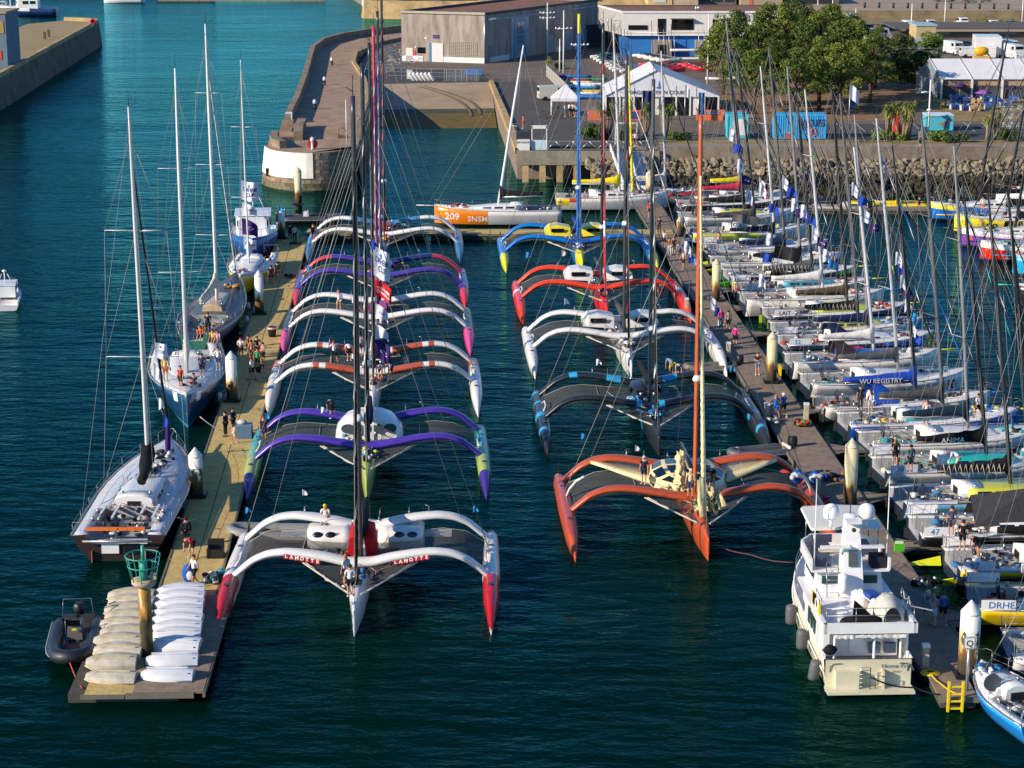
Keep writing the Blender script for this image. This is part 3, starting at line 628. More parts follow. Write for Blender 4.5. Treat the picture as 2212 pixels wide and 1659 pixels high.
ob = lambda x: 1 if (1.2 < abs(x) < 3.4 or 3.9 < abs(x) < 4.4 or 1.5 < abs(x) < 1.9) else 0
tri(806, 905, 14.5, LH, label='white trimaran with rust orange bands on both beams', hull=['#dddad4', '#b85f45', '#c9766a'], hullpaint=lambda y, z: 0,
    floatpaint=lambda y, z: (2 if y < -10.5 else 0), beam=['#e0ddd6', '#b3553a'], beampaint=ob, cabin='low', cabc='#d9d5cd', mast=['#2a292b'], furl=['#202022', '#77787a'],
    seed=13, mast_h=hat(144.5, 93), rake=2.2, sail='#c9c5bd', clutter=['#d9d6cf', '#4d4a46', '#b05a3c', '#8a8a88'])
tri(814, 772, 14.5, LH, label='white beamed trimaran with dark grey floats and pink bows', hull=['#54595f', '#d44d8c', '#3a3f45'], hullpaint=lambda y, z: 0,
    floatpaint=lambda y, z: 1 if y > -4.6 else 2, beam=['#e2e1dd', '#b9d2dc'], beampaint=lambda x: 0, cabin='low', cabc='#b43c7c', mast=['#2b2a2c', '#c4323e'],
    mastpaint=lambda z: 1 if z > 20.5 else 0, furl=['#b03a66', '#e3d3d8'], seed=14, mast_h=hat(163, 56), rake=2.4, sail='#2b2a2e', clutter=['#d4d4d0', '#3b6f9e', '#2a2c31', '#b8b6af'])
tri(822, 672, 14.5, LH, label='purple and crimson trimaran third from the far end of the left row', hull=['#5a3f9c', '#cf3648', '#b5337c', '#2f3f7c'], hullpaint=lambda y, z: 0 if y > -8 else 2,
    floatpaint=lambda y, z: 1 if y > -3.6 else (0 if y > -8.5 else (3 if y > -11 else 2)), beam=['#4a3a9c', '#c23a52', '#27306f'],
    beampaint=lambda x: 0, rearpaint=lambda x: 1 if abs(x) > 4.6 else (0 if x > 0 else 2), cabin='pod', cabc='#8a3f8c', mast=['#2a2a2c'], furl=['#6d4f9c', '#d9d4de'],
    seed=15, mast_h=hat(180, 24), rake=2.4, sail='#2c2a55', clutter=['#d9b98c', '#c33f52', '#3c6f9c', '#e0dcd0'])
tri(830, 572, 14.5, LH, label='trimaran with white beams and steel blue floats farthest along the left pontoon', hull=['#3f6f95', '#b5553f', '#5f89a8'], hullpaint=lambda y, z: 0,
    floatpaint=lambda y, z: 0 if y > -8 else 2, beam=['#e3e2de', '#3f86b5'], beampaint=lambda x: 0, rearpaint=lambda x: 0 if abs(x) > 3.4 else 1, cabin='pod', cabc='#b8472f',
    mast=['#2a2a2c'], furl=['#26262a', '#c8474a'], seed=16, mast_h=26.5, rake=2.4, foilc='#c9543c', clutter=['#b0392c', '#e0c23c', '#3c3f45', '#8a8f95'])
# right row
tri(1258, 590, 14.2, RH, label='bright blue trimaran with yellow bows and a yellow cuddy', hull=['#1477c4', '#e3dd2a', '#0f5fa8'], hullpaint=lambda y, z: 1 if y > -3.3 else 0,
    floatpaint=lambda y, z: 1 if (y > -4.2 and z > .1) else 0, beam=['#0f6fc4', '#1a4f95'], beampaint=lambda x: 0 if abs(x) > 1.2 else 1, cabin='wings', cabc='#e8d523', mast=['#1b62ae', '#e3dd2a'],
    mastpaint=lambda z: 1 if z > 21.8 else 0, furl=['#1f4fa0', '#4a7ec4'], seed=17, mast_h=hat(199, 26), rake=1.0, sail='#123f80', clutter=['#e2e4e6', '#2f6fb0', '#20304a', '#c7cdd2'])
tri(1312, 700, 14.0, RH, label='fluorescent red trimaran with a white deckhouse', hull=['#dc2b2a', '#e8421f', '#e4dedc'], hullpaint=lambda y, z: 0 if y > -9 else 2,
    floatpaint=lambda y, z: 2 if -8.6 < y < -7.6 or (-4.0 < y < -3.7) else (1 if y > -3.2 else 0), beam=['#e9401f', '#c9202a'], beampaint=lambda x: 0, cabin='wings', cabc='#e2e0dc',
    mast=['#2a2b2d'], furl=['#c22a38', '#e8e2e0'], furlpaint=lambda z: 1 if (17.3 < z < 20 or 7 < z < 8) else 0, seed=18, mast_h=hat(176, 48), rake=2, sail=None, clutter=['#2b2c2f', '#c8c6c0', '#8c2a2a', '#53565a'])
tri(1364, 818, 14.3, RH, label='all white trimaran between the red and the black ones', hull=['#dedcd6', '#cfcdc6'], beam=['#e0deda'], cabin='wings', cabc='#d6d4cc', mast=['#3a3d40'],
    furl=['#2b2d30', '#c23038'], seed=19, mast_h=hat(157, 114), rake=2, sail='#4a4c50', radar=10.5, clutter=['#c9c2b0', '#e0ded8', '#8d8a82', '#3c6f9c'])
def blk(y, z): return 1 if ((int(y * 1.7) % 5 == 0) and z > .5) else 0
tri(1424, 985, 14.4, RH, label='black trimaran with light blue splashes', hull=['#2a2d31', '#2f9fd0'], hullpaint=lambda y, z: 1 if -6.6 < y < -6.1 else 0, floatpaint=blk, beam=['#26282c', '#2f9fd0'],
    beampaint=lambda x: 1 if .5 < abs(x) < 1.0 else 0, rearpaint=lambda x: 1 if (1.5 < abs(x) < 2.4 or 4.4 < x < 5) else 0, cabin='pod', cabc='#202226', mast=['#4b4d4f'],
    furl=['#26282a', '#d0d0cc'], seed=20, mast_h=hat(137, 166), rake=2, sail='#1e2024', clutter=['#34619c', '#2a2c30', '#c9cbcc', '#3c9fd0'])
tri(1530, 1212, 14.6, RH, label='terracotta orange trimaran with a cream ribbed cabin', hull=['#b4502c', '#d9c48c', '#a8452c'], hullpaint=lambda y, z: 0, floatpaint=lambda y, z: 1 if y < -13.2 else (2 if z > .9 else 0),
    beam=['#b04f2c'], cabin='ribs', cabc='#ddcf9c', mast=['#b9582e'], furl=['#e0d2a4', '#d6c596'], furl_r=.16, seed=21, mast_h=hat(114.6, 251), rake=2.2, radar=8.7, sail=None, foil_up=True,
    foilc='#e6e3dc', clutter=['#dccf9f', '#cfc08c', '#bcae82', '#d8cca0'])

oc = TRI[-1][0]; cr_ = [cloth('#dccf9f'), cloth('#cbbd8c')]; R_ = random.Random(9)
mb = MB(); rings = []
for i in range(11):
    z = 2.3 + i * .2; w_ = (.34 - .02 * i) * R_.uniform(.8, 1.15); rings.append([(.75 + R_.uniform(-.16, .16) + cos(a) * w_ * (1 + .2 * sin(a * 5 + i * .35)), -6.9 + sin(a) * w_ * .8 * (1 + .2 * sin(a * 5 + i * .35)), z + .1 * sin(a * 3)) for a in [2 * pi * k / 24 for k in range(24)]])
mb.loft(rings, 0, True).build('gathered_sail', cr_[0], oc)
mb = MB()
for k in range(8): mb.tube([(-.2 - .12 * k + R_.uniform(-.3, .3), -2.2 - R_.uniform(0, 1.2), 1.9 + R_.uniform(0, 1.4)) for _ in range(5)], [.06, .16, .1, .17, .05], 6, k % 2, flat=.5)
mb.tube([(0, -2.4, 1.8), (.1, -2.3, 2.8), (.15, -2.3, 4.1)], [.2, .26, .13], 8)
stuff(mb.build('dropped_sail', cr_, oc))
# ------------------------------------------------------------ monohull sailing boats
M_LIFE = mat('lifeline', '#a8aaaa', .4, .6); M_DECK = mat('deck_nonskid', '#d4d5d2', .7, 0, .08, 2, bump=.1); M_HOLE = mat('cockpit_grey', '#8f9292', .7, 0, .15, 2)
M_TEAK = mat('teak', '#8f6a42', .7, 0, .2, 2)
def yacht(stern, head, sty):
    """stern: centre of the transom at the waterline; head: heading angle of the bow; local y from 0 (stern) to L (bow)"""
    g = sty.get; R = random.Random(g('seed', 1)); L = g('L', 12.2); B = g('B', 4.4) / 2; hd = g('h', 1.25); sheer = g('sheer', .25)
    t = thing(g('name', 'racing_yacht'), sty['label'], g('cat', 'sailing yacht'), (stern.x, stern.y, 0), head, g('group'))
    scow = g('scow', 2.6); tw = g('transom', .88)
    bp = lambda q: B * (tw + (1 - tw) * sin(min(1, q / .38) * pi / 2)) if q < .38 else B * max(0, 1 - ((q - .38) / .62) ** scow) ** g('bowp', .85) + .03
    dz = lambda q: hd + sheer * (2 * q - .7) ** 2 * (1 if q > .35 else .3)
    def bz(q, z):
        h = dz(q); k = max(0, min(1, (z + .35) / (h + .35))); return bp(q) * (k ** g('flare', .32))
    cols = [paint(c) for c in g('hull', ['#dcdcd8'])]; nh = len(cols)
    mats = cols + [paint(g('antif', '#1d2a3a'), .5), paint(g('deck', '#d9dad7'), .5), M_HOLE]
    AF, DK, HO = nh, nh + 1, nh + 2
    pf = g('paint', lambda q, z: 0); ck = g('cockpit', .34)
    qs = sorted([i / 26 for i in range(27)] + ([ck + .0005] if ck else [])); rings = []
    for q in qs:
        h = dz(q); y = q * L; k = -.35 * (1 - max(0, q - .8) / .2 * .5); yy = y + (0 if q < .98 else 0)
        c = q <= ck and ck > 0; b = bp(q); xi = b * .62; fz = h - .5 if c else h + .07
        prof = [(0, k), (bz(q, .02), .02), (bz(q, .22), .22)] + [(bz(q, .22 + (h - .22) * e), .22 + (h - .22) * e) for e in (.33, .66, 1)] + [(xi, h + .05), (xi * .98, fz), (0, fz + (0 if c else .05))]
        rings.append([(x, yy, z) for x, z in prof] + [(-x, yy, z) for x, z in prof[-2:0:-1]])
    N = len(rings[0])
    def fn(c, j):
        if j in (0, N - 1, 1, N - 2): return AF if c.z < .14 else pf(c.y / L, c.z)
        if j <= 4 or j >= N - 5: return pf(c.y / L, c.z)
        if c.y / L < ck: return DK if j in (5, N - 6) else HO
        return DK
    MB().loft(rings, 0, True, True, True, fn).build('hull', mats, t)
    side = lambda s, x, z, o=.02: Vector((s * (bz(x / L, z) + o), x, z))
    # rubbing line / toe rail
    MB().tube([Vector((bp(q), q * L, dz(q) + .04)) for q in qs[::3]], .035, 4).build('toe_rail', M_ALU, t); MB().tube([Vector((-bp(q), q * L, dz(q) + .04)) for q in qs[::3]], .035, 4).build('toe_rail', M_ALU, t)
    # numbers and names on the sides
    for txt, xq, z, size, colr in g('texts', []):
        for s in (-1, 1):
            text_mb(txt, size, lambda a, b: side(s, min(.985 * L, xq * L + a * s), z + b), bold=.02).build('lettering', paint(colr, .5), t)
    # coachroof
    ca = g('roof', (.33, .74, .56, .5))
    if ca:
        q0, q1, wf, ht = ca; rr = []
        for i in range(9):
            q = q0 + (q1 - q0) * i / 8; h = dz(q) + .04; wd = bp(q) * wf * (1 - .25 * (i / 8) ** 3); tp = ht * (1 - (i / 8) ** 2.2) + .03
            rr.append([(-wd, q * L, h), (-wd * .86, q * L, h + tp * .85), (-wd * .45, q * L, h + tp), (0, q * L, h + tp * 1.05), (wd * .45, q * L, h + tp), (wd * .86, q * L, h + tp * .85), (wd, q * L, h)])
        rf = MB().loft(rr, 0, True).build('coachroof', paint(g('roofc', g('deck', '#d9dad7')), .4), t)
        nw = g('windows', 3)
        for s in (-1, 1):
            for i in range(nw):
                qa = q0 + (q1 - q0) * (.1 + .66 * i / max(1, nw)); qb = qa + (q1 - q0) * .5 / max(1, nw)
                def wp_(q, e):
                    i_ = (q - q0) / (q1 - q0); h = dz(q) + .04; wd = bp(q) * wf * (1 - .25 * i_ ** 3); tp = ht * (1 - i_ ** 2.2) + .03
                    return Vector((s * (wd * (1 - .14 * e) + .012), q * L, h + tp * .85 * e + .01))
                f = [wp_(qa, .35), wp_(qb, .35), wp_(qb, .8), wp_(qa, .8)]
                MB().add(f if s > 0 else f[::-1], [(0, 1, 2, 3)]).build('window', M_GLASS, rf)
        if g('shelter', 1):      # upright companionway shelter
            MB().loft([[(x * B * .42, q0 * L + dy, dz(q0) + z) for x, z in ((-1, 0), (-.9, zt), (-.4, zt + .12), (.4, zt + .12), (.9, zt), (1, 0))] for dy, zt in ((-.45, ht + .12), (.9, ht + .06))], 0, True).build('shelter', paint(g('shc', '#dedfdc'), .4), t)
            MB().box((0, q0 * L - .47, dz(q0) + ht * .45), (.75, .05, ht * .9)).build('companionway', M_BLACK, t)
        MB().box((0, (q1 + .05) * L, dz(q1) + .17), (.55, .55, .1)).build('hatch', M_GLASS, t)
    # rig
    mq = g('mastq', .57); mz = dz(mq) + .1; mh = g('mast', 19.0); rk = math.tan(radians(g('rake', 5.5))); lx = g('lean', 0)
    mp = lambda z: Vector((lx * (z - mz), mq * L - (z - mz) * rk - .0009 * (z - mz) ** 2 * g('bend', 1), z))
    mc = g('mastc', ['#26272a']); rings = []
    for i in range(15):
        z = mz + (mh - mz) * i / 14; p = mp(z); r1 = g('mr', .10) * (1 if i < 11 else 1 - .13 * (i - 10)); rings.append([p + Vector((cos(a) * r1 * .8, sin(a) * r1 * 1.45, 0)) for a in [2 * pi * k / 8 for k in range(8)]])
    ma = MB().loft(rings).build('mast', paint(mc[0], .35), t)
    MB().tube([mp(mh), mp(mh) + Vector((0, 0, .9))], .018, 4).tube([mp(mh), mp(mh) + Vector((.35, .3, .15)), mp(mh) + Vector((.4, .35, .35))], .016, 4).build('antenna', M_BLACK, ma)
    sh = MB(); prev = []
    ns = g('spreaders', 2); spx = B * g('spw', .62)
    for i in range(ns):
        z = mz + (mh - mz) * (i + 1) / (ns + .95); p = mp(z); w_ = spx * (1 - .16 * i)
        for s in (-1, 1): MB().tube([p, p + Vector((s * w_, -w_ * g('sweep', .45), .04))], [.06 * g('spw', .62) / .62, .03 * g('spw', .62) / .62], 5, flat=.6).build('spreader', paint(g('sprc', mc[0]), .35), ma)
        prev.append((p, w_))
    for s in (-1, 1):
        pts = [Vector((s * bp(mq - .05) * .96, (mq - .06) * L, dz(mq)))] + [p + Vector((s * w_, -w_ * g('sweep', .45), .04)) for p, w_ in prev] + [mp(mh * .93)]
        for a, b in zip(pts, pts[1:]): sh.tube([a, b], .014, 3)
        for (p, w_), a in zip(prev, pts): sh.tube([a, p], .012, 3)
        sh.tube([mp(mh * .98), Vector((s * B * .8, .2, dz(0) + .1))], .012, 3)
    sh.tube([mp(mh * .9), Vector((0, L - .15, dz(1) + .1))], .014, 3); sh.tube([mp(mh * .99), Vector((0, L + .6, dz(1) + .2))], .012, 3)
    stuff(sh.build('rigging', M_WIRE, t))
    if g('furl', 1):
        fc = g('furlc', ['#2a2b2e', '#8f9092']); a = Vector((0, L - .3, dz(1) + .3)); b = mp(mh * .88); rings = []
        for i in range(36):
            p = a.lerp(b, i / 35); r1 = g('furlr', .085) * (1 - .5 * i / 35); rings.append([p + Vector((cos(q + i * .8) * r1, sin(q + i * .8) * r1, 0)) for q in [2 * pi * k / 5 for k in range(5)]])
        MB().loft(rings, 0, True, fn=lambda c, j: 1 if j == 0 else 0).build('furled_headsail', [cloth(c) for c in fc], t)
    # boom and sail pack
    bl = g('boom', .36) * L; bz0 = g('boomz', 1.25) + dz(mq); a = mp(bz0); b = Vector((g('boomx', 0) * bl, a.y - bl, bz0 + .1))
    MB().tube([a, b], .09, 6).build('boom', paint(mc[0], .35), t)
    sc_ = g('sailc', '#1d1f26')
    if sc_:
        mb = MB(); rings = []; rs = random.Random(R.random())
        for i in range(11):
            k = i / 10; p = a.lerp(b, k) + Vector((rs.uniform(-.05, .05), 0, .22 + .25 * (1 - k) ** 2)); w_ = g('sw', 1) * (.24 - .1 * k) * rs.uniform(.85, 1.15); hgt = (.38 - .2 * k) * rs.uniform(.85, 1.15) + (.5 if k == 0 else 0)
            rings.append([p + Vector((cos(q) * w_, 0, sin(q) * hgt)) for q in [2 * pi * n_ / 8 for n_ in range(8)]])
        sp = mb.loft(rings, 0, True).build('sail_pack', cloth(sc_), t)
        if g('packtext'): 
            for s in (-1, 1): text_mb(g('packtext'), .34, lambda u, v: Vector((s * .27, (a.y + b.y) / 2 + s * u, bz0 + .06 + v))).build('lettering', paint('#dedede', .6), sp)
        if g('lazy', 0):
            zz = MB(); n = 11
            for i in range(n): p = a.lerp(b, .1 + .85 * i / n); q2 = a.lerp(b, .1 + .85 * (i + .5) / n); q3 = a.lerp(b, .1 + .85 * (i + 1) / n); zz.tube([p + Vector((.3, 0, .5)), q2 + Vector((.3, 0, -.15)), q3 + Vector((.3, 0, .5))], .03, 4)
            stuff(zz.build('lacing', M_ROPE, t))
    # stanchions, pulpits and lifelines
    st = MB(); zr = .6
    for s in (-1, 1):
        qq = [0.01, .14, .28, .42, .56, .7, .84, .95]
        for q in qq: st.tube([(s * bp(q) * .97, q * L, dz(q)), (s * bp(q) * .97, q * L, dz(q) + zr)], .014, 4)
        for hh in (zr, zr * .5): st.tube([(s * bp(q) * .97, q * L, dz(q) + hh) for q in qq], .009, 3)
    st.tube([(bp(.95) * .95, .95 * L, dz(1) + zr), (.25, L, dz(1) + zr), (-.25, L, dz(1) + zr), (-bp(.95) * .95, .95 * L, dz(1) + zr)], .02, 4)
    for s in (-1, 1): st.tube([(s * bp(0) * .95, .05, dz(0)), (s * bp(0) * .95, .0, dz(0) + .75), (s * .5, 0, dz(0) + .75), (s * .5, 0, dz(0))], .02, 4)
    stuff(st.build('lifelines', M_LIFE, t))
    if g('sprit', 1): MB().tube([(0, L - .8, dz(1) - .08), (0, L + 1.9, dz(1) - .0)], [.08, .05], 6).build('bowsprit', paint(g('spritc', '#202124'), .4), t)
    # rudders, wheels, winches
    rc = g('rudderc', '#3a3d42'); ru = g('rudder', 1)
    for s in ((-1, 1) if ru else ()):
        if ru == 2:   # lifted clear, lying out behind the transom
            MB().add([(s * B * .55 - .03, -.1, .95), (s * B * .55 - .03, -1.9, 1.0), (s * B * .55 - .03, -1.9, 1.14), (s * B * .55 - .03, -.1, 1.5), (s * B * .55 + .03, -.1, .95), (s * B * .55 + .03, -1.9, 1.0), (s * B * .55 + .03, -1.9, 1.14), (s * B * .55 + .03, -.1, 1.5)], [(0, 3, 2, 1), (4, 5, 6, 7), (0, 1, 5, 4), (1, 2, 6, 5), (2, 3, 7, 6), (3, 0, 4, 7)]).build('rudder', paint(rc), t).rotation_euler = (0, s * .5, 0)
        else: MB().box((s * B * .55, -.14, .25), (.05, .24, .75)).build('rudder', paint(rc), t)
    if ck:
        for s in ((-1, 1) if g('twin', 1) else (0,)):
            p = Vector((s * B * .42, ck * L * .36, dz(0) + .25)); ring = [p + Vector((cos(q) * .42, 0, sin(q) * .42)) for q in [2 * pi * n_ / 14 for n_ in range(15)]]
            wh = MB().tube(ring, .025, 4); [wh.tube([p, ring[n_]], .012, 3) for n_ in (0, 5, 9)]; wh.tube([p, p + Vector((0, .1, -.7))], .06, 5); wh.build('steering_wheel', M_BLACK, t)
        wn = MB()
        for s in (-1, 1):
            for q in (.5, .8): wn.lathe([(.12, 0), (.09, .1), (.12, .22), (.02, .24)], (s * B * .7, ck * L * q, dz(.1) + .05), 8)
            wn.lathe([(.1, 0), (.08, .1), (.1, .2), (.02, .22)], (s * B * .3, g('roof', (.33, .7, .6, .5))[0] * L + .5 if ca else 5, dz(.4) + .5), 8)
        stuff(wn.build('winches', M_STEEL, t))
        cs = [cloth(c) for c in g('clutter', R.choice([['#d4d2cb', '#2a3040', '#3f78a8'], ['#25272b', '#c9c7c0', '#a8442c'], ['#d6d7d4', '#1f6aa0', '#5b5e60'], ['#cfc9b8', '#2b2d30', '#3fa0a8']]))]
        bunch(R.random(), (0, ck * L * .55, dz(0) - .42), (B * .95, ck * L * .55, .4), 48, cs, 'cockpit_gear', t, 3)
        bunch(R.random(), (R.uniform(-.6, .6), L * .8, dz(.8) + .1), (.8, 1.3, .3), R.randrange(8, 24), cs, 'foredeck_sails', t, 3)
        rp = MB()
        for i in range(12): zigline(rp, (R.uniform(-B, B) * .6, R.uniform(.2, ck) * L, dz(.3) + .12), (R.uniform(-1, 1), R.uniform(.4, .9) * L, dz(.5) + .15), 8, .25, .016, R, i % 3)
        stuff(rp.build('ropes', [M_ROPE, mat('blue_rope', '#2c5c8c', .9), mat('orange_rope', '#b0572f', .9)], t))
    if g('dodger'):
        y0 = (ca[0] if ca else .34) * L
        MB().loft([[(x * B * .6, y0 + dy, dz(.4) + z * zt) for x, z in ((-1, 0), (-.92, .7), (-.5, 1), (.5, 1), (.92, .7), (1, 0))] for dy, zt in ((-.5, 1.25), (.3, 1.25), (1.3, .5))], 0, True, False, False).build('sprayhood', cloth(g('dodger')), t)
    if g('cover'):                                    # canvas tent over the boom
        y1 = a.y - .3; MB().add([(-.9, y1, dz(.5) + .35), (0, y1, a.z + .9), (.9, y1, dz(.5) + .35), (-1.3, y1 - 3.4, dz(.3) + .35), (0, y1 - 3.4, a.z + .5), (1.3, y1 - 3.4, dz(.3) + .35)], [(0, 1, 4, 3), (1, 2, 5, 4)]).build('boom_tent', cloth(g('cover')), t)
    for s in g('fenders', []): MB().lathe([(.03, 0), (.14, .08), (.15, .3), (.15, .55), (.03, .68)], (s * (bp(.4) + .16), L * .45, .35), 8).build('fender', M_WHITE, t); MB().lathe([(.03, 0), (.14, .08), (.15, .3), (.15, .55), (.03, .68)], (s * (bp(.7) + .16), L * .7, .4), 8).build('fender', M_WHITE, t)
    if g('banner'):
        txt, bc, tc = g('banner')
        for s in (-1, 1):
            o = MB().box((0, 0, 0), (.03, 1.7, .5)).build('name_banner', paint(bc, .6), t, (s * (bp(.08) * .97 + .03), .95, dz(.08) + .33)); vs, fs = text_data(txt, .02)
            MB().add([(s * .022, (v.x * .36 - .5) * s, v.y * .34 - .17) for v in vs], fs).build('lettering', paint(tc, .6), o)
    return t, mp, dz
def yards(p, L=12.2): return p
# ------------------------------------------------------------ raced boats lying stern to the right pontoon
FL = []
def c40(u, v, hullc, label, **k):
    i = len(FL); k.setdefault('group', 'racing yachts berthed stern to the right pontoon')
    d = dict(L=12.2, B=4.4, h=1.12, seed=40 + i, hull=hullc, label=label, scow=3.2, transom=.93, mast=20.3 + (i * 37 % 5) * .2, rake=R0.uniform(5.0, 7.6)); d.update(k)
    d.setdefault('mastc', [['#26272a', '#5d5f62', '#2f3033', '#8a8c8e', '#1f2023'][i * 3 % 5]]); d.setdefault('mr', .088); d['mast'] -= (i * 5 % 7) * .35; d.setdefault('roofc', ['#d9dad7', '#d2d4d4', '#1f57a8', '#d9dad7', '#c9cc3c', '#33373d', '#dcdcd8', '#2b8fa8'][i % 8]); d.setdefault('spritc', ['#202124', '#c9d21e', '#1f6fb8'][i % 3])
    hd = radians(-90 + k.get('yaw', 6.5)); FL.append(yacht(G(u, v, 0), hd, d)); return FL[-1]
R0 = random.Random(5)
y2 = lambda a, b=0: (lambda q, z: a if q > b else 0)
W = '#dcdcd8'
c40(2052, 1252, [W, '#e0c413', '#1d2228'], 'white and black yacht with twin bright yellow rudders raised over the stern', paint=lambda q, z: 1 if z > .9 and q < .3 else (2 if z < .8 else 0), rudder=2, rudderc='#dbe01e', sailc='#17181b', packtext='CREDIT', banner=('97', '#e4e6e8', '#2f74a8'), yaw=3, furlc=['#202124', '#d8c21c'])
c40(2096, 1335, ['#d9d9d6', '#e2c21a', '#2a2d33'], 'pale decked yacht with yellow and black stripes across its bow deck', paint=lambda q, z: 2 if (.55 < q < .62 or q > .8) else (1 if z > .35 else 0), roofc='#e0c41a', deck='#d9d3a8', sailc='#c9c9c5', yaw=-2, banner=('DRHEAM', '#e4e6e8', '#2f74a8'), rudder=1)
c40(2172, 1440, [W, '#2b4f7c', '#d0342c'], 'silver and dark blue yacht cut off by the right edge above the last finger', paint=lambda q, z: 1 if z < .6 else 0, sailc='#d0d2d4', yaw=-4, deck='#cfd2d4')
c40(1972, 1178, ['#1b1d20', W, '#8f6f3a'], 'black hulled yacht with a grey boom tent and number 47 banner', cover='#3d3e42', banner=('47', '#e6e8ea', '#2f8fc0'), sailc=None, deck='#dadbd6', yaw=2, shc='#dedad0')
c40(1935, 1110, ['#6fb4d8', W, '#9fd0e6'], 'light blue sterned yacht with white lacing along a black sail', sailc='#1b1c20', lazy=1, yaw=7, deck='#d8d9d8')
c40(1896, 1043, [W, '#15181c', '#23b5a8'], 'white yacht with turquoise window flash and black sail', sailc='#15171b', packtext='ANIMA', roofc='#1fb3a6', banner=('38', '#e6e8ea', '#2f8fc0'), yaw=8, furlc=['#2a3a6c', '#c9d0d4'])
c40(1866, 985, ['#d6d6d3', '#0f3a44'], 'white yacht with teal and navy sail cover beside the number 190 boat', sailc='#14303c', yaw=8, furlc=['#1c2b3a', '#3cc0b4'])
c40(1819, 942, [W, '#1746a0', '#e6e6e6'], 'blue and white yacht with 190 on its blue bow', paint=lambda q, z: 1 if (q > .56 or q < .2) and z > .1 and (q > .72 or int(q * 40) % 2 == 0 or q < .2) else 0, texts=[('190', .9, .45, .62, '#c9d6ea')], sailc='#4b4b4c', cover=None, yaw=7, lazy=0, deck='#d9dbdc', clutter=['#1e5cb0', '#d6d7d6', '#e0c61c'])
c40(1768, 905, ['#cfcdc2', '#d5d2c8'], 'ivory yacht with a long royal blue sail cover and orange horseshoe buoy', sailc='#1c46a8', packtext='WU REGISTRY', yaw=7.5, boom=.42, dodger='#1c4fae', B=3.9, antif='#7c6a50')
c40(1738, 853, ['#d8dadb', '#e4e5e6', '#b92f35'], 'pale grey yacht with 10 painted in dark red on its broad bow', paint=lambda q, z: 1 if q > .72 else 0, texts=[('10', .86, .35, .75, '#8c2834'), ('3', .97, .45, .7, '#8c2834')], sailc='#53565a', yaw=8, mastc=['#b9babc'], furlc=['#2468b0', '#e0e4ea'])
c40(1702, 816, ['#dbd9d2', '#b0332c'], 'cream cruising yacht with a red boot stripe and dark sprayhood', paint=lambda q, z: 1 if .22 < z < .34 and q < .4 else 0, dodger='#3a3538', sailc='#d8d6cf', yaw=7, B=3.9, rudder=0, h=1.45, shelter=0, mastc=['#c9cacb'], L=11.5, mast=17.5)
c40(1688, 766, ['#12203c', '#1a55a8', '#c9a82c'], 'navy yacht whose blue and gold bow carries 18', paint=lambda q, z: 2 if q > .93 else (1 if q > .6 else 0), texts=[('18', .89, .42, .66, '#c9d6ea')], sailc='#16264a', deck='#d2d4d4', banner=('32', '#e6e8ea', '#2f8fc0'), yaw=7, dodger='#1c2b4a', furlc=['#26282c', '#d8dade'])
c40(1672, 737, ['#d2d5d8', '#2a8fb8'], 'grey white yacht with a light blue bow between the navy and lime boats', paint=y2(1, .93), sailc='#202226', lazy=1, yaw=8)
c40(1655, 703, ['#161b26', '#c3dc1e', '#20314c'], 'black yacht with lime green cabin sides', paint=lambda q, z: 1 if .28 < q < .62 and z > .75 else (0 if q < .5 else 2), roofc='#c3dc1e', sailc='#5a4b36', yaw=9, rudderc='#c9e01e', furlc=['#1d1f24', '#c9e01e'], banner=('LAIT', '#e8e8e8', '#20314c'))
c40(1603, 682, ['#d8d5cc', '#c9c9c4'], 'white high sided cruising yacht with a long oval coachroof window', sailc='#dcdad4', B=4.0, h=1.6, rudder=0, yaw=6, shelter=0, windows=1, mastc=['#c6c7c8'], texts=[('186', .82, .75, .5, '#2b2e4c')], mast=19)
c40(1590, 646, ['#9aa3a5', '#1f5a66', '#c6d043'], 'grey yacht with a petrol green bow marked 193 in yellow', paint=lambda q, z: 1 if q > .62 else (2 if z > 1.2 else 0), texts=[('193', .86, .5, .62, '#9fb53c')], sailc='#4f5256', lazy=1, yaw=8, spritc='#c6d043', banner=('31', '#e6e8ea', '#2f8fc0'))
c40(1568, 617, ['#15171b', '#5fc81e', '#22262c'], 'black yacht with vivid green raised rudders', rudder=2, rudderc='#52d01c', sailc='#141518', paint=lambda q, z: 1 if z > 1.15 else 0, yaw=7, furlc=['#16181b', '#7ad02c'])
c40(1540, 588, [W, '#1d3a78', '#d0dc3a'], 'white yacht with a navy bow and yellow green rudders just behind a pile', paint=lambda q, z: 1 if q > .5 and z < .9 else 0, rudder=2, rudderc='#c8d41e', sailc='#1a2440', yaw=8, furlc=['#1c2c5c', '#d4d8e0'])
c40(1522, 558, ['#c7c8c6', '#d8d9d6'], 'plain grey white yacht with a navy folded sail and mast of bare alloy', sailc='#1c2438', yaw=7, mastc=['#cfd0d1'], banner=('DRHEAM CUP', '#e6e8ea', '#2f8fc0'), sprc='#c6c7c8')
c40(1488, 523, ['#d8d9d4', '#d6de3c', '#1b1d20'], 'white yacht with a band of pale yellow along its side', paint=lambda q, z: 1 if .6 < z < 1.0 and q < .6 else 0, sailc='#47484b', yaw=8, clutter=['#d0d83c', '#2f78a8', '#303338'])
c40(1470, 488, ['#dadbd9', '#22252a'], 'white yacht near the far end with a black sail and silver tender behind', sailc='#26282b', yaw=8, furlc=['#26282b', '#b9bbbd'])
c40(1466, 461, ['#17181c', '#c9305c', '#d5d6d6'], 'black yacht with crimson sail covers over its cockpit', sailc='#c42a4e', yaw=8, clutter=['#c9305c', '#d03a5c', '#20242c'])
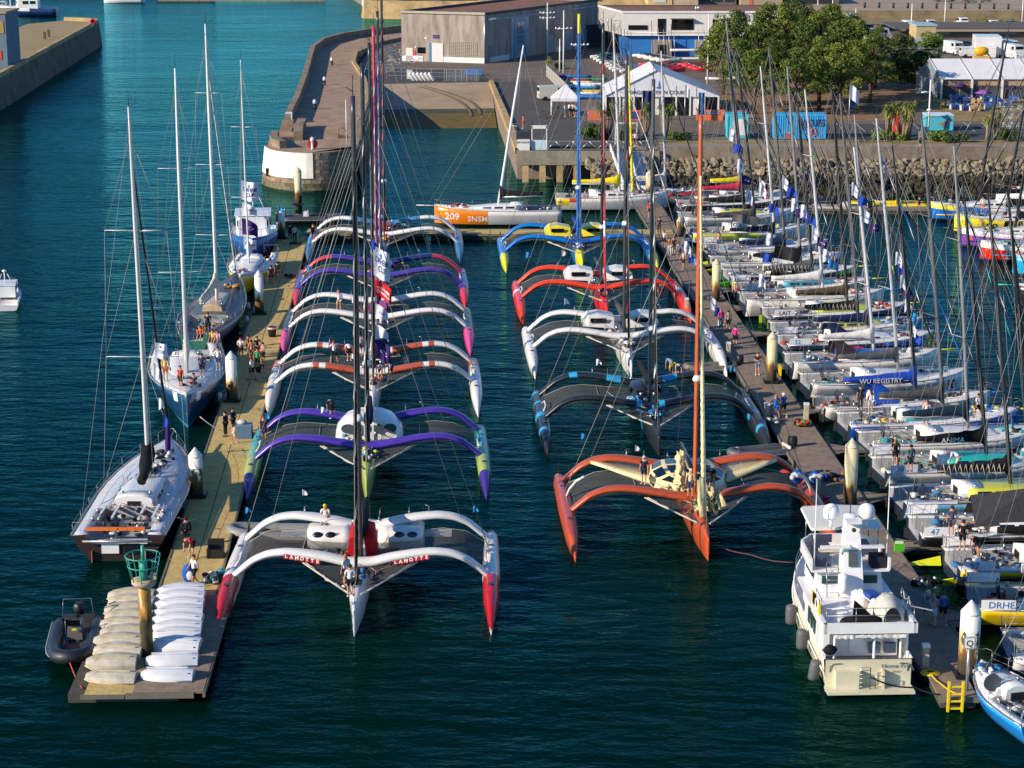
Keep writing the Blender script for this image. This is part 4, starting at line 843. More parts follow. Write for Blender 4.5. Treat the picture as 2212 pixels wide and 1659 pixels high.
c40(1494, 443, ['#d9dad9', '#a8232c'], 'white yacht with a yellow boom cover at the head of the right pontoon', sailc='#e3cf1c', yaw=6, B=3.6, L=10.5, rudder=0, mast=15, paint=lambda q, z: 1 if z < .25 else 0)
# class flags hoisted as sail panels: dark mesh squares with a white class plate
def classflag(u0, v0, w_, h_, Y, colr, num, label, text='CLASS', tc='#1b2a44', nc='#c9302c', plate='#e6e6e4', slant=.12):
    s = F / (Y * cos(TH) + (H - hat(Y, v0)) * sin(TH)); p = G(u0, v0, hat(Y, v0)); W_, H_ = w_ / s, h_ / s
    t = thing('class_flag', label, 'flag', (p.x, Y, hat(Y, v0)), 0, 'class banners hoisted over the racing yachts'); n = 8; rings = []
    for i in range(n + 1):
        x = W_ * i / n; yy = .12 * sin(i * .9); rings.append([(x, yy, -slant * x), (x - (H_ * .12), yy + .03, -H_ - slant * x * .6)])
    MB().loft(rings, 0, True, False, False).build('cloth', cloth(colr), t)
    pl_ = MB().box((W_ * .42, -.17, -H_ * .55), (W_ * .72, .02, H_ * .34), 0).build('plate', paint(plate, .6), t); pl_.rotation_euler = (0, slant * 1.6, 0)
    sz = min(W_ * .72 / 5.4, H_ * .26)
    wall_text(text, sz, (W_ * .33, -.2, -H_ * .6), 0, tc, pl_)
    if num: wall_text(num, sz, (W_ * .33 + sz * 3.3, -.2, -H_ * .62), 0, nc, pl_)
    return t
classflag(1583, 462, 58, 42, 205, '#77766f', '40', 'grey mesh square with a class plate above the yellow striped yacht')
classflag(1674, 530, 60, 70, 180, '#2b2b2e', '40', 'tall black banner with a class plate and a cloud and sun picture')
classflag(1838, 746, 66, 36, 152, '#c41f68', '40', 'magenta banner with a tilted class plate over the black boom', slant=.2)
classflag(2004, 866, 74, 44, 136, '#55565a', '40', 'dark grey mesh banner with a class plate beside the number 190 boat', slant=.16)
classflag(2187, 1062, 60, 80, 118, '#e5c30f', '', 'yellow banner reading FRA at the right edge', text='CLASS', slant=0)
p_ = G(2190, 1128, hat(118, 1128)); wall_text('FRA', .85, (p_.x + .62, 117.75, hat(118, 1128) - .1), 0, '#e9e6da', [o for o in bpy.data.objects if o.name.startswith('class_flag')][-1]).location = -Vector((G(2187, 1062, hat(118, 1062)).x, 118, hat(118, 1062)))
# boats across the basin, bows to the left
def far40(u, v, hullc, label, **k):
    i = len(FL); d = dict(L=12.2, B=4.4, h=1.45, seed=140 + i, hull=hullc, label=label, scow=2.8, mast=20, rake=6, group='racing yachts across the basin with bows to the left'); d.update(k)
    hd = radians(90 + k.get('yaw', -3)); b = G(u, v, 0); L = d['L']; dirv = Vector((-sin(hd), cos(hd), 0)); FL.append(yacht(b - dirv * L, hd, d))
far40(2006, 474, ['#1768c0', '#e8dc3c', '#dcdcd8'], 'bright blue yacht with 208 in yellow on its bow', paint=lambda q, z: 1 if z > 1.3 and q > .75 else (0 if q > .5 else 2), texts=[('208', .72, .35, .8, '#e0d84a')], yaw=2)
far40(2060, 502, ['#e6cf12', '#1b1a12', '#d8d9d6'], 'yellow yacht with black slashes and the number 199', paint=lambda q, z: 1 if .42 < q < .64 and int((q * 12.2 + z * .6) * 1.6) % 2 == 0 else 0, texts=[('199', .74, .4, .85, '#26241a')], spritc='#e0c21c', yaw=2)
far40(2076, 532, ['#7a3fa8', '#e8e0ec', '#e0604c'], 'purple and white yacht between the yellow and red ones', paint=lambda q, z: 1 if z > 1.25 else (2 if .9 < q < .96 and z > .5 and int(q * 80) % 2 else 0), yaw=0)
far40(2116, 562, ['#d8281c', '#ece8e4'], 'red yacht with white dots and 202 on its bow', paint=lambda q, z: 1 if z > 1.25 else 0, texts=[('202', .76, .35, .75, '#efe9e4'), ('●●●', .5, .3, .8, '#efe9e4')], yaw=0)
far40(2186, 594, ['#1e9fd0', '#e3e6e8'], 'cyan yacht numbered 17 cut off by the right edge', texts=[('17', .86, .35, .75, '#e8eef2')], spritc='#2fa8d8', yaw=0)
far40(2192, 660, ['#20242a', '#26c088'], 'dark yacht with a mint green bowsprit at the right edge', spritc='#2fd0a0', yaw=0)
far40(2150, 445, ['#e4e4e2', '#c8362c'], 'white yacht behind the blue one with a yellow awning frame', yaw=3)
# crossing boats at the far pontoon
FL.append(yacht(G(1212, 484, 0), radians(90 + 1), dict(label='white yacht with an orange bow panel reading 209 SNSM on the far pontoon', L=13.4, B=4.4, h=1.65, hull=['#dedcd8', '#e8801c'], seed=90, paint=lambda q, z: 1 if q > .58 and z > .45 else 0,
    texts=[('209', .86, .68, .75, '#efe9e2'), ('SNSM', .66, .55, .62, '#efe9e2')], mast=hat(214, 103), bend=0, rake=9, mastc=['#d9dadb'], sailc='#222225', clutter=['#26272b', '#d03c2c', '#dcdad5'], mastq=.5, boom=.34, spreaders=1, furl=0, spritc='#cfd0d0', antif='#3a2c26')))
FL.append(yacht(G(1200, 453, 0), radians(-90 + 2), dict(label='white yacht with a bright yellow boom cover moored beyond the far pontoon', L=12.4, B=4, h=1.5, hull=['#dddbd6', '#e4c72c', '#c43c2c', '#1f6fae'], seed=91, paint=lambda q, z: 1 if q < .12 and z > .7 else (2 if .06 < q < .2 and z > .9 else (3 if z < .35 else 0)),
    mast=19.5, mastc=['#c9cacc'], sailc='#e8d31e', packtext='DRHEAM', boom=.42, furl=1, furlc=['#e3dfd8', '#b9b5ad'], rake=2)))
FL.append(yacht(G(1322, 440, 0), radians(-90 + 1), dict(label='low white yacht with red topsides rails moored behind the yellow covered one', L=10.5, B=3.4, h=1.3, hull=['#dddbd6', '#c4303c'], seed=92, paint=lambda q, z: 1 if z > 1.1 else 0, mast=17, mastc=['#b9babc'], sailc='#c9c6bf', rake=2)))
FL.append(yacht(G(1352, 452, 0) + Vector((0, 9, 0)), radians(180 + 4), dict(label='small grey white yacht bow on to the camera with a furled yellow jib', L=10, B=3.3, h=1.35, hull=['#cdcbc5', '#dedcd6'], seed=93, mast=17.5, mastc=['#2b2c2e'], sailc='#4b4d50', furlc=['#e3cf1c', '#e3cf1c'], furlr=.2, rake=3, sprit=0)))
# ------------------------------------------------------------ big yachts along the left pontoon
stern = G(258, 1212, 0)
FL.append(yacht(stern, radians(.3), dict(name='racing_yacht', label='long grey white yacht with a black hull, open stern and folded black sail', L=18.4, spw=.8, sw=1.7, boomx=.1, B=5.3, h=1.45, hull=['#15161c', '#ccd2da'], antif='#2a1a18', deck='#b3bac4', seed=60, transom=.98, scow=2.1,
    mast=hat(110.3, 262), mastq=.56, rake=2.0, mastc=['#c9c8c4'], mr=.17, sprc='#c9c8c4', spreaders=2, sweep=.02, sailc='#17181a', boom=.30, roof=(.3, .6, .5, .45), roofc='#cfd4da', rudderc='#a8694a', cockpit=.27, furlc=['#26272a', '#3a3a3d'], furlr=.11, B_=0, clutter=['#1d1f22', '#c9c7c0', '#3a3c40'])))
b = FL[-1][0]; MB().box((-.2, .35, 1.75), (3.2, .25, .16)).build('orange_batten', paint('#e0701c', .5), b); MB().tube([(-1.9, -.35, 1.25), (1.9, -.35, 1.25)], .07).build('transom_tube', M_ALU, b)
R_ = random.Random(44); rp = MB()
for k in range(16): zigline(rp, (R_.uniform(-2, 2), R_.uniform(2, 6), 1.75), (R_.uniform(-1.6, 1.6), R_.uniform(8, 16), 1.8), 10, .3, .018, R_, k % 3)
stuff(rp.build('deck_lines', [M_ROPE, M_BLACK, mat('orange_rope', '#b0572f', .9)], b))
for x, y in ((-1.15, 7.6), (1.15, 7.6), (-.75, 9.0), (.75, 9.0)): o = MB().ball((x, y, 1.72), .3, 10, 0, (.6, 1.2, .25)).build('deck_window', M_GLASS, b)
bunch(8, (0, 12.5, 1.75), (1.0, 2.0, .25), 16, [cloth('#26282c'), cloth('#c9c7c0')], 'bagged_sails', b, 2)
for x in (-1.5, -.75, .75, 1.5): MB().box((x, 3.4, 1.75), (.12, 2.6, .1)).build('slat', M_WHITE, b)
for x in (-.45, .75): MB().box((x, -.06, .75), (.95 if x < 0 else .8, .1, .55)).build('transom_locker', M_WHITE if x < 0 else M_CARB, b)
text_mb('BORDEAUX', .16, lambda a, c: Vector((a - .5, -.02, 1.12 + c))).build('lettering', paint('#dedede', .5), b)
def bowon(u, v, L, hd, **k):     # bow waterline position and heading
    p = G(u, v, 0); d = Vector((-sin(hd), cos(hd), 0)); k['L'] = L; FL.append(yacht(p - d * L, hd, k)); return FL[-1]
bowon(406, 925, 18, pi + .15, label='navy blue sloop moored bow out with white markings on its bow', B=5.6, h=1.7, sheer=.35, hull=['#123a5c', '#d8dde2'], antif='#2f7f9c', seed=61, paint=lambda q, z: 1 if .9 < q < .94 and z > 1.2 else 0, scow=2.0, bowp=1.0,
      mast=hat(G(405, 880).y + 2, 150), mastq=.55, mastc=['#d4d3cf'], mr=.17, spreaders=2, sweep=.03, sailc='#d9d6cc', roof=(.28, .6, .5, .4), furl=0, rake=0.5, furlc=['#d9d6cc', '#cfccc2'], fenders=[-1], deck='#c6c9c6', twin=0, sprit=0)
FL.append(yacht(G(420, 765, 0), -.03, dict(L=21, name='classic_ketch', label='grey classic yacht with a dark deck and cream furled mizzen', B=5.0, h=1.5, sheer=.5, hull=['#8f9296', '#c9c7c0'], seed=62, scow=1.9, bowp=1.0, transom=.45, deck='#4a464a', roof=(.4, .72, .34, .5), roofc='#b9a383', windows=3,
      shelter=0, mast=hat(169, 48), mastq=.52, mastc=['#dedcd8'], mr=.18, spreaders=3, sweep=.0, sailc='#cfc6b4', boom=.36, boomz=1.7, rake=1.0, furl=1, furlc=['#d6d2c8', '#c7c2b6'], twin=0, rudder=0, sprit=0, fenders=[1], antif='#2f6f5c', clutter=['#8f6a42', '#e0a020', '#2f88b0'])))
bowon(521, 643, 13.5, pi + .0, label='yellow hulled sloop with a white deck moored bow out', B=4.3, h=1.45, sheer=.3, hull=['#d9b60f', '#dcdcd8'], seed=63, scow=2.0, bowp=1.0, mast=hat(183, 133), mastq=.55, mastc=['#d6d6d2'], spreaders=2, sweep=0, sailc='#c9d0d6', furl=0, rake=0, fenders=[-1], twin=0, antif='#6b5a14', lean=.012, sprit=0, clutter=['#b8242c', '#2f5fa8', '#d6d7d6'])
# ------------------------------------------------------------ pontoons
M_PLANKL = mat('pale_decking', '#c9b06c', .85, 0, .12, 1.2, bump=.25, dirt='#a8935c'); M_PLANKD = mat('grey_decking', '#8f7e6a', .85, 0, .16, 1.2, bump=.25, dirt='#6c5f50')
M_FLOAT = mat('pontoon_float', '#4a463c', .9, 0, .2, 2); M_FRAME = mat('pontoon_frame', '#6d675b', .8, 0, .15, 2)
def planked(m, key, dirx):                # same decking with plank joints as fine relief
    if key in MATS: return MATS[key]
    c = m.copy(); n = c.node_tree.nodes; l = c.node_tree.links; tc = n.new('ShaderNodeTexCoord'); wv = n.new('ShaderNodeTexWave'); wv.bands_direction = dirx; wv.inputs['Scale'].default_value = 1.9; wv.inputs['Distortion'].default_value = .15
    b = [q for q in n if q.type == 'BSDF_PRINCIPLED'][0]; src = b.inputs['Base Color'].links[0].from_socket
    r = n.new('ShaderNodeMapRange'); r.inputs[1].default_value = 0; r.inputs[2].default_value = .25; r.inputs[3].default_value = .55; r.inputs[4].default_value = 1
    l.new(tc.outputs['Object'], wv.inputs[0]); l.new(wv.outputs[0], r.inputs[0]); mx = n.new('ShaderNodeMix'); mx.data_type = 'RGBA'; mx.blend_type = 'MULTIPLY'; mx.inputs[0].default_value = 1
    l.new(src, mx.inputs[6]); l.new(r.outputs[0], mx.inputs[7]); l.new(mx.outputs[2], b.inputs['Base Color']); MATS[key] = c; return c
ML_, MD_ = planked(M_PLANKL, 'pale_planks', 'Y'), planked(M_PLANKD, 'grey_planks', 'Y')
MDX = planked(M_PLANKD, 'grey_planks_x', 'X')
def pontoon(pts, w, name, label, m, seg, z=.55, cat='pontoon', strips=1):
    """walkway along pts (right-hand edge line), w wide to the left, split into sections"""
    t = thing(name, label, cat, (0, 0, 0)); a, b = Vector((*pts[0], 0)), Vector((*pts[1], 0)); d = (b - a); L = d.length; d.normalize(); q = Vector((-d.y, d.x, 0)); n = max(1, round(L / seg)); ang = atan2(d.y, d.x) - pi / 2
    for i in range(n):
        s0, s1 = L * i / n + .03, L * (i + 1) / n - .03; c = a + d * (s0 + s1) / 2 + q * w / 2
        for k in range(strips):
            ww = w / strips; o = MB().box((0, 0, 0), (ww - .05, s1 - s0, .1)).build('deck_panel', m, t, c + q * (ww * (k + .5) - w / 2) + Vector((0, 0, z - .05)), ang)
        MB().box((0, 0, 0), (w - .1, s1 - s0 - .5, .55)).build('float', M_FLOAT, t, c + Vector((0, 0, z - .42)), ang)
        for e in (-1, 1): MB().box((0, 0, 0), (.1, s1 - s0, .22)).build('edge_beam', M_FRAME, t, c + q * e * (w / 2 + .03) + Vector((0, 0, z - .07)), ang)
    return t, a, d, q, L
LP0, LP1 = (-15.35, 101.2), (-21.0, 212)
tL, aL, dL, qL, _ = pontoon([(-15.3, 101.0), (-20.6, 206)], 3.0, 'pontoon', 'long sunlit pale decked pontoon along the left row of trimarans', ML_, 6, strips=2)
# wide end platform carrying the tenders
tE = thing('end_platform', 'wide pontoon end carrying rows of upturned dinghies', 'pontoon', (0, 0, 0))
for c, s, m in (((-17.9, 88.9, .5), (3.2, 1.9, .1), ML_), ((-15.9, 94.5, .55), (3.2, 12.9, .1), MD_), ((-18.6, 95.4, .5), (2.1, 11.0, .1), ML_)):
    MB().box((0, 0, 0), s).build('deck_panel', m, tE, c, .035)
MB().box((-18.0, 94.6, .15), (5.0, 12.6, .55), 0, .035).build('float', M_FLOAT, tE); MB().box((-16.05, 88.0, .44), (3.1, .1, .26), 0, .035).build('edge_beam', M_FRAME, tE); MB().box((-18.65, 87.93, .42), (2.0, .1, .22), 0, .035).build('edge_beam', M_FRAME, tE)
MB().box((-14.28, 94.55, .45), (.12, 12.9, .26), 0, .035).build('edge_beam', M_FRAME, tE)
# far cross pontoon
pontoon([(-21.0, 207.5), (16.5, 207.2)], 2.9, 'pontoon', 'cross pontoon joining the two rows at the far end', planked(M_PLANKL, 'pale_planks_x', 'X'), 6, z=.6)
# right pontoon with fingers
RX = lambda y: 21.9 - .042 * (y - 93)
tR, aR, dR, qR, _ = pontoon([(RX(90.6), 90.6), (RX(236), 236)], 2.75, 'pontoon', 'long grey decked pontoon between the trimarans and the racing yachts', MD_, 6)
for c_, s__ in (((20.25, 89.0, .5), (1.75, 3.0, .1)),): MB().box((0, 0, 0), s__).build('deck_panel', MD_, tR, c_)
MB().box((20.25, 89.05, .15), (1.6, 2.8, .5)).build('float', M_FLOAT, tR); MB().box((20.25, 87.45, .47), (1.8, .1, .26)).build('edge_beam', M_FRAME, tR)
fing = [(2060, 1332), (2000, 1176), (1905, 1072), (1842, 968), (1755, 884), (1668, 790), (1640, 720), (1590, 664), (1548, 625), (1510, 570), (1478, 515)]
for i, (u, v) in enumerate(fing):
    p = G(u, v, .5); x0 = RX(p.y) + .05
    f = thing('finger_pontoon', ['finger pontoon below the white yacht with yellow rudders', 'finger pontoon carrying a green bag beside the black hulled yacht', 'finger pontoon with brown matting beside the light blue stern', 'finger pontoon just behind the blue quilted yacht beside a rusty pile', 'finger pontoon between the ivory and pale grey yachts', 'finger pontoon beside the yellow ladder', 'finger pontoon between the lime sided and navy yachts',
        'finger pontoon beside the high sided white yacht', 'finger pontoon behind the vivid green rudders', 'short finger pontoon beside the plain grey white yacht', 'farthest finger pontoon along the right pontoon'][i], 'pontoon', (x0, p.y, 0), radians(6), 'finger pontoons off the right pontoon')
    for k in range(4): MB().box((1.4 + k * 2.75, 0, .42), (2.68, .95, .1)).build('deck_panel', MDX, f)
    MB().box((5.5, 0, .12), (10.6, .8, .45)).build('float', M_FLOAT, f)
    for e in (-1, 1): MB().box((5.5, e * .52, .37), (11, .1, .18)).build('edge_beam', M_FRAME, f)
    MB().add([(0, -1.5, .46), (0, 1.5, .46), (1.3, .5, .46), (1.3, -.5, .46)], [(0, 3, 2, 1)]).build('gusset', M_FRAME, f)
pontoon([(28, 223.5), (80, 222)], 2.6, 'pontoon', 'grey floating pontoon along the foot of the boulder bank', planked(M_PLANKD, 'grey_planks_x', 'X'), 8)
tag(MB().box((0, 0, .45), (46, 2.2, .6)).build('floating_dock', MD_, None, (-74, 575, 0)), 'dark floating dock behind the fishing boat at top left', 'pontoon')
# ------------------------------------------------------------ piles
M_PILE = mat('pile_cream', '#cfc39a', .75, 0, .12, 1.2, bump=.1); M_PCAP = mat('pile_cap', '#cfc7a8', .7, 0, .12, 2); M_PWH = mat('pile_white', '#dcdad2', .6, 0, .08, 1)
def pilemat(key, c1, c2, rust, z0=.6, z1=3.1):
    m = bpy.data.materials.new(key); m.use_nodes = True; n = m.node_tree.nodes; l = m.node_tree.links; b = n['Principled BSDF']; b.inputs['Roughness'].default_value = .8
    tc = n.new('ShaderNodeTexCoord'); mp = n.new('ShaderNodeMapping'); mp.inputs['Scale'].default_value = (2.2, 2.2, .45); nz = n.new('ShaderNodeTexNoise'); nz.inputs['Scale'].default_value = 2; nz.inputs['Detail'].default_value = 6
    l.new(tc.outputs['Object'], mp.inputs[0]); l.new(mp.outputs[0], nz.inputs[0]); sx = n.new('ShaderNodeSeparateXYZ'); l.new(tc.outputs['Object'], sx.inputs[0])
    mr = n.new('ShaderNodeMapRange'); mr.inputs[1].default_value = z0; mr.inputs[2].default_value = z1; mr.inputs[3].default_value = .42; mr.inputs[4].default_value = -.25; l.new(sx.outputs[2], mr.inputs[0])
    ad = n.new('ShaderNodeMath'); l.new(mr.outputs[0], ad.inputs[0]); l.new(nz.outputs[0], ad.inputs[1])
    cr = n.new('ShaderNodeValToRGB'); e = cr.color_ramp.elements; e[0].position = .42; e[0].color = (*hx(c1), 1); e[1].position = .52; e[1].color = (*hx(c2), 1)
    x = cr.color_ramp.elements.new(.62); x.color = (*hx(rust), 1); x = cr.color_ramp.elements.new(.85); x.color = (*hx('#33301c'), 1)
    l.new(ad.outputs[0], cr.inputs[0]); l.new(cr.outputs[0], b.inputs['Base Color']); return m
MP1, MP2 = pilemat('pile_rusty', '#cdc29b', '#b59a52', '#6b4526'), pilemat('pile_stained_white', '#dedcd4', '#c9a552', '#744a22')  # cream and white piles, turning mustard, rust and dark towards the foot
def pile(u, v, vtop, r, label, m=None, txt=None, white=False):
    p = G(u, v, .55); top = hat(p.y, vtop); t = thing('mooring_pile', label, 'pile', (p.x, p.y, 0), group='mooring piles')
    MB().lathe([(r, -1), (r, top - r * 1.3)], n=18).build('shaft', m or MP1, t); MB().lathe([(r * 1.04, top - r * 1.35), (r * 1.02, top - r * 1.2), (.03, top)], n=14).build('cap', M_PCAP if not white else M_PWH, t)
    for s in (-1, 1): MB().box((s * (r + .12), 0, .68), (.12, r * 2.6, .2)).build('guide_bracket', M_BLACK, t)
    MB().box((0, -r - .12, .68), (r * 2.4, .12, .2)).build('guide_bracket', M_BLACK, t)
    for (s, z, a, sz) in (txt or []):
        text_mb(s, sz, lambda x, y: Vector(((r + .012) * sin(a + x / r), -(r + .012) * cos(a + x / r), top - z + y)), bold=.03).build('lettering', paint('#3b4a42', .6), t)
    return t
R_P = .36
pile(1835, 1098, 946, .40, 'rust streaked cream pile beside the finger with brown matting')
pile(1666, 826, 716, .38, 'cream pile next to the yellow ladder on the right pontoon')
pile(1546, 650, 558, .36, 'cream pile in front of the vivid green rudders')
pile(1468, 510, 468, .34, 'cream pile beside the yellow striped yacht at the far end of the right pontoon')
pile(1402, 432, 366, .40, 'cream pile in front of the boulder bank')
pile(425, 1072, 966, .42, 'white pile lettered L and O beside the pale pontoon', MP2, [('L', 1.75, -.75, .62), ('O', 1.75, .28, .62)], True)
pile(502, 866, 758, .40, 'white topped pile with a mustard brown lower half beside the navy sloop', MP2, None, True)
pile(561, 678, 583, .38, 'white topped pile with yellow stains beside the yellow hulled sloop', MP2, None, True)
pile(609, 515, 450, .36, 'white topped pile with a dark foot beside the blue pilot boat', MP2, None, True)  # foot darkens by the same colour ramp as the other white piles
pile(645, 442, 360, .40, 'pale pile standing alone in the water in front of the white pier head')
pQ = pile(2090, 1458, 1296, .47, 'thick pile lettered Q at the near end of the right pontoon', MP2, [('Q', 2.25, -.1, .95)], True)
p = G(2088, 1492, .55); s_ = thing('berth_sign', 'small square Q sign on a grey post in front of the thick pile', 'sign', p)
MB().tube([(0, 0, 0), (0, 0, 2.2)], .07).build('post', M_ALU, s_); MB().box((0, -.06, 2.35), (.52, .05, .6)).build('board', paint('#8b8f90', .5), s_); MB().box((0, -.09, 2.35), (.42, .03, .48)).build('plate', M_WHITE, s_); wall_text('Q', .3, (0, -.115, 2.2), 0, '#2f3b36', s_)
# green beacon pile
p = G(318, 1418, .5); r = .31; b = thing('channel_beacon', 'tall green and rust channel beacon with a basket on top at the pontoon end', 'beacon', (p.x, p.y, 0))
topz = hat(p.y, 1178)
bm_ = pilemat('beacon_pile', '#3f7f6c', '#c9bfa0', '#b07f28', 1.2, 6.5); hz = hat(p.y, 1258)
MB().lathe([(r, -1), (r, hz)], n=18).build('shaft', bm_, b); MB().lathe([(.5, hz - .15), (.58, hz), (.58, hz + .14), (.3, hz + .15)], n=18).build('collar', mat('rusty_white', '#b8aa90', .8, 0, .2, 2, dirt='#7a5a3c'), b)
MB().tube([(0, 0, hz + .1), (0, 0, hz + 1.1)], .2, 12).tube([(0, 0, hz + 1.1), (0, 0, topz)], .08, 8).build('mast_tube', paint('#2f9c8a', .5), b)
mg = MB(); n = 20
for R1, z in ((.82, hz + 1.35), (.72, hz + .85)): mg.tube([(cos(2 * pi * k / n) * R1, sin(2 * pi * k / n) * R1, z) for k in range(n + 1)], .035, 5)
for k in range(8): a = 2 * pi * k / 8; mg.tube([(cos(a) * .56, sin(a) * .56, hz + .1), (cos(a) * .82, sin(a) * .82, hz + 1.35)], .025, 4)
stuff(mg.build('basket_cage', paint('#2f8f7c', .5), b)); MB().box((.45, .1, hz + .3), (.3, .25, .3)).build('battery_box', mat('box_beige', '#a89c80', .7), b)
# ladders
def ladder(u, v, h, label, rot=0):
    p = G(u, v, .5); t = thing('dock_ladder', label, 'ladder', (p.x, p.y - .15, -.45), rot)
    ym = paint('#e3c80c', .5)
    for s in (-.32, .32): MB().box((s, 0, h / 2), (.1, .14, h)).build('rail', ym, t)
    for i in range(int(h / .35)): MB().box((0, 0, .25 + i * .35), (.6, .08, .07)).build('rung', ym, t)
ladder(2062, 1512, 1.9, 'yellow ladder hanging at the near end of the right pontoon'); ladder(1684, 810, 1.7, 'yellow ladder beside the cream pile on the right pontoon', pi / 2)
# service pedestals
for u, v, lb in ((1766, 1065, 'cream service pedestal on the pontoon near the terracotta trimaran'), (1656, 905, 'cream service pedestal beside the black trimaran'), (1741, 905, 'white service pedestal beside the toolbox'), (1998, 1440, 'white topped service pedestal near the thick lettered pile'), (1483, 672, 'small service pedestal beside the red trimaran'), (1573, 770, 'small service pedestal beside the white trimaran')):
    p = G(u, v, .55); t = thing('service_pedestal', lb, 'pedestal', p); MB().box((0, 0, .5), (.32, .32, 1.0), 0, top=.9).build('body', mat('pedestal', '#b9ae94', .6), t); MB().box((0, 0, 1.06), (.36, .36, .14)).build('cap', M_WHITE, t)
# dinghies stored upside down
def dinghy_mesh(L, B, h, name, mats):
    rings = []; n = 14
    for i in range(n + 1):
        q = i / n; w_ = B / 2 * (.84 + .16 * sin(min(1, q / .45) * pi / 2)) * (1 - max(0, (q - .45) / .55) ** 2.2 * .6); hh = h * (.62 + .38 * sin((.12 + .8 * q) * pi) ** .8) * (1 - max(0, (q - .85) / .15) * .25)
        y = -L / 2 + L * q; rings.append([(x * w_, y, z * hh) for x, z in ((-1.04, 0), (-1.04, .1), (-.98, .12), (-.86, .64), (-.8, .68), (-.42, .9), (-.38, .95), (0, 1), (.38, .95), (.42, .9), (.8, .68), (.86, .64), (.98, .12), (1.04, .1), (1.04, 0))])
    return MB().loft(rings, 0, False)
DW = dinghy_mesh(2.5, 1.3, .46, 'd', None); DG = dinghy_mesh(2.35, 1.25, .42, 'd', None)
m_dw, m_dg = paint('#cfd3d6', .35), mat('grubby_dinghy', '#bdb7a6', .6, 0, .12, 1.3, dirt='#8f8a7c')
dwm, dgm = DW.mesh('shell', m_dw), DG.mesh('shell', m_dg)
keelw = MB().box((0, 0, 0), (.05, 1.9, .05)).mesh('keel_strip', m_dw); kg = MB().box((0, 0, 0), (.05, 1.8, .05)).mesh('keel_strip', mat('yellowed_edge', '#c9b98a', .6))
gun = MB().tube([(-.62, -1.2, .03), (-.64, 0, .03), (-.45, .9, .03), (-.18, 1.22, .03)], .035, 5).tube([(.62, -1.2, .03), (.64, 0, .03), (.45, .9, .03), (.18, 1.22, .03)], .035, 5)
gw, gg = gun.mesh('gunwale', m_dw), gun.mesh('gunwale', mat('yellowed_edge', '#c9b98a', .6))
ords = ['nearest', 'second', 'third', 'fourth', 'fifth', 'sixth', 'seventh', 'eighth', 'ninth', 'tenth']
for i, (u, v) in enumerate([(362, 1462), (372, 1430), (378, 1404), (380, 1385), (382, 1369), (384, 1352), (386, 1335), (388, 1319), (390, 1303), (391, 1288)]):
    p = G(u, v, .62); o = thing('upturned_dinghy', 'clean white upturned dinghy, %s from the water in the right hand stack' % ords[i], 'dinghy', p, pi / 2 + .03 - .03 * (i % 3), 'upturned dinghies stacked on the pontoon end')
    put('shell', dwm, o, scl=(1, .97 + .01 * (i % 3), 1)); put('keel_strip', keelw, o, (0, 0, .47)); put('gunwale', gw, o); MB().cyl((-.35, -1.05, .26), .05, .06, 8).build('bung', M_BLACK, o)
    o.rotation_euler = (0, 0, pi / 2 + .09 * sin(i * 2.3)); o.children[0].rotation_euler = (0, .0, 0); o.rotation_euler.x = 0
    if i > 1: o.rotation_euler.y = -.32; o.location.z += .16
for i, (u, v) in enumerate([(236, 1466), (246, 1439), (252, 1416), (260, 1394), (266, 1376), (272, 1359), (276, 1342), (280, 1326), (283, 1310), (285, 1296)]):
    p = G(u, v, .58); o = thing('upturned_dinghy', 'grubby grey upturned dinghy, %s from the water in the left hand stack' % ords[i], 'dinghy', p, pi / 2, 'upturned dinghies stacked on the pontoon end')
    put('shell', dgm, o); put('keel_strip', kg, o, (0, 0, .42)); put('gunwale', gg, o)
    o.rotation_euler = (0, -.3 if i else -.05, pi / 2 - .06 + .1 * sin(i * 2.1)); o.location.z += .14 if i else 0; o.location.x += .1 * cos(i * 3)
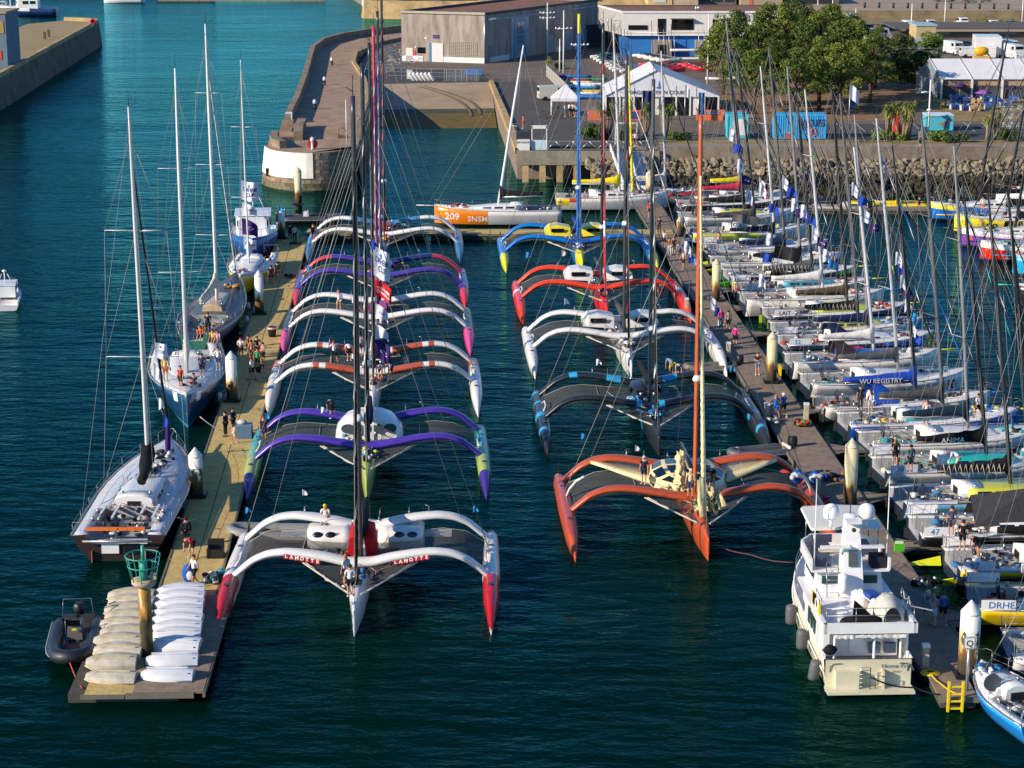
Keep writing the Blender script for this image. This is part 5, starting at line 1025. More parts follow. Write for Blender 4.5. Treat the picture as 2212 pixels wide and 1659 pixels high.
# ------------------------------------------------------------ inflatables
def rib(u, v, hd, L, B, tube, label, eng=True, console=True, floor='#3a3c3e', grey2=None, seed=1, cons='#6a6664'):
    p = G(u, v, 0); t = thing('inflatable_boat', label, 'inflatable boat', (p.x, p.y, 0), hd, 'inflatable tenders'); tm = [paint(tube, .55), paint(grey2 or tube, .55)]; r = B * .14
    path = [(-B / 2 + r, -L / 2, .42), (-B / 2 + r, L * .1, .42), (-B / 2 + r * 1.15, L * .25, .46), (-B / 4, L * .43, .54), (0, L * .5, .6), (B / 4, L * .43, .54), (B / 2 - r * 1.15, L * .25, .46), (B / 2 - r, L * .1, .42), (B / 2 - r, -L / 2, .42)]
    P = []
    for i in range(len(path) - 1):
        for j in range(4): P.append(Vector(path[i]).lerp(Vector(path[i + 1]), j / 4))
    P.append(Vector(path[-1]))
    for _ in range(3): P = [P[0]] + [(P[i - 1] + P[i] * 2 + P[i + 1]) / 4 for i in range(1, len(P) - 1)] + [P[-1]]
    MB().tube(P, [r * .5] + [r] * (len(P) - 2) + [r * .5], 10).build('inflated_tube', tm[0], t)
    MB().tube([q + Vector(((r + .01) * (1 if q.x > 0 else -1) * min(1, abs(q.x) * 2), 0, -.02)) for q in P], .035, 5).build('rubbing_strake', paint('#8d8f90' if tube != '#d9c41a' else '#1d1e20', .5), t)
    MB().loft([[(-w_, y, .3), (0, y, -.15 + k), (w_, y, .3)] for y, w_, k in ((-L / 2 + .05, B * .36, 0), (L * .15, B * .36, 0), (L * .38, B * .2, .15), (L * .47, .05, .35))], 0, False).build('hull', paint(floor, .5), t)
    if console:
        MB().box((0, -L * .08, .75), (.75, .6, .8), 0, top=.85).build('console', paint(cons, .5), t); MB().box((0, -L * .02 + .06, 1.28), (.6, .04, .35), rx=-.35).build('windscreen', M_GLASS, t)
        MB().box((0, -L * .24, .62), (.55, .8, .5), 0, top=.9).build('seat', paint('#4d4a48', .7), t)
        MB().tube([(-.45, -L * .05, .3), (-.42, -L * .05, 1.45), (.42, -L * .05, 1.45), (.45, -L * .05, .3)], .025, 5).build('grab_rail', M_STEEL, t)
        MB().tube([(-B * .3, -L * .42, .5), (-B * .26, -L * .42, 1.7), (B * .26, -L * .42, 1.7), (B * .3, -L * .42, .5)], .03, 5).build('arch', M_STEEL, t)
    MB().box((0, -L / 2 + .15, .5), (B * .62, .08, .5)).build('transom', paint(floor, .5), t)
    if eng: e = MB().loft([[(x * w_, y - L / 2 - .25, z) for x, y in ((-1, -.25), (1, -.25), (1.1, .2), (-1.1, .2))] for z, w_ in ((-.2, .1), (.55, .12), (.75, .22), (1.1, .24), (1.25, .14))]).build('outboard_motor', M_BLACK, t)
    bunch(seed, (0, L * .22, .4), (B * .5, L * .18, .2), 9, [cloth('#25272a'), cloth('#c9402c'), cloth('#3f4144')], 'gear', t, 3)
    return t
t = rib(162, 1400, pi + .12, 5.6, 2.6, '#1b1f24', 'dark grey rigid inflatable tied off the end of the left pontoon', seed=3)
MB().box((0, .5 - 5.6 * .08 - .1, .95), (.22, .02, .12)).build('yellow_label', paint('#e0d01c', .5), t)
rib(1640, 990, pi / 2 + .35, 4.2, 1.9, '#53565a', 'grey inflatable tender with a white bow cap beside the terracotta trimaran', seed=4, console=False, floor='#c9c7c0')
rib(612, 1166, pi / 2 - .05, 6.2, 2.2, '#7d807f', 'long grey and black inflatable lying under the net of the red and white trimaran', seed=5, console=False, eng=False, floor='#2a2b2d')
rib(1535, 805, pi / 2 + .2, 4.0, 1.8, '#6a6558', 'olive grey tender half hidden behind the white trimaran', seed=6, console=False)
rib(1925, 452, pi / 2, 9.0, 2.8, '#e3c80c', 'large black and yellow rigid inflatable with a seated person', seed=7, floor='#15161a', cons='#e3c80c')
rib(1815, 458, pi / 2, 6.0, 2.3, '#a8a59a', 'pale grey inflatable with a white console on the far pontoon', seed=8, floor='#d0cdc4', cons='#e2e0da')
rib(672, 480, -pi / 2 + .05, 6.5, 2.5, '#3a3d42', 'dark inflatable with a black outboard beside the far end of the left pontoon', seed=9, floor='#c9c7c0', cons='#dcdad4')
rib(1742, 440, pi / 2, 6.0, 2.3, '#1d1f22', 'small black inflatable tied behind the yellow covered yacht', seed=10)
# ------------------------------------------------------------ dock furniture and gear
def gear(u, v, z, name, label, cat, parts, rz=0, group=None):
    p = G(u, v, z); t = thing(name, label, cat, p, rz, group)
    for nm, mb, m in parts: mb.build(nm, m, t)
    return t
gear(527, 945, .55, 'cool_box', 'large blue grey crate with a white topped bag on the pale pontoon', 'crate', [('body', MB().box((0, 0, .42), (1.1, .8, .84)), paint('#4d6a85', .6)), ('lid', MB().box((0, 0, .88), (1.14, .84, .08)), paint('#5a7893', .6)), ('bag', MB().ball((-.1, 0, 1.05), .3, 8, 0, (1.2, .9, .6)), cloth('#c9c6bc'))])
gear(508, 946, .55, 'jerrycan', 'small red container beside the blue grey crate', 'container', [('body', MB().box((0, 0, .2), (.3, .25, .4)), paint('#c9302c', .5)), ('cap', MB().cyl((0, 0, .4), .05, .06), M_BLACK)])
gear(588, 727, .55, 'rubbish_bin', 'black bin with a red and white band on the pale pontoon', 'bin', [('body', MB().lathe([(.28, 0), (.36, .7), (.36, .8)], n=12), M_BLACK), ('band', MB().lathe([(.37, .62), (.375, .78)], n=12), paint('#c9b8b0', .6))])
gear(466, 1203, .55, 'black_case', 'open black equipment case on the pale pontoon', 'case', [('body', MB().box((0, 0, .25), (.9, .6, .5)), M_BLACK), ('lid', MB().box((0, .32, .7), (.9, .08, .5)), M_BLACK)])
for (u, v, z, lb, cols, n) in [(470, 1250, .7, 'heap of coiled lines and patterned bags on the pale pontoon', ['#2b2d30', '#3c8f95', '#c9c7c0'], 40), (628, 597, .65, 'black bags heaped on the far part of the pale pontoon', ['#16171a', '#1d1e22', '#26282c'], 14), (640, 525, .65, 'dark kit bags beside two people near the far end', ['#16171a', '#2a2c30', '#3a3c40'], 14),
        (1735, 915, .7, 'toolbox, hose reels and red pump heaped on the right pontoon', ['#1b1c1f', '#c23c34', '#49b84a'], 26), (1805, 1030, .7, 'trolley of black and blue kit beside the rusty pile', ['#1b1c20', '#27509c', '#8c5a3c'], 30), (1772, 1085, .7, 'pile of navy bags and a blue towel on the pontoon edge', ['#14161c', '#1f57a8', '#c92c3c'], 28), (1660, 912, .7, 'bundle of pale and black ropes at the foot of a pedestal', ['#191a1c', '#c9bea8', '#3f78a8'], 16),
        (2005, 1260, .7, 'black bags and a white box left on the pontoon beside the motor yacht', ['#15171a', '#22304a', '#d0d2d4'], 26), (1470, 690, .6, 'red and black kit dropped on the pontoon beside the red trimaran', ['#8c2430', '#22242a', '#3b5f95'], 18)]:
    p = G(u, v, z); o = bunch(n + u, (0, 0, 0), (.8, .8, .35), n, [cloth(c) for c in cols], 'kit_pile', None, 3); o.location = p; tag(o, lb, 'kit')
gear(1942, 1192, .5, 'shopping_bag', 'bright green shopping bag standing on a finger pontoon', 'bag', [('body', MB().box((0, 0, .25), (.5, .3, .5), top=1.1), cloth('#4fae2c')), ('top', MB().box((0, 0, .55), (.42, .22, .1)), cloth('#c9e0b0'))])
for u, v, c, lb in ((2010, 1454, '#d9b81c', 'coil of yellow rope on the right pontoon'), (1700, 1018, '#a82c3c', 'small heap of dark red rope on the right pontoon')):
    p = G(u, v, .58); mb = MB()
    for k in range(4): R1 = .45 - .07 * k; mb.tube([(cos(a * .6) * R1, sin(a * .6) * R1 * .8, .03 * k) for a in range(12)], .03, 4)
    stuff(tag(mb.build('rope_coil', paint(c, .8), None, p), lb, 'rope')); 
def line(name, pts, r, c, label):
    P = []
    for a, b in zip(pts, pts[1:]):
        a, b = Vector(a), Vector(b)
        for i in range(6): q = a.lerp(b, i / 6); q.z -= (a - b).length * .05 * sin(pi * i / 6); P.append(q)
    P.append(Vector(pts[-1])); return tag(MB().tube(P, r, 5).build(name, paint(c, .8)), label, 'rope')
line('mooring_line', [G(148, 1422, .5), G(178, 1487, .5)], .035, '#a8452c', 'rust red mooring line from the dark inflatable to the pontoon corner')
line('mooring_line', [G(234, 1305, 1.0), G(272, 1282, 1)], .03, '#9c4030', 'short rust red line from the dark inflatable to the stacked dinghies')
line('mooring_line', [G(1535, 1172, .8), G(1620, 1198, .35), G(1715, 1215, .3)], .04, '#5e3038', 'long dark red line from the terracotta bow towards the motor yacht')
line('mooring_line', [G(1879, 1462, 2.2), G(1975, 1485, 1.0), G(2030, 1500, .6)], .04, '#26282a', 'black mooring line from the motor yacht transom to the pontoon')
line('mooring_line', [G(385, 1118, 1.6), G(428, 1120, .7)], .03, '#a9a49a', 'white line from the grey white yacht bow to the lettered pile')
line('mooring_line', [G(432, 900, 1.6), G(478, 930, .6)], .03, '#c9c4b4', 'white bow line from the navy sloop to the pontoon')
line('mooring_line', [G(2070, 1500, .6), G(2030, 1475, .7), G(2010, 1455, .7)], .03, '#d9b81c', 'loose yellow line running from the ladder along the pontoon')
# ------------------------------------------------------------ trawler motor yacht at lower right (stern to the camera)
def motor_yacht():
    ps = G(1873, 1492, 0); hd = -(-.045); t = thing('motor_yacht', 'white trawler style motor yacht with a cream hull, stern to the camera', 'motor yacht', (ps.x, ps.y, 0), radians(2.2)); t.scale = (.88, .9, .78)
    CR, WH = paint('#d0caae', .35), paint('#e4e4e3', .3); L = 15.5
    bw = lambda q: 2.35 * (1 if q < .5 else max(.02, 1 - ((q - .5) / .5) ** 2.3)) + .02; dk = lambda q: 2.05 + 1.1 * max(0, q - .25) ** 1.2 * 1.6
    rings = []
    for i in range(25):
        q = i / 24; y = q * L; b = bw(q); h = dk(q)
        rings.append([(0, y, -.5), (b * .8, y, -.1), (b * .9, y, .15), (b * .97, y, 1.1), (b, y, h), (b - .12, y, h), (b - .14, y, h - .85 if .0 < q < .97 else h), (0, y, h - .8 if .0 < q < .97 else h)] + [(-x, y, z) for x, z in ((b - .14, h - .85 if .0 < q < .97 else h), (b - .12, h), (b, h), (b * .97, 1.1), (b * .9, .15), (b * .8, -.1))])
    def fn(c, j):
        if c.z < .2: return 2
        if j in (5, 6, 7, 8) or (c.z > 1.55 + .25 * c.y / L * 4 and c.y > .1 and False): return 1
        return 1 if (c.z > 1.95 + .04 * c.y) else 0
    MB().loft(rings, 0, True, True, True, fn).build('hull', [CR, WH, M_ANTIF], t)
    for s in (-1, 1): MB().tube([(s * (bw(q) + .03), q * L, dk(q) - .72 if q > 0 else 1.3) for q in [k / 16 for k in range(17)]], .05, 5).build('rubbing_strake', WH, t)
    # transom details and swim platform
    tr = MB().box((0, -.06, 1.02), (4.5, .14, 1.95)).build('transom', CR, t)
    MB().box((0, -.55, .32), (4.6, 1.0, .16)).build('swim_platform', CR, t)
    for s in (-1, 1): MB().box((s * 1.15 if s < 0 else .72, -.3, .9), (.12 if s > 0 else 1.3, .5, 1.1)).build('transom_buttress', CR, t)
    for x0 in (-.55, .28):
        MB().tube([(x0, -.6, .4), (x0, -.62, 1.2 if x0 > 0 else 1.75), (x0 + .55, -.62, 1.2 if x0 > 0 else 1.75), (x0 + .55, -.6, .4)], .03, 6).build('grab_rail', M_STEEL, t)
    for k in range(5): MB().tube([(-.55, -.62, .55 + k * .26), (0, -.62, .55 + k * .26)], .022, 5).build('rung', M_STEEL, t)
    for s in (-1, 1): MB().tube([(s * 2.05, -.15, 1.3), (s * 2.05, -.2, 1.8), (s * 1.5, -.2, 1.85)], .025, 5).build('grab_rail', M_STEEL, t)
    text_mb('Home Free', .26, lambda a, b: Vector((1.5 + a, -.16, 1.5 + b))).build('lettering', paint('#3f5468', .5), t); text_mb('JERSEY', .12, lambda a, b: Vector((1.5 + a, -.16, 1.2 + b))).build('lettering', paint('#3f5468', .5), t)
    # saloon: aft bulkhead with door and windows, side windows
    sa = MB().box((0, 5.2, 2.55), (3.9, 6.6, 2.4)).build('saloon', WH, t)
    for x, w_, z, h in ((-1.3, .75, 3.0, .55), (.95, .62, 3.05, .6), (1.62, .55, 3.05, .6)): MB().box((x, 1.87, z), (w_, .06, h)).build('window', mat('tinted_glass', '#2c4844', .1), sa)
    dr = MB().box((-.2, 1.86, 2.5), (.95, .07, 1.9)).build('door', WH, sa); MB().box((.15, 1.8, 2.5), (.05, .05, .18)).build('handle', M_STEEL, dr)
    for x in (.62, 1.45): MB().box((x, 1.5, 2.05), (.62, .3, .6)).build('deck_chair', paint('#31506b', .6), t)
    MB().box((2.3, 2.0, 2.4), (.12, 1.6, 2.2)).build('side_screen', WH, t)
    for s in (-1, 1):
        for y in (3.0, 3.9, 4.8): MB().box((s * 1.97, y, 3.0), (.06, .62, .85)).build('window', mat('tinted_glass', '#2c4844', .1), sa)
        # full beam wing from the saloon side to the bulwark
        MB().loft([[(s * x, y, z) for x, z in ((2.38, 1.75 + .05 * y), (2.36, 3.72), (2.2, 3.72), (2.22, 1.75 + .05 * y))] for y in (.25, 1.6)], 0, False).build('side_wing', WH, t) if s < 0 else None
        MB().loft([[(s * x, y, z) for x, z in ((2.37, 1.8 + .05 * y), (2.3, 3.72), (2.1, 3.72), (2.15, 1.8 + .05 * y))] for y in (2.2, 5.8)], 0, False).build('side_wing', WH, t)
        for y in (2.7, 3.5, 4.3): MB().box((s * 2.37, y + .1, 2.95), (.04, .5, 1.0)).build('window', mat('tinted_glass', '#2c4844', .1), t)
    for s in (-1.75, 1.75, .35): MB().tube([(s, .35, 1.3), (s, .35, 3.7)], .07, 8).build('pillar', WH, t)
    # boat deck above the cockpit
    bd = [(-2.35, -.1), (2.35, -.1), (2.4, 4), (2.35, 8.2), (-2.35, 8.2), (-2.4, 4)]
    MB().prism(bd, 3.7, 3.86).build('boat_deck', WH, t)
    for a, b in (((-2.33, -.1), (2.33, -.1)), ((-2.38, -.1), (-2.38, 3.2)), ((2.38, -.1), (2.38, 3.2))):
        d = Vector(b) - Vector(a); c = (Vector(a) + Vector(b)) / 2; MB().box((c.x, c.y, 4.0), (d.length + .2, .2, .62), 0, atan2(d.y, d.x)).build('bulwark', WH, t)
    MB().tube([(-1.9, -.15, 3.66), (1.9, -.15, 3.66)], .03, 5).build('awning_track', M_BLACK, t)
    rr = random.Random(2); MB().loft([[(-1.9 + .1 * i, -.12 + rr.uniform(-.05, .05), 3.62), (-1.9 + .1 * i, -.14 + rr.uniform(-.06, .06), 3.38 + rr.uniform(-.05, .05))] for i in range(39)], 0, True, False, False).build('rolled_awning', cloth('#dbd8cf'), t)
    rl = MB()
    pts = [(-2.3, 3.0), (-2.3, 0), (2.3, 0), (2.3, 3.0)]
    for z in (4.75, 5.2): rl.tube([(x, y, z) for x, y in pts], .022, 5)
    for x, y in ((-2.3, 3), (-2.3, 1.5), (-2.3, 0), (-.75, 0), (.8, 0), (2.3, 0), (2.3, 1.5), (2.3, 3)): rl.tube([(x, y, 4.2), (x, y, 5.2)], .022, 5)
    stuff(rl.build('guard_rail', M_STEEL, t))
    # things on the boat deck
    mb = MB(); rr = random.Random(8); rings = []
    for i in range(13):
        q = i / 12; w_ = .95 * (sin(pi * min(1, .12 + q * .8)) ** .6) * rr.uniform(.9, 1.1); hh = 1.35 * (sin(pi * min(1, .2 + q * .72)) ** .7) * rr.uniform(.9, 1.08)
        rings.append([(1.35 + cos(a) * w_ * rr.uniform(.93, 1.05), .75 + q * 3.0, 3.88 + max(0, sin(a)) * hh) for a in [pi * k / 8 for k in range(9)]])
    mb.loft(rings, 0, True, False).build('covered_tender', cloth('#bdbcb4'), t)
    mb = MB(); rings = [[(-.2 + cos(a) * w_, .55 + q * 1.1, 3.88 + max(0, sin(a)) * h) for a in [pi * k / 7 for k in range(8)]] for q, w_, h in ((0, .7, .3), (.3, 1.25, .55), (.6, 1.15, .45), (1, .6, .2))]
    mb.loft(rings, 0, True).add([(-.7, 1.1, 4.2), (-.6, 1.3, 5.2), (.3, 1.2, 4.3)], [(0, 1, 2), (2, 1, 0)]).build('black_cover', cloth('#1b1b1d'), t)
    MB().lathe([(.42, 0), (.5, .1), (.5, .9), (.42, 1.0), (.1, 1.05)], (.15, 3.3, 3.86), 14).build('crane_base', WH, t)
    MB().tube([(.15, 3.3, 4.9), (.75, 1.9, 4.7)], .16, 8).build('crane_arm', WH, t); MB().box((.6, 2.6, 4.95), (.62, .8, .3), 0, .3).build('blue_towel', cloth('#2a4f98'), t)
    for x in (2.62, 2.9): pass
    for k in (0, 1): MB().box((0, 0, 0), (1.15, .75, .04)).build('solar_panel', mat('solar_cells', '#1c2a3a', .2), t, (2.95 + .12 * k, 2.7 - .85 * k, 4.8 - .12 * k), rot=(.35, .25, 0)); MB().box((0, 0, -.03), (1.22, .82, .04)).build('panel_frame', M_WHITE, t, (2.95 + .12 * k, 2.7 - .85 * k, 4.8 - .12 * k), rot=(.35, .25, 0))
    # upper saloon and flybridge
    up = MB().box((0, 7.2, 4.55), (3.7, 3.4, 1.5), 0, top=.95).build('pilot_house', WH, t)
    for x in (-1.05, 1.05): MB().box((x, 5.46, 4.75), (.95, .06, .5)).build('window', mat('tinted_glass', '#2c4844', .1), up)
    for s in (-1, 1): MB().box((s * 1.83, 7.3, 4.75), (.06, 2.2, .5)).build('window', mat('tinted_glass', '#2c4844', .1), up)
    fb = [(-2.15, 5.3), (2.15, 5.3), (2.1, 8.6), (1.4, 9.6), (-1.4, 9.6), (-2.1, 8.6)]
    MB().prism(fb, 5.3, 5.42).build('flybridge_deck', WH, t)
    for a, b in zip(fb, fb[1:] + fb[:1]):
        if a[1] < 5.4 and b[1] < 5.4: continue
        d = Vector(b) - Vector(a); c = (Vector(a) + Vector(b)) / 2; MB().box((c.x, c.y, 5.78), (d.length, .12, .75), 0, atan2(d.y, d.x)).build('flybridge_coaming', WH, t)
    MB().box((-1.1, 8.2, 5.75), (.9, .7, .6)).build('helm_seat', paint('#3a3f58', .7), t); MB().box((-.9, 8.7, 6.2), (1.0, .12, .5)).build('seat_back', paint('#3a3f58', .7), t); MB().box((1.1, 8.2, 5.8), (.9, .9, .7)).build('helm_seat', paint('#3a3f58', .7), t)
    MB().box((-.65, 7.2, 6.0), (1.5, .5, .08)).build('table', paint('#d8cfae', .5), t); MB().box((-1.35, 6.6, 5.7), (.8, 1.4, .5)).build('settee', paint('#3a4058', .7), t); MB().box((1.6, 6.0, 5.75), (.8, .9, .75)).build('dark_cushions', cloth('#22252f'), t)
    # raking funnel mast
    fm = MB().loft([[(x * w_, y, z) for x, y in ((-1, yb), (1, yb), (1, yb + dp), (-1, yb + dp))] for z, w_, yb, dp in ((3.9, .62, 4.7, 1.6), (5.4, .55, 4.9, 1.3), (7.6, .42, 5.3, .85), (8.5, .36, 5.5, .7))], 0, False).build('mast_arch', WH, t, (.05, 0, 0))
    MB().box((0, 4.98, 6.3), (.5, .06, 1.0), rx=-.16).build('vent_panel', mat('vent_grey', '#54585a', .5), fm); MB().box((0, 5.45, 8.55), (.85, .75, .18)).build('mast_cap', WH, fm); MB().tube([(0, 5.0, 8.1), (0, 5.15, 8.1)], .12, 10).build('horn', mat('brown_horn', '#4a2c20', .6), fm)
    # hardtop
    ht = MB().loft([[(x * w_, y, z + k) for x, z in ((-1, 0), (-.97, .12), (0, .2), (.97, .12), (1, 0), (0, .06))] for y, w_, k in ((6.6, 1.9, 7.5), (6.75, 2.0, 7.52), (10.2, 1.95, 7.6), (10.4, 1.8, 7.6))], 0, False).build('hardtop', paint('#d9d8cc', .4), t)
    for x, y in ((-1.8, 6.8), (1.8, 6.8), (-1.8, 9.2), (1.8, 9.2)): MB().tube([(x, y, 5.8), (x * .98, y, 7.55)], .035, 6).build('hardtop_post', M_STEEL, t)
    for s, x in ((-1, -.95), (1, 1.0)):
        MB().lathe([(.2, 0), (.42, .08), (.45, .2), (.45, .55), (.36, .82), (.15, .95), (.02, .97)], (x, 6.4, 8.35), 16).build('satellite_dome', WH, t); MB().tube([(x, 6.4, 7.7), (x, 6.4, 8.4)], .08, 8).build('dome_stalk', WH, t)
    MB().lathe([(.4, 0), (.42, .1), (.3, .2), (.02, .22)], (.05, 6.2, 8.55), 14).build('radar_dome', WH, t); MB().tube([(.05, 6.2, 8.6), (.05, 6.2, 10.4)], .025).build('antenna', M_BLACK, t)
    for x, y in ((-1.95, 5.6), (2.1, 5.9)): MB().tube([(x, y, 5.5), (x, y + .1, 11.2)], [.045, .015], 5).build('whip_antenna', WH, t)
    MB().box((-.95, 5.0, 7.05), (1.6, .35, .1)).build('radar_scanner', WH, t); MB().box((.95, 5.0, 7.05), (1.5, .35, .1)).build('radar_scanner', WH, t)
    for s in (-1.35, -.7): MB().tube([(s, 4.7, 3.9), (s, 5.25, 5.95)], .03, 5).build('ladder_rail', M_STEEL, t)
    for k in range(5): MB().tube([(-1.35, 4.8 + k * .1, 4.2 + k * .36), (-.7, 4.8 + k * .1, 4.2 + k * .36)], .022, 5).build('ladder_rung', M_STEEL, t)
    MB().lathe([(.1, 0), (.26, .1), (.28, .35), (.28, .95), (.26, 1.2), (.1, 1.3)], (-.55, 4.5, 4.25), 12).build('liferaft_canister', WH, t)
    # foredeck and bow rail
    fr = MB()
    for s in (-1, 1):
        for h in (.5, .95): fr.tube([(s * bw(q) * .96, q * L, dk(q) + h) for q in (.55, .65, .75, .85, .93, .99)], .022, 5)
        for q in (.55, .65, .75, .85, .93): fr.tube([(s * bw(q) * .96, q * L, dk(q)), (s * bw(q) * .96, q * L, dk(q) + .95)], .022, 5)
    stuff(fr.build('bow_rail', M_STEEL, t)); MB().box((0, 11.2, 3.3), (2.4, 2.2, .7), top=.8).build('fore_cabin', WH, t)
    # hanging cloths, lifebuoys
    for y, c in ((3.2, '#d9b81c'), (2.2, '#26282a'), (2.9, '#1d1e20'), (1.4, '#d9c81c')): MB().box((-2.42, y, 4.55), (.1, .35, .8)).build('hanging_jacket', cloth(c), t)
    MB().loft([[(-2.42 + cos(a) * .03, 1.9 + cos(a) * (.34 + .09 * cos(b)), 4.7 + sin(a) * (.34 + .09 * cos(b)))for b in (0,)][0:1] + [(-2.42 + .09 * sin(b), 1.9 + cos(a) * (.34 + .09 * cos(b)), 4.7 + sin(a) * (.34 + .09 * cos(b))) for b in (0, 1.57, 3.14, 4.71)] for a in [2 * pi * k / 14 for k in range(15)]], 0, True, True, False).build('lifebuoy', M_WHITE, t)
    MB().ball((-2.0, .3, 2.5), .42, 8, 0, (1, .8, .75)).build('black_bag', cloth('#17181a'), t)
    MB().box((2.0, 6.2, 6.3), (.04, .5, .35)).build('ensign', cloth('#c9424a'), t)
    for i, (y, z) in enumerate(((7.8, 1.3), (4.3, 1.2), (.9, .75))):
        o = MB().lathe([(.05, 0), (.28, .12), (.31, .3), (.31, 1.05), (.28, 1.25), (.05, 1.38)], n=12).build('fender', mat('fender_grey', '#54555a', .6), t, (-bw(y / L) - .36, y, z - .5)); o.rotation_euler = (0, .12 * (i == 2), 0)
        MB().tube([(-bw(y / L) - .34, y, z + .85), (-bw(y / L) + .02, y, dk(y / L))], .02, 4).build('fender_line', M_ROPE, t)
    return t
motor_yacht()
# small blue hulled yacht cut off at the lower right corner
p = G(2262, 1612, 0)
mini = yacht(p, radians(14), dict(L=6.5, B=3.0, h=1.0, label='small bright blue hulled sailing boat in the lower right corner', hull=['#1f7cc8', '#dfe3e6', '#2a90d8'], seed=300, mast=12, rake=3, sailc=None, cockpit=.5, roof=(.5, .85, .6, .4), rudder=0, antif='#1c5f9c', twin=0, paint=lambda q, z: 2 if z > .75 else 0, deck='#d6dadd', scow=2.4, texts=[], spreaders=1, mastc=['#b0b2b4']))[0]
for ch in list(mini.children):
    if ch.name.split('.')[0] in ('mast', 'boom', 'rigging', 'furled_headsail'):
        for q_ in list(ch.children): bpy.data.objects.remove(q_)
        bpy.data.objects.remove(ch)
line('stay', [G(2124, 1452, 1.2), G(2124, 1452, 1.2) + Vector((4.5, 0, 11))], .02, '#8f8d86', 'steel stay rising from the small blue boat towards the right edge')
MB().box((0, -.2, .1), (.08, .45, 1.0)).build('rudder', paint('#d9821c', .5), mini)
for x, y, z in ((-1.0, 3.4, 1.7), (.9, .9, 1.6)):
    MB().tube([(x, y - .02, z), (x, y + .02, z)], [.42, .42], 14).build('round_solar_panel', mat('panel_grey', '#4b5056', .4), mini); MB().tube([(x, y + .1, z - .1), (x, y + .2, .9)], .03, 5).build('panel_post', M_STEEL, mini)
# cabin cruiser / pilot boat at the far end of the left pontoon
def pilot(u, v, hd, L, label, hull, top, sc_=1.0, group=None):
    p = G(u, v, 0); t = thing('pilot_boat', label, 'motor boat', (p.x, p.y, 0), hd, group); B = L * .19; rings = []; mats = [paint(c) for c in hull] + [paint(top), M_GLASS]
    for i in range(15):
        q = i / 14; b = B * (1 - max(0, (q - .45) / .55) ** 2.2) + .03; h = L * (.12 + .07 * max(0, q - .3)); y = L * q
        rings.append([(0, y, -.3), (b * .85, y, .05), (b, y, h * .6), (b, y, h), (b * .9, y, h), (b * .9, y, h - .3), (0, y, h - .25)] + [(-x, y, z) for x, z in ((b * .9, h - .3), (b * .9, h), (b, h), (b, h * .6), (b * .85, .05))])
    n_ = len(hull); MB().loft(rings, 0, True, fn=lambda c, j: (1 if n_ > 1 and c.z > L * .105 and j in (2, 9) else (2 if n_ > 2 and c.z < .3 else 0)) if j not in (4, 5, 6, 7) else n_).build('hull', mats, t)
    hb = L * .12
    wh = MB().loft([[(x * B * .72 * w_, y * L, hb + z * L) for x, z in ((-1, 0), (-1, .13), (-.8, .155), (.8, .155), (1, .13), (1, 0))] for y, w_ in ((.3, 1), (.62, .95), (.66, .8))], 0, False).build('wheelhouse', paint(top), t)
    for x in (-.5, 0, .5): MB().box((x * B * .9, .652 * L, hb + .105 * L), (B * .38, .12, .05 * L), rx=-.1).build('window', M_GLASS, wh)
    for s in (-1, 1):
        for y in (.38, .5): MB().box((s * B * .72, y * L, hb + .1 * L), (.06, .09 * L, .05 * L)).build('window', M_GLASS, wh)
    MB().box((0, .47 * L, hb + .165 * L), (B * 1.5, .36 * L, .1)).build('roof', paint(top), t)
    MB().tube([(0, .4 * L, hb + .16 * L), (0, .4 * L, hb + .34 * L)], .05, 5).ball((0, .4 * L, hb + .34 * L), .22, 8, 0, (1, 1, .6)).build('radar_mast', M_WHITE, t)
    for s in (-1, 1): MB().tube([(s * B * .5, .42 * L, hb + .165 * L), (s * B * .2, .4 * L, hb + .3 * L)], .035, 4).build('mast_leg', M_WHITE, t)
    rl = MB()
    for s in (-1, 1):
        rl.tube([(s * (B * (1 - max(0, (q - .45) / .55) ** 2.2)) * .92, L * q, L * (.12 + .07 * max(0, q - .3)) + .7) for q in (.62, .75, .88, .98)], .02, 4)
        for q in (.62, .75, .88): rl.tube([(s * (B * (1 - max(0, (q - .45) / .55) ** 2.2)) * .92, L * q, L * (.12 + .07 * max(0, q - .3)) - .1), (s * (B * (1 - max(0, (q - .45) / .55) ** 2.2)) * .92, L * q, L * (.12 + .07 * max(0, q - .3)) + .7)], .02, 4)
    stuff(rl.build('rail', M_STEEL, t)); return t
pd = G(538, 560, 0); pilot(551, 512, pi + .1, 12.5, 'blue and white pilot boat moored bow out behind the yellow sloop', ['#1c4f8c', '#1c4f8c', '#16324f'], '#dde0e2')
pilot(8, 672, 0.15, 6.5, 'small white cabin boat under way at the left edge', ['#d9d9d6', '#c9cfcf'], '#dfe0de')
pilot(125, 33, pi / 2 + .05, 15, 'white and navy fishing boat lying across the top left of the basin', ['#24406f', '#e0ded8', '#8c3a44'], '#dedcd6')
pilot(36, 22, pi / 2 + .1, 8, 'small white and red motor boat behind the fishing boat', ['#dcdad6', '#b03a3a'], '#d6dadd')
pilot(312, 6, pi / 2, 11, 'white motor boat at the far quay near the top', ['#d4d8dc', '#dcdee0'], '#dcdee0')
line('mooring_line', [G(612, 520, 1.2), G(640, 515, .6)], .03, '#a9a49a', 'white line from the pilot boat to the far piles')
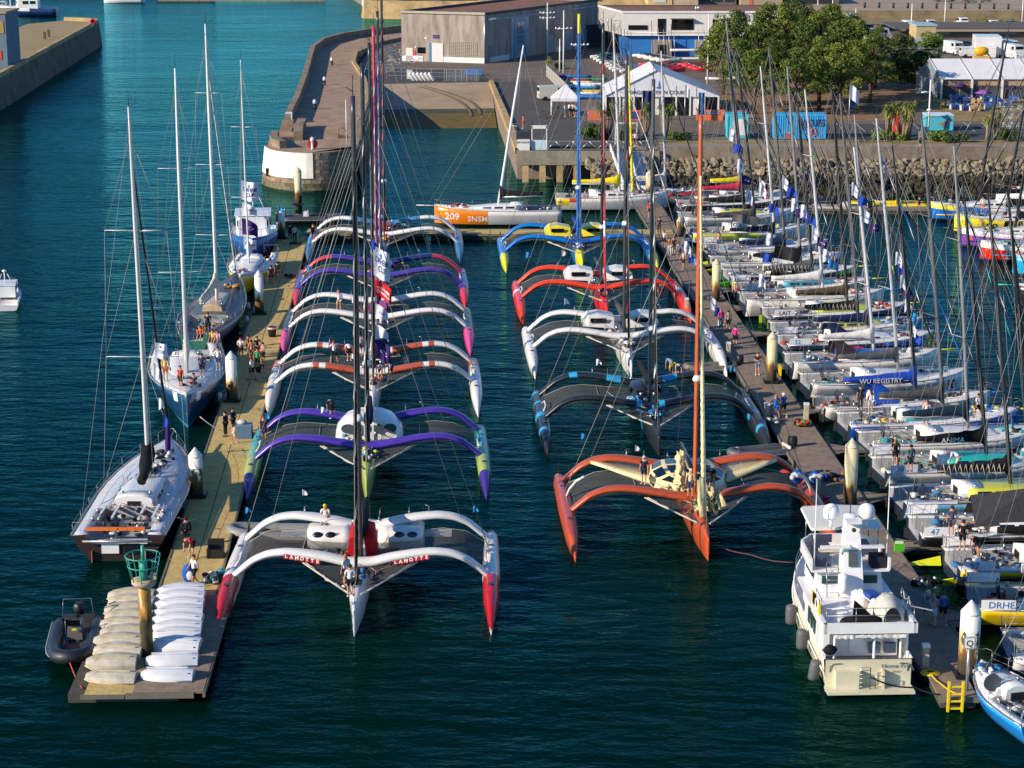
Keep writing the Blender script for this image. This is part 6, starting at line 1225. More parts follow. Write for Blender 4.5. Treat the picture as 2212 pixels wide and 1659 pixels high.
# ------------------------------------------------------------ people
def skinmesh(verts, edges, radii, name, root=0, sub=1):
    me = bpy.data.meshes.new(name); me.from_pydata(verts, edges, []); ob = bpy.data.objects.new(name, me); COL.objects.link(ob)
    m = ob.modifiers.new('s', 'SKIN'); m.branch_smoothing = .6; sv = me.skin_vertices[0].data
    for i, r in enumerate(radii): sv[i].radius = (r, r) if not isinstance(r, tuple) else r
    for i in range(len(radii)): sv[i].use_root = (i == root)
    ss = ob.modifiers.new('b', 'SUBSURF'); ss.levels = sub; ss.render_levels = sub
    dg = bpy.context.evaluated_depsgraph_get(); dg.update(); r = bpy.data.meshes.new_from_object(ob.evaluated_get(dg))
    bpy.data.objects.remove(ob); bpy.data.meshes.remove(me); r.name = name
    for p in r.polygons: p.use_smooth = True
    return r
def figure(pose):
    # joints (x right, y forward, z up) of a 1.74 m person
    J = dict(pel=(0, 0, .93), ch=(0, .0, 1.25), nk=(0, .0, 1.46), hd=(0, .03, 1.57), tp=(0, .02, 1.70), lh=(-.1, 0, .9), rh=(.1, 0, .9), lk=(-.11, .03, .5), rk=(.11, .03, .5), la=(-.12, -.02, .09), ra=(.12, -.02, .09),
             lt=(-.13, .14, .03), rt=(.13, .14, .03), ls=(-.19, 0, 1.41), rs=(.19, 0, 1.41), le=(-.25, -.02, 1.13), re=(.25, -.02, 1.13), lw=(-.26, .06, .89), rw=(.26, .06, .89), lf=(-.26, .1, .8), rf=(.26, .1, .8))
    J.update(pose); K = list(J); ix = {k: i for i, k in enumerate(K)}
    E = [('pel', 'ch'), ('ch', 'nk'), ('nk', 'hd'), ('hd', 'tp'), ('pel', 'lh'), ('pel', 'rh'), ('lh', 'lk'), ('rh', 'rk'), ('lk', 'la'), ('rk', 'ra'), ('la', 'lt'), ('ra', 'rt'), ('nk', 'ls'), ('nk', 'rs'), ('ls', 'le'), ('rs', 're'), ('le', 'lw'), ('re', 'rw'), ('lw', 'lf'), ('rw', 'rf')]
    Rr = dict(pel=.13, ch=.14, nk=.055, hd=.095, tp=.075, lh=.09, rh=.09, lk=.055, rk=.055, la=.038, ra=.038, lt=.035, rt=.035, ls=.058, rs=.058, le=.042, re=.042, lw=.027, rw=.027, lf=.03, rf=.03)
    V = [Vector(J[k]) for k in K]; body = skinmesh(V, [(ix[a], ix[b]) for a, b in E], [Rr[k] for k in K], 'body')
    # hands: four unequal bent fingers and a thumb; nose and ears
    mb = MB()
    for s, w, f in ((-1, 'lw', 'lf'), (1, 'rw', 'rf')):
        a, b = Vector(J[w]), Vector(J[f]); d = (b - a).normalized(); side = d.cross(Vector((1, 0, 0))); side = side.normalized() if side.length > .1 else Vector((0, 1, 0)); inn = Vector((-s, 0, 0))
        for k, l in enumerate((.065, .078, .072, .055)):
            o = b + side * (.028 * (k - 1.5) * .7); mb.tube([o, o + d * l * .6, o + d * l * .9 + inn * .02], [.010, .009, .007], 5)
        mb.tube([a + d * .03 + side * .03, a + d * .06 + side * .06 + inn * .01, a + d * .10 + side * .055 + inn * .025], [.012, .011, .008], 5)
    h = Vector(J['hd']); mb.ball(h + Vector((0, .1, .0)), .018, 6, 0, (.8, 1.2, 1.3)); [mb.ball(h + Vector((s * .092, 0, .01)), .024, 6, 0, (.5, .8, 1.2)) for s in (-1, 1)]
    bm = bmesh.new(); bm.from_mesh(body); tmp = mb.mesh('t', []); bm.from_mesh(tmp); bm.to_mesh(body); bm.free(); bpy.data.meshes.remove(tmp)
    eye = MB()
    for s in (-1, 1): eye.ball(h + Vector((s * .033, .088, .03)), .011, 6)
    eye = eye.mesh('eyes', M_BLACK)
    L = lambda a, b, k: Vector(J[a]).lerp(Vector(J[b]), k)
    shirt = skinmesh([J['pel'], J['ch'], L('ch', 'nk', .75), J['ls'], J['rs'], L('ls', 'le', .75), L('rs', 're', .75)], [(0, 1), (1, 2), (2, 3), (2, 4), (3, 5), (4, 6)], [.15, .162, .10, .075, .075, .062, .062], 'shirt')
    lng = skinmesh([J['pel'], J['ch'], L('ch', 'nk', .75), J['ls'], J['rs'], J['le'], J['re'], L('le', 'lw', .9), L('re', 'rw', .9)], [(0, 1), (1, 2), (2, 3), (2, 4), (3, 5), (4, 6), (5, 7), (6, 8)], [.152, .165, .10, .078, .078, .058, .058, .042, .042], 'jacket')
    shorts = skinmesh([L('pel', 'ch', .15), J['lh'], J['rh'], L('lh', 'lk', .85), L('rh', 'rk', .85)], [(0, 1), (0, 2), (1, 3), (2, 4)], [.148, .108, .108, .085, .085], 'shorts')
    trs = skinmesh([L('pel', 'ch', .15), J['lh'], J['rh'], J['lk'], J['rk'], L('lk', 'la', .92), L('rk', 'ra', .92)], [(0, 1), (0, 2), (1, 3), (2, 4), (3, 5), (4, 6)], [.148, .108, .108, .075, .075, .06, .06], 'trousers')
    u = (Vector(J['tp']) - Vector(J['nk'])).normalized(); c = Vector(J['hd']).lerp(Vector(J['tp']), .55)
    rings = []
    for i in range(6):
        a = pi / 2 * i / 5; rings.append([c + u * sin(a) * .115 + Vector((cos(q) * .112, sin(q) * .112 - .018, (-.05 if sin(q) < -.2 and i == 0 else 0))) * max(cos(a), .05) for q in [2 * pi * k / 12 for k in range(12)]])
    hair = MB().loft(rings).mesh('hair', []); 
    rings2 = [[p + Vector((0, .0, .0)) for p in r] for r in rings]; cap = MB().loft(rings2).box(c + Vector((0, .13, .01)), (.15, .14, .02)).mesh('cap', [])
    lh = MB().loft(rings).tube([c + Vector((0, -.09, .02)), c + Vector((0, -.12, -.12)), c + Vector((0, -.11, -.3))], [.10, .10, .05], 8).mesh('hair', [])
    shoes = MB()
    for a, b in (('la', 'lt'), ('ra', 'rt')): p = (Vector(J[a]) + Vector(J[b])) / 2; shoes.ball(p + Vector((0, .01, -.01)), .085, 8, 0, (.6, 1.65, .6))
    shoes = shoes.mesh('shoes', [])
    for m in (body, shirt, lng, shorts, trs, hair, cap, lh, shoes):
        m.materials.clear(); m.materials.append(M_WHITE)
    return dict(body=body, eyes=eye, shirt=shirt, jacket=lng, shorts=shorts, trousers=trs, hair=hair, cap=cap, longhair=lh, shoes=shoes)
POSES = dict(
    stand=figure({}), walk=figure(dict(lk=(-.11, .17, .52), la=(-.11, .2, .09), lt=(-.12, .36, .05), rk=(.11, -.03, .5), ra=(.11, -.28, .13), rt=(.11, -.14, .04), le=(-.25, -.12, 1.15), lw=(-.25, -.12, .92), lf=(-.25, -.1, .83), re=(.25, .1, 1.15), rw=(.24, .26, .98), rf=(.23, .31, .92))),
    arms=figure(dict(le=(-.27, .04, 1.15), lw=(-.06, .22, 1.17), lf=(.02, .24, 1.17), re=(.27, .04, 1.15), rw=(.06, .24, 1.12), rf=(-.02, .26, 1.12))),
    wide=figure(dict(lk=(-.2, .05, .5), rk=(.2, .03, .5), la=(-.28, 0, .09), ra=(.28, 0, .09), lt=(-.3, .15, .03), rt=(.3, .15, .03), le=(-.3, .12, 1.2), lw=(-.12, .3, 1.1), lf=(-.08, .34, 1.08), re=(.3, .12, 1.2), rw=(.14, .3, 1.05), rf=(.1, .34, 1.03))),
    shade=figure(dict(le=(-.38, .1, 1.45), lw=(-.16, .14, 1.6), lf=(-.09, .14, 1.62), re=(.26, 0, 1.15), lk=(-.17, .03, .5), la=(-.2, -.02, .09), lt=(-.22, .14, .03))),
    bend=figure(dict(pel=(0, -.12, .9), ch=(0, .14, 1.1), nk=(0, .34, 1.16), hd=(0, .45, 1.14), tp=(0, .56, 1.1), ls=(-.19, .3, 1.12), rs=(.19, .3, 1.12), le=(-.22, .36, .84), re=(.22, .36, .84), lw=(-.16, .42, .6), rw=(.16, .42, .6), lf=(-.15, .44, .5), rf=(.15, .44, .5), lh=(-.1, -.1, .88), rh=(.1, -.1, .88))),
    sit=figure(dict(pel=(0, 0, .1), ch=(0, .02, .42), nk=(0, .04, .63), hd=(0, .08, .74), tp=(0, .08, .87), lh=(-.1, .02, .1), rh=(.1, .02, .1), lk=(-.14, .42, .32), rk=(.14, .42, .22), la=(-.12, .62, -.04), ra=(.14, .72, -.1), lt=(-.12, .76, -.06), rt=(.14, .86, -.08), ls=(-.19, .04, .58), rs=(.19, .04, .58), le=(-.24, .12, .32), re=(.24, .12, .32), lw=(-.14, .32, .3), rw=(.14, .32, .26), lf=(-.1, .4, .3), rf=(.1, .4, .26))))
SK = [mat('skin_a', '#b97f5d', .6, 0, .05), mat('skin_b', '#c58f6d', .6, 0, .05)]
NP = [0]
def person(p, rz, pose, top, bottom, label, hair='#3a2618', sleeves=0, long_=0, capc=None, lhair=0, scale=1.0, group=None):
    t = thing('person', label, 'person', p, rz, group); P = POSES[pose]; i = NP[0]; NP[0] += 1
    def on(nm, key, m):
        o = put(nm, P[key], t)
        if m: o.material_slots[0].link = 'OBJECT'; o.material_slots[0].material = m
        return o
    on('body', 'body', SK[i % 2]); on('eyes', 'eyes', None); on('jacket' if sleeves else 'shirt', 'jacket' if sleeves else 'shirt', cloth(top)); on('trousers' if long_ else 'shorts', 'trousers' if long_ else 'shorts', cloth(bottom))
    on('cap' if capc else 'hair', 'cap' if capc else ('longhair' if lhair else 'hair'), cloth(capc or hair)); on('shoes', 'shoes', cloth('#d6d4cf' if i % 3 else '#2a2a2c'))
    t.scale = (scale,) * 3; return t
def PP(u, v, z, rz, *a, **k): return person(G(u, v, z), rz, *a, **k)
NV, WH_, BK = '#1c2433', '#d9d8d4', '#1b1c1f'
g1 = 'people on the left pontoon'
PP(404, 1182, .55, .3, 'stand', '#23262d', '#1d1f24', 'person in a dark jacket and black shorts beside the stern of the grey white yacht', sleeves=1, group=g1)
PP(414, 1206, .6, 2.6, 'bend', '#c92c3c', '#1d1f24', 'person in black and red bending over bags on the near part of the left pontoon', hair='#1c1a18', group=g1)
PP(421, 1266, .6, 2.2, 'walk', WH_, NV, 'person in a white T shirt walking with a blue and white sail bag', hair='#4a3020', group=g1)
PP(488, 943, .55, 1.2, 'stand', NV, '#1a1d24', 'taller person in navy and dark trousers near the blue grey crate', sleeves=1, long_=1, group=g1)
PP(504, 935, .55, -2.0, 'arms', NV, NV, 'person in a navy jacket facing another by the crate', sleeves=1, group=g1)
PP(507, 958, .55, -1.2, 'walk', '#d9b3a8', '#d6c9b8', 'child in a pale pink shirt by the red container', scale=.78, lhair=1, group=g1)
PP(571, 954, .9, pi, 'stand', '#30303c', '#30303c', 'person in a dark playsuit standing on the teal float next to the pontoon', lhair=1, hair='#5a3a24', group=None)
for (u, v, rz, po, a, b_, lb, kw) in [(521, 776, 2.9, 'arms', WH_, '#2b2d33', 'person in a white top at the left of the group on the pontoon', {}), (544, 782, .4, 'stand', '#c98a70', '#8c5a4a', 'person in a salmon top with a hat in the middle of the group', {}), (556, 774, 3.6, 'wide', '#22242a', '#3a2f2a', 'person in black at the back of the group', {}),
        (557, 800, 3.3, 'stand', '#2fa05a', '#22242a', 'person in a bright green shirt in the group', {}), (569, 788, 2.2, 'arms', '#c9828c', '#24262c', 'person in a pink polo shirt with crossed arms', {}), (545, 822, 1.0, 'walk', '#e0dedb', '#22252b', 'person in a white shirt and black shorts at the near side of the group', {}), (560, 822, -.5, 'bend', '#1f2127', '#20242c', 'person stooping over dark bags at the pontoon edge', {}),
        (536, 770, 5.0, 'stand', '#8c4a3c', '#2a2c33', 'person in a brick red top behind the salmon one', {}), (586, 614, .2, 'walk', NV, NV, 'person in navy with bare legs walking beside the stained pile', {}), (600, 606, .1, 'walk', '#23262e', '#3a3c46', 'person in a dark top with a rucksack walking ahead on the pontoon', {}), (627, 520, 3.0, 'stand', BK, BK, 'person in black at the far end beside the white pile', {'long_': 1}), (637, 524, 3.4, 'stand', '#9fb0cc', BK, 'person in a pale blue top and black trousers at the far end', {'long_': 1}), (677, 520, 2.4, 'stand', BK, BK, 'person all in black beside the steel blue trimaran', {'long_': 1, 'sleeves': 1})]:
    PP(u, v, .55, rz, po, a, b_, lb, group=g1, **kw)
g2 = 'people on the right pontoon'
for (u, v, rz, po, a, b_, lb, kw) in [(1557, 712, .4, 'stand', '#c9306c', '#2f5f6c', 'person in a raspberry top and hat with teal trousers', {'capc': '#d8487c', 'long_': 1}), (1573, 716, .2, 'stand', '#8c857c', NV, 'person in a grey shirt seen from behind', {}), (1588, 750, -.2, 'stand', '#d82f9c', '#1d1d22', 'person in a bright pink shirt with a pink jumper round the waist', {}), (1636, 810, pi, 'arms', '#22252f', '#5f86a8', 'person in a dark T shirt and denim shorts looking down', {'lhair': 1, 'hair': '#6b4a30'}),
        (1675, 905, 0, 'wide', '#1c63b8', '#1c5fb0', 'person with fair hair in a blue top and blue shorts', {'lhair': 1, 'hair': '#b08a5c'}), (1692, 902, .5, 'walk', '#1c63b8', '#20242c', 'person in a blue vest with a white cap', {'capc': '#dfe2e6'}), (2002, 1346, .1, 'walk', '#4f6c94', NV, 'person in pale blue walking behind the floral top', {'capc': '#c9c4b4'}), (2014, 1354, -.1, 'walk', '#b98f9c', '#c3cbd6', 'person in a flowered top and white shorts on the pontoon', {'lhair': 1, 'hair': '#8c8478'}), (2036, 1350, 0, 'walk', '#2c5f9c', '#14161c', 'person in a blue sweatshirt and black shorts walking away', {'sleeves': 1, 'capc': '#3b4a5c'}),
        (1404, 470, 2.8, 'stand', '#d82438', '#1c1e24', 'person in a bright red T shirt near the head of the right pontoon', {}), (1428, 440, 3.3, 'stand', '#23283a', '#8c6a55', 'person in dark clothes between two yellow posts', {}), (1434, 535, 2.8, 'stand', '#c9ced8', '#22262e', 'person in a white top beside the rust coloured one', {}), (1446, 552, 3.0, 'stand', '#8c4a30', '#d6d4d0', 'person in a rust top and white trousers', {'long_': 1}), (1455, 550, 3.4, 'arms', '#26221f', '#c9c0ae', 'person in black with beige trousers', {'long_': 1}), (1467, 560, 2.7, 'stand', '#d4d6d8', '#3f6fa0', 'person in a white T shirt and blue skirt', {}), (1476, 582, 2.5, 'walk', '#c9a8a4', '#4a3030', 'person with a red shoulder bag on the pontoon', {}), (1424, 505, 3, 'stand', '#26303c', '#2a3440', 'person in dark blue by the blue trimaran', {'long_': 1}), (1415, 655, 3, 'stand', '#c93030', '#1f2228', 'person in a red shirt by the red trimaran stern', {}), (1430, 648, 2.8, 'stand', '#a8bcd8', '#c93a3a', 'person in a pale blue shirt by the red trimaran stern', {}),
        (1248, 500, 3.1, 'stand', '#8f8886', BK, 'person in a grey waistcoat standing on the cross pontoon', {'long_': 1})]:
    PP(u, v, .55, rz, po, a, b_, lb, group=g2, **kw)
# on the boats
dk_ = 'people aboard the boats'
for (u, v, z, rz, po, a, b_, lb, kw) in [(748, 1268, 1.75, .8, 'stand', '#c3cbd6', '#20242c', 'sailor in pale grey by the mast foot of the red and white trimaran', {'hair': '#a06a44'}), (757, 1290, 1.7, .1, 'stand', '#d0d6de', '#1d2026', 'sailor in white and dark shorts on the bow of the red and white trimaran', {}), (703, 1122, 2.35, pi, 'sit', '#d9d2cf', '#22252c', 'seated sailor with a yellow cap on the cockpit pod of the red and white trimaran', {'capc': '#d8c22c'}),
        (1391, 1046, 2.0, 2.6, 'stand', '#1a2236', '#1c2437', 'sailor in navy with a pale cap on the net of the terracotta trimaran', {'capc': '#c3c7c3', 'long_': 0}), (1489, 1046, 2.2, 2.0, 'sit', '#1e2740', '#1e2740', 'seated sailor in navy beside the terracotta mast', {}), (1491, 1075, 2.15, 3.0, 'stand', '#c7b892', '#3c445c', 'sailor in a beige shirt with a white hat on the terracotta beam', {'capc': '#d6d2c0'}), (1538, 1052, 2.1, 2.8, 'bend', '#121722', '#141925', 'sailor in black bending over beside the cream cabin', {}),
        (733, 673, 2.0, .2, 'shade', '#d6cfe0', '#c9a98c', 'sailor in lilac shading the eyes on the white beam', {'hair': '#8c6a44'}), (722, 786, 2.3, .3, 'wide', '#cfcbe0', '#2a2c34', 'sailor in a lilac shirt standing on the orange banded beam', {'hair': '#7a3c2c'}), (755, 780, 2.2, .3, 'bend', '#d4d0d8', '#26282e', 'sailor in white crouching on the orange banded trimaran', {}), (778, 770, 2.2, .3, 'stand', '#d6d2da', '#26282e', 'sailor in white behind the masts of the orange banded trimaran', {}), (822, 822, 2.0, 3.0, 'bend', '#d9d6d2', '#2a2c34', 'left one of two sailors crouching by the mast of the orange banded trimaran', {}), (843, 820, 2.0, 2.6, 'bend', '#cfcdd0', '#33353c', 'right one of two sailors crouching by the mast of the orange banded trimaran', {}),
        (718, 905, 2.2, .5, 'bend', '#22242c', '#22242c', 'dark figure bending on the net beside the white domed cabin', {'hair': '#5a3424'}), (1450, 812, 2.1, .6, 'bend', '#6f8cae', '#b9a82c', 'sailor in pale blue working on the stern of the black trimaran', {}), (1462, 820, 2.1, 3.4, 'bend', '#8fa6bf', '#2a3444', 'second sailor in grey blue working on the stern of the black trimaran', {}),
        (358, 822, 1.9, 3.0, 'stand', '#c9b060', '#b9542c', 'sailor in yellow on the deck of the navy sloop', {}), (391, 842, 1.9, 2.5, 'stand', '#a8242c', '#1c1e24', 'sailor in dark red near the mast of the navy sloop', {}), (437, 815, 1.9, 3.4, 'stand', '#2c3a5c', '#23283a', 'sailor in blue at the stern of the navy sloop', {}), (472, 800, 1.9, 3.1, 'stand', '#d6d8da', '#2c4a7c', 'sailor in a white shirt on the starboard side of the navy sloop', {}), (420, 832, 1.9, 2.8, 'sit', '#24304c', '#22242c', 'sailor sitting on the coachroof of the navy sloop', {}),
        (450, 722, 1.9, 3.2, 'stand', '#181c26', '#1c2029', 'sailor in black standing in the cockpit of the classic yacht', {'long_': 1}), (460, 735, 1.5, 2.9, 'sit', '#d8cf1c', '#22242a', 'sailor in a yellow shirt sitting on the classic yacht', {}), (470, 737, 1.5, 3.0, 'sit', '#e0a8c4', '#d6d8da', 'sailor in pale pink sitting on the classic yacht', {'lhair': 1}), (434, 728, 1.6, 3, 'sit', '#c9542c', '#22242a', 'sailor in orange sitting in the cockpit of the classic yacht', {}),
        (1933, 1007, 1.5, 0, 'stand', '#17181b', '#2a2a2c', 'woman in a black T shirt with long fair hair on a racing yacht stern', {'lhair': 1, 'hair': '#a5713c'}), (1966, 1020, 1.6, .3, 'stand', '#3c6a72', '#3a4a54', 'sailor in teal beside the long haired woman in black', {}), (2066, 1018, 1.75, 1.2, 'bend', '#cdd3e6', '#c9bfae', 'sailor in white doubled over on a racing yacht deck', {}), (2054, 1158, 1.6, .1, 'stand', '#4b4a66', '#55555e', 'sailor in a purple grey T shirt and cap beside the number 47 banner', {'capc': '#33344c'}), (2078, 1190, 1.6, -.2, 'stand', '#181b22', '#1a1d24', 'sailor in a black T shirt seen from behind on the black and white yacht', {}), (2112, 1205, 1.5, 1.6, 'bend', '#181b22', '#1a1d24', 'sailor in black stooping in the cockpit with winches', {}),
        (2000, 920, 1.75, 3.0, 'stand', '#cfb9b6', '#1c1c22', 'woman in a pale pink top and black shorts on the blue and white yacht', {'lhair': 1, 'hair': '#8c5a34'}), (2112, 905, 1.8, .4, 'walk', '#d3d6da', '#1c1e24', 'sailor in white stepping over the foredeck of the blue yacht', {}), (1880, 895, 1.7, .2, 'stand', '#d6d2da', '#c9cbd0', 'person with dark curly hair in a white top on the ivory yacht', {'lhair': 1, 'hair': '#2c1e16'}), (1858, 885, 1.6, .2, 'stand', '#23262d', '#1c1f26', 'person in black standing on the pale grey yacht', {'long_': 1}),
        (1585, 633, 1.2, 2.9, 'stand', '#9fc0dc', '#d9cf7c', 'person in a pale blue top and yellow shorts behind the green rudders', {}), (1800, 560, 1.6, 3, 'sit', '#3f74a8', '#c99a7c', 'bare shouldered sailor sitting on a far racing yacht bow', {}), (1552, 540, 1.6, 3, 'stand', '#b98a6c', '#3f5f88', 'bare chested sailor on the grey white yacht', {}), (1986, 442, 1.2, 3, 'sit', '#15181c', '#1a1c22', 'seated figure in black on the black and yellow inflatable', {}), (2122, 460, 1.8, 3, 'stand', '#d9d0cc', '#c98a6c', 'sailor in white on the bow of the bright blue number 208 boat', {}), (2170, 478, 1.8, 3, 'stand', '#9fc0dc', '#22242a', 'sailor in pale blue on the stern of the number 208 boat', {})]:
    PP(u, v, z, rz, po, a, b_, lb, group=dk_, **kw)
# ashore
g3 = 'people on the quay'
for i, (u, v, a, b_, lb) in enumerate([(1205, 248, '#d9d8d6', '#2c4a7c', 'person in white at the left end of the kiosk tent'), (1221, 252, '#dcdad8', '#2f8fc0', 'person in white with turquoise shorts by the kiosk tent'), (1229, 250, '#d6d8da', '#3a3c44', 'third person in white by the kiosk tent'), (1237, 250, '#e0dedc', '#23252c', 'fourth person in white by the kiosk tent'), (1245, 252, '#d9d4d2', '#22242a', 'person at the right end of the kiosk tent'), (1130, 278, '#b5524a', '#b5524a', 'person in salmon red beside a black post on the platform'), (1371, 316, '#d6c4c4', '#2a2c34', 'left one of a couple at the head of the gangway'), (1376, 317, '#c9ccd8', '#22242a', 'right one of a couple at the head of the gangway'), (1987, 321, '#3a3240', '#1f2c48', 'person in a dark skirt on the promenade photographing the boats'), (1972, 262, '#2a2c36', '#8c8a86', 'person walking on the path beside the tall palms'), (2027, 222, '#c92c30', '#22242a', 'person in red on the path beside the restaurant tent')]):
    PP(u, v, ZQ, pi + i, 'arms' if u == 1987 else ('stand' if i % 2 else 'wide'), a, b_, lb, group=g3)
p = G(409, 1262, .6); o = thing('sail_bag', 'large blue and white patterned sail bag being carried along the pontoon', 'bag', p)
MB().ball((0, 0, .6), .55, 10, 0, (.7, .45, 1.0)).build('cloth', cloth('#2257a8'), o); MB().ball((.1, -.12, .55), .4, 8, 0, (.7, .45, .8)).build('white_patch', cloth('#c9ccd0'), o)
for u, v, z, lb in ((1722, 1042, 1.4, 'blue and white patterned bag on the terracotta float'), (1760, 1045, .9, 'second blue and white patterned bag on the pontoon edge beside the terracotta float')):
    o = thing('sail_bag', lb, 'bag', G(u, v, z)); MB().ball((0, 0, .35), .5, 10, 0, (.8, .8, .9)).build('cloth', cloth('#1f57a8'), o); bunch(u, (0, -.3, .4), (.4, .15, .35), 12, [cloth('#c9ccd0')], 'white_print', o, 1)
# ------------------------------------------------------------ flags
def flag(u, v, wpx, hpx, Y, colr, label, text=None, tc='#1c3f78', droop=.25, rag=0, wave=.25, emblem=None, seed=0, name='flag', group='race flags on the rigging'):
    z = hat(Y, v); s = F / (Y * cos(TH) + (H - z) * sin(TH)); p = G(u, v, z); W_, H_ = wpx / s, hpx / s; R = random.Random(seed + u)
    t = thing(name, label, 'flag', (p.x, Y, z), 0, group); n = 12; ph = R.uniform(0, 6)
    def P(a, b): # a along the fly 0..1, b down 0..1
        return Vector((W_ * a * (1 - .12 * a), wave * sin(a * 7 + ph + b * 1.5) * (.3 + a) * min(1, W_ * .5), -H_ * b * (1 - rag * a) - droop * H_ * a * a - .06 * H_ * sin(a * 5 + ph)))
    MB().loft([[P(i / n, j / 6) for j in range(7)] for i in range(n + 1)], 0, True, False, False).build('cloth', cloth(colr), t)
    def on(x, y, o=-.05): q = P(max(0, min(1, x)), max(0, min(1, y))); return q + Vector((0, o, 0))
    if text:
        L = text.split('|')
        for k, ln in enumerate(L):
            vs, fs = text_data(ln, .03); wv = max(v_.x for v_ in vs); szx = .78 / wv if len(ln) > 4 else .5 / wv; hh = .2 / max(1, len(L) - 1)
            y0 = .5 + .26 * k if len(L) > 1 else .62
            MB().add([on(.12 + (.76 - wv * szx) / 2 + v_.x * szx, y0 - v_.y * hh) for v_ in vs], fs).build('lettering', paint(tc, .6), t)
    if emblem: MB().add([on(.42 + .09 * cos(a) * (1 if k % 2 else .5), .22 + .13 * sin(a) * (1 if k % 2 else .5)) for k, a in enumerate([2 * pi * q / 10 for q in range(10)])], [tuple(range(10))]).build('emblem', paint(emblem, .6), t)
    return t
def strip(u, v, Y, c, hpx, wpx, label, **k): return flag(u, v, wpx, hpx, Y, c, label, seed=int(v), **k)
LB, PL, WB = '#2f86c0', '#3a2260', '#d9dbe6'
flag(520, 390, 42, 42, 186, WB, 'large white flag reading DRHEAM CUP on the yellow sloop halyard', 'DRHEAM|CUP', emblem='#1f6fb8', droop=.15)
flag(522, 436, 36, 30, 186, WB, 'white pennant below the large race flag on the yellow sloop', 'CUP', droop=.7, rag=.5)
flag(522, 470, 38, 36, 186, PL, 'purple flag with a white ring on the yellow sloop halyard', 'O', '#cfc6dc', droop=.6, rag=.2)
flag(526, 512, 30, 26, 186, WB, 'small white flag low on the yellow sloop halyard', 'DRHEAM', droop=.5, rag=.3)
flag(806, 532, 40, 66, 141, WB, 'white flag reading DRHEAM CUP on the black mast of the orange banded trimaran', 'DRHEAM|CUP', emblem='#1f6fb8', droop=.3)
flag(810, 606, 40, 36, 141, '#d8202c', 'red flag with white ouest france lettering', 'ouest|france', '#eae4e2', droop=.5)
flag(811, 655, 30, 34, 141, WB, 'white and blue pennant below the red flag', 'CUP', droop=.8, rag=.4)
flag(812, 700, 30, 30, 141, WB, 'small white pennant hanging below the blue and white one', None, droop=.8, rag=.4)
flag(810, 735, 38, 44, 141, PL, 'purple flag near the foot of the flag halyard', 'C', '#cfc6dc', droop=.3)
flag(801, 515, 14, 26, 141, '#243f9c', 'small royal blue pennant at the top of the halyard', None, droop=.6, rag=.5)
flag(334, 740, 30, 34, 108, WB, 'round edged white and blue flag at the forestay of the grey white yacht', 'CUP', emblem='#1f57a8', droop=.1)
flag(331, 785, 16, 40, 108, WB, 'white pennant under the round edged flag', None, droop=.4, rag=.5)
flag(342, 858, 12, 28, 108, WB, 'narrow white pennant above the bow of the grey white yacht', None, droop=.5, rag=.5)
flag(352, 895, 14, 30, 108, '#2748a8', 'blue pennant above the bow of the grey white yacht', None, droop=.6, rag=.5)
flag(355, 920, 14, 60, 108, PL, 'long purple pennant hanging at the bow of the grey white yacht', None, droop=.3, rag=.3)
k = 0
for u, v, Y, c, lb in [(370, 0, 0, 0, 0)][:0] + [(653, 1058, 104, WB, 'small white pennant on a shroud of the red and white trimaran'), (1022, 1093, 104, LB, 'light blue pennant at the end of the right shroud of the red and white trimaran'), (530, 1095, 104, LB, 'light blue pennant on the left shroud of the red and white trimaran'), (693, 878, 122, WB, 'white pennant beside the domed cabin'), (572, 893, 126, LB, 'light blue bunched pennant by the pontoon edge'), (662, 572, 180, LB, 'pale blue pennant on the purple and crimson trimaran'), (760, 640, 165, WB, 'white triangular pennant above the shading sailor'), (757, 762, 148, WB, 'white pennant beside the sailors on the orange banded beam'), (630, 790, 146, LB, 'tiny light blue pennant on the grey floated trimaran'),
        (1136, 543, 170, LB, 'blue pennant on the left shroud of the red trimaran'), (1213, 540, 172, '#c9b8c4', 'pinkish pennant on the inner shroud of the red trimaran'), (1219, 645, 158, WB, 'white pennant on the shroud of the white trimaran'), (1288, 775, 136, WB, 'white and blue pennant on the shroud of the black trimaran'), (1255, 935, 112, LB, 'light blue pennant on the left shroud of the terracotta trimaran'), (1372, 962, 112, '#c9c0d2', 'pale pennant on the inner shroud of the terracotta trimaran'), (1500, 560, 160, WB, 'white pennant by the red float'), (1577, 790, 150, LB, 'light blue pennant beside the white float bow'), (600, 445, 200, LB, 'tiny blue pennant near the far end of the left row')]:
    flag(u, v, 13, 15, Y, c, lb, None, droop=.6, rag=.75, seed=k, name='pennant', group='small pennants on the shrouds'); k += 1
R_f = random.Random(12)
lines_ = [(1575, 275, 1612, 410, 205, 5), (1641, 395, 1662, 440, 190, 2), (1640, 385, 1646, 420, 200, 1), (1690, 380, 1720, 450, 178, 4), (1730, 440, 1790, 560, 165, 6), (1840, 395, 1880, 480, 150, 4), (1935, 545, 1970, 720, 140, 8), (1478, 520, 1515, 640, 192, 5), (1535, 640, 1575, 760, 165, 6), (1655, 500, 1640, 590, 168, 3)]
nm_ = ['above the boulder bank', 'beside the tall alloy mast', 'at the masthead over the far yachts', 'by the second alloy mast', 'over the middle of the fleet', 'on the stay beside the dark mast', 'in the middle of the right hand rigging', 'above the people on the right pontoon', 'over the pink shirted people', 'between the two class banners']
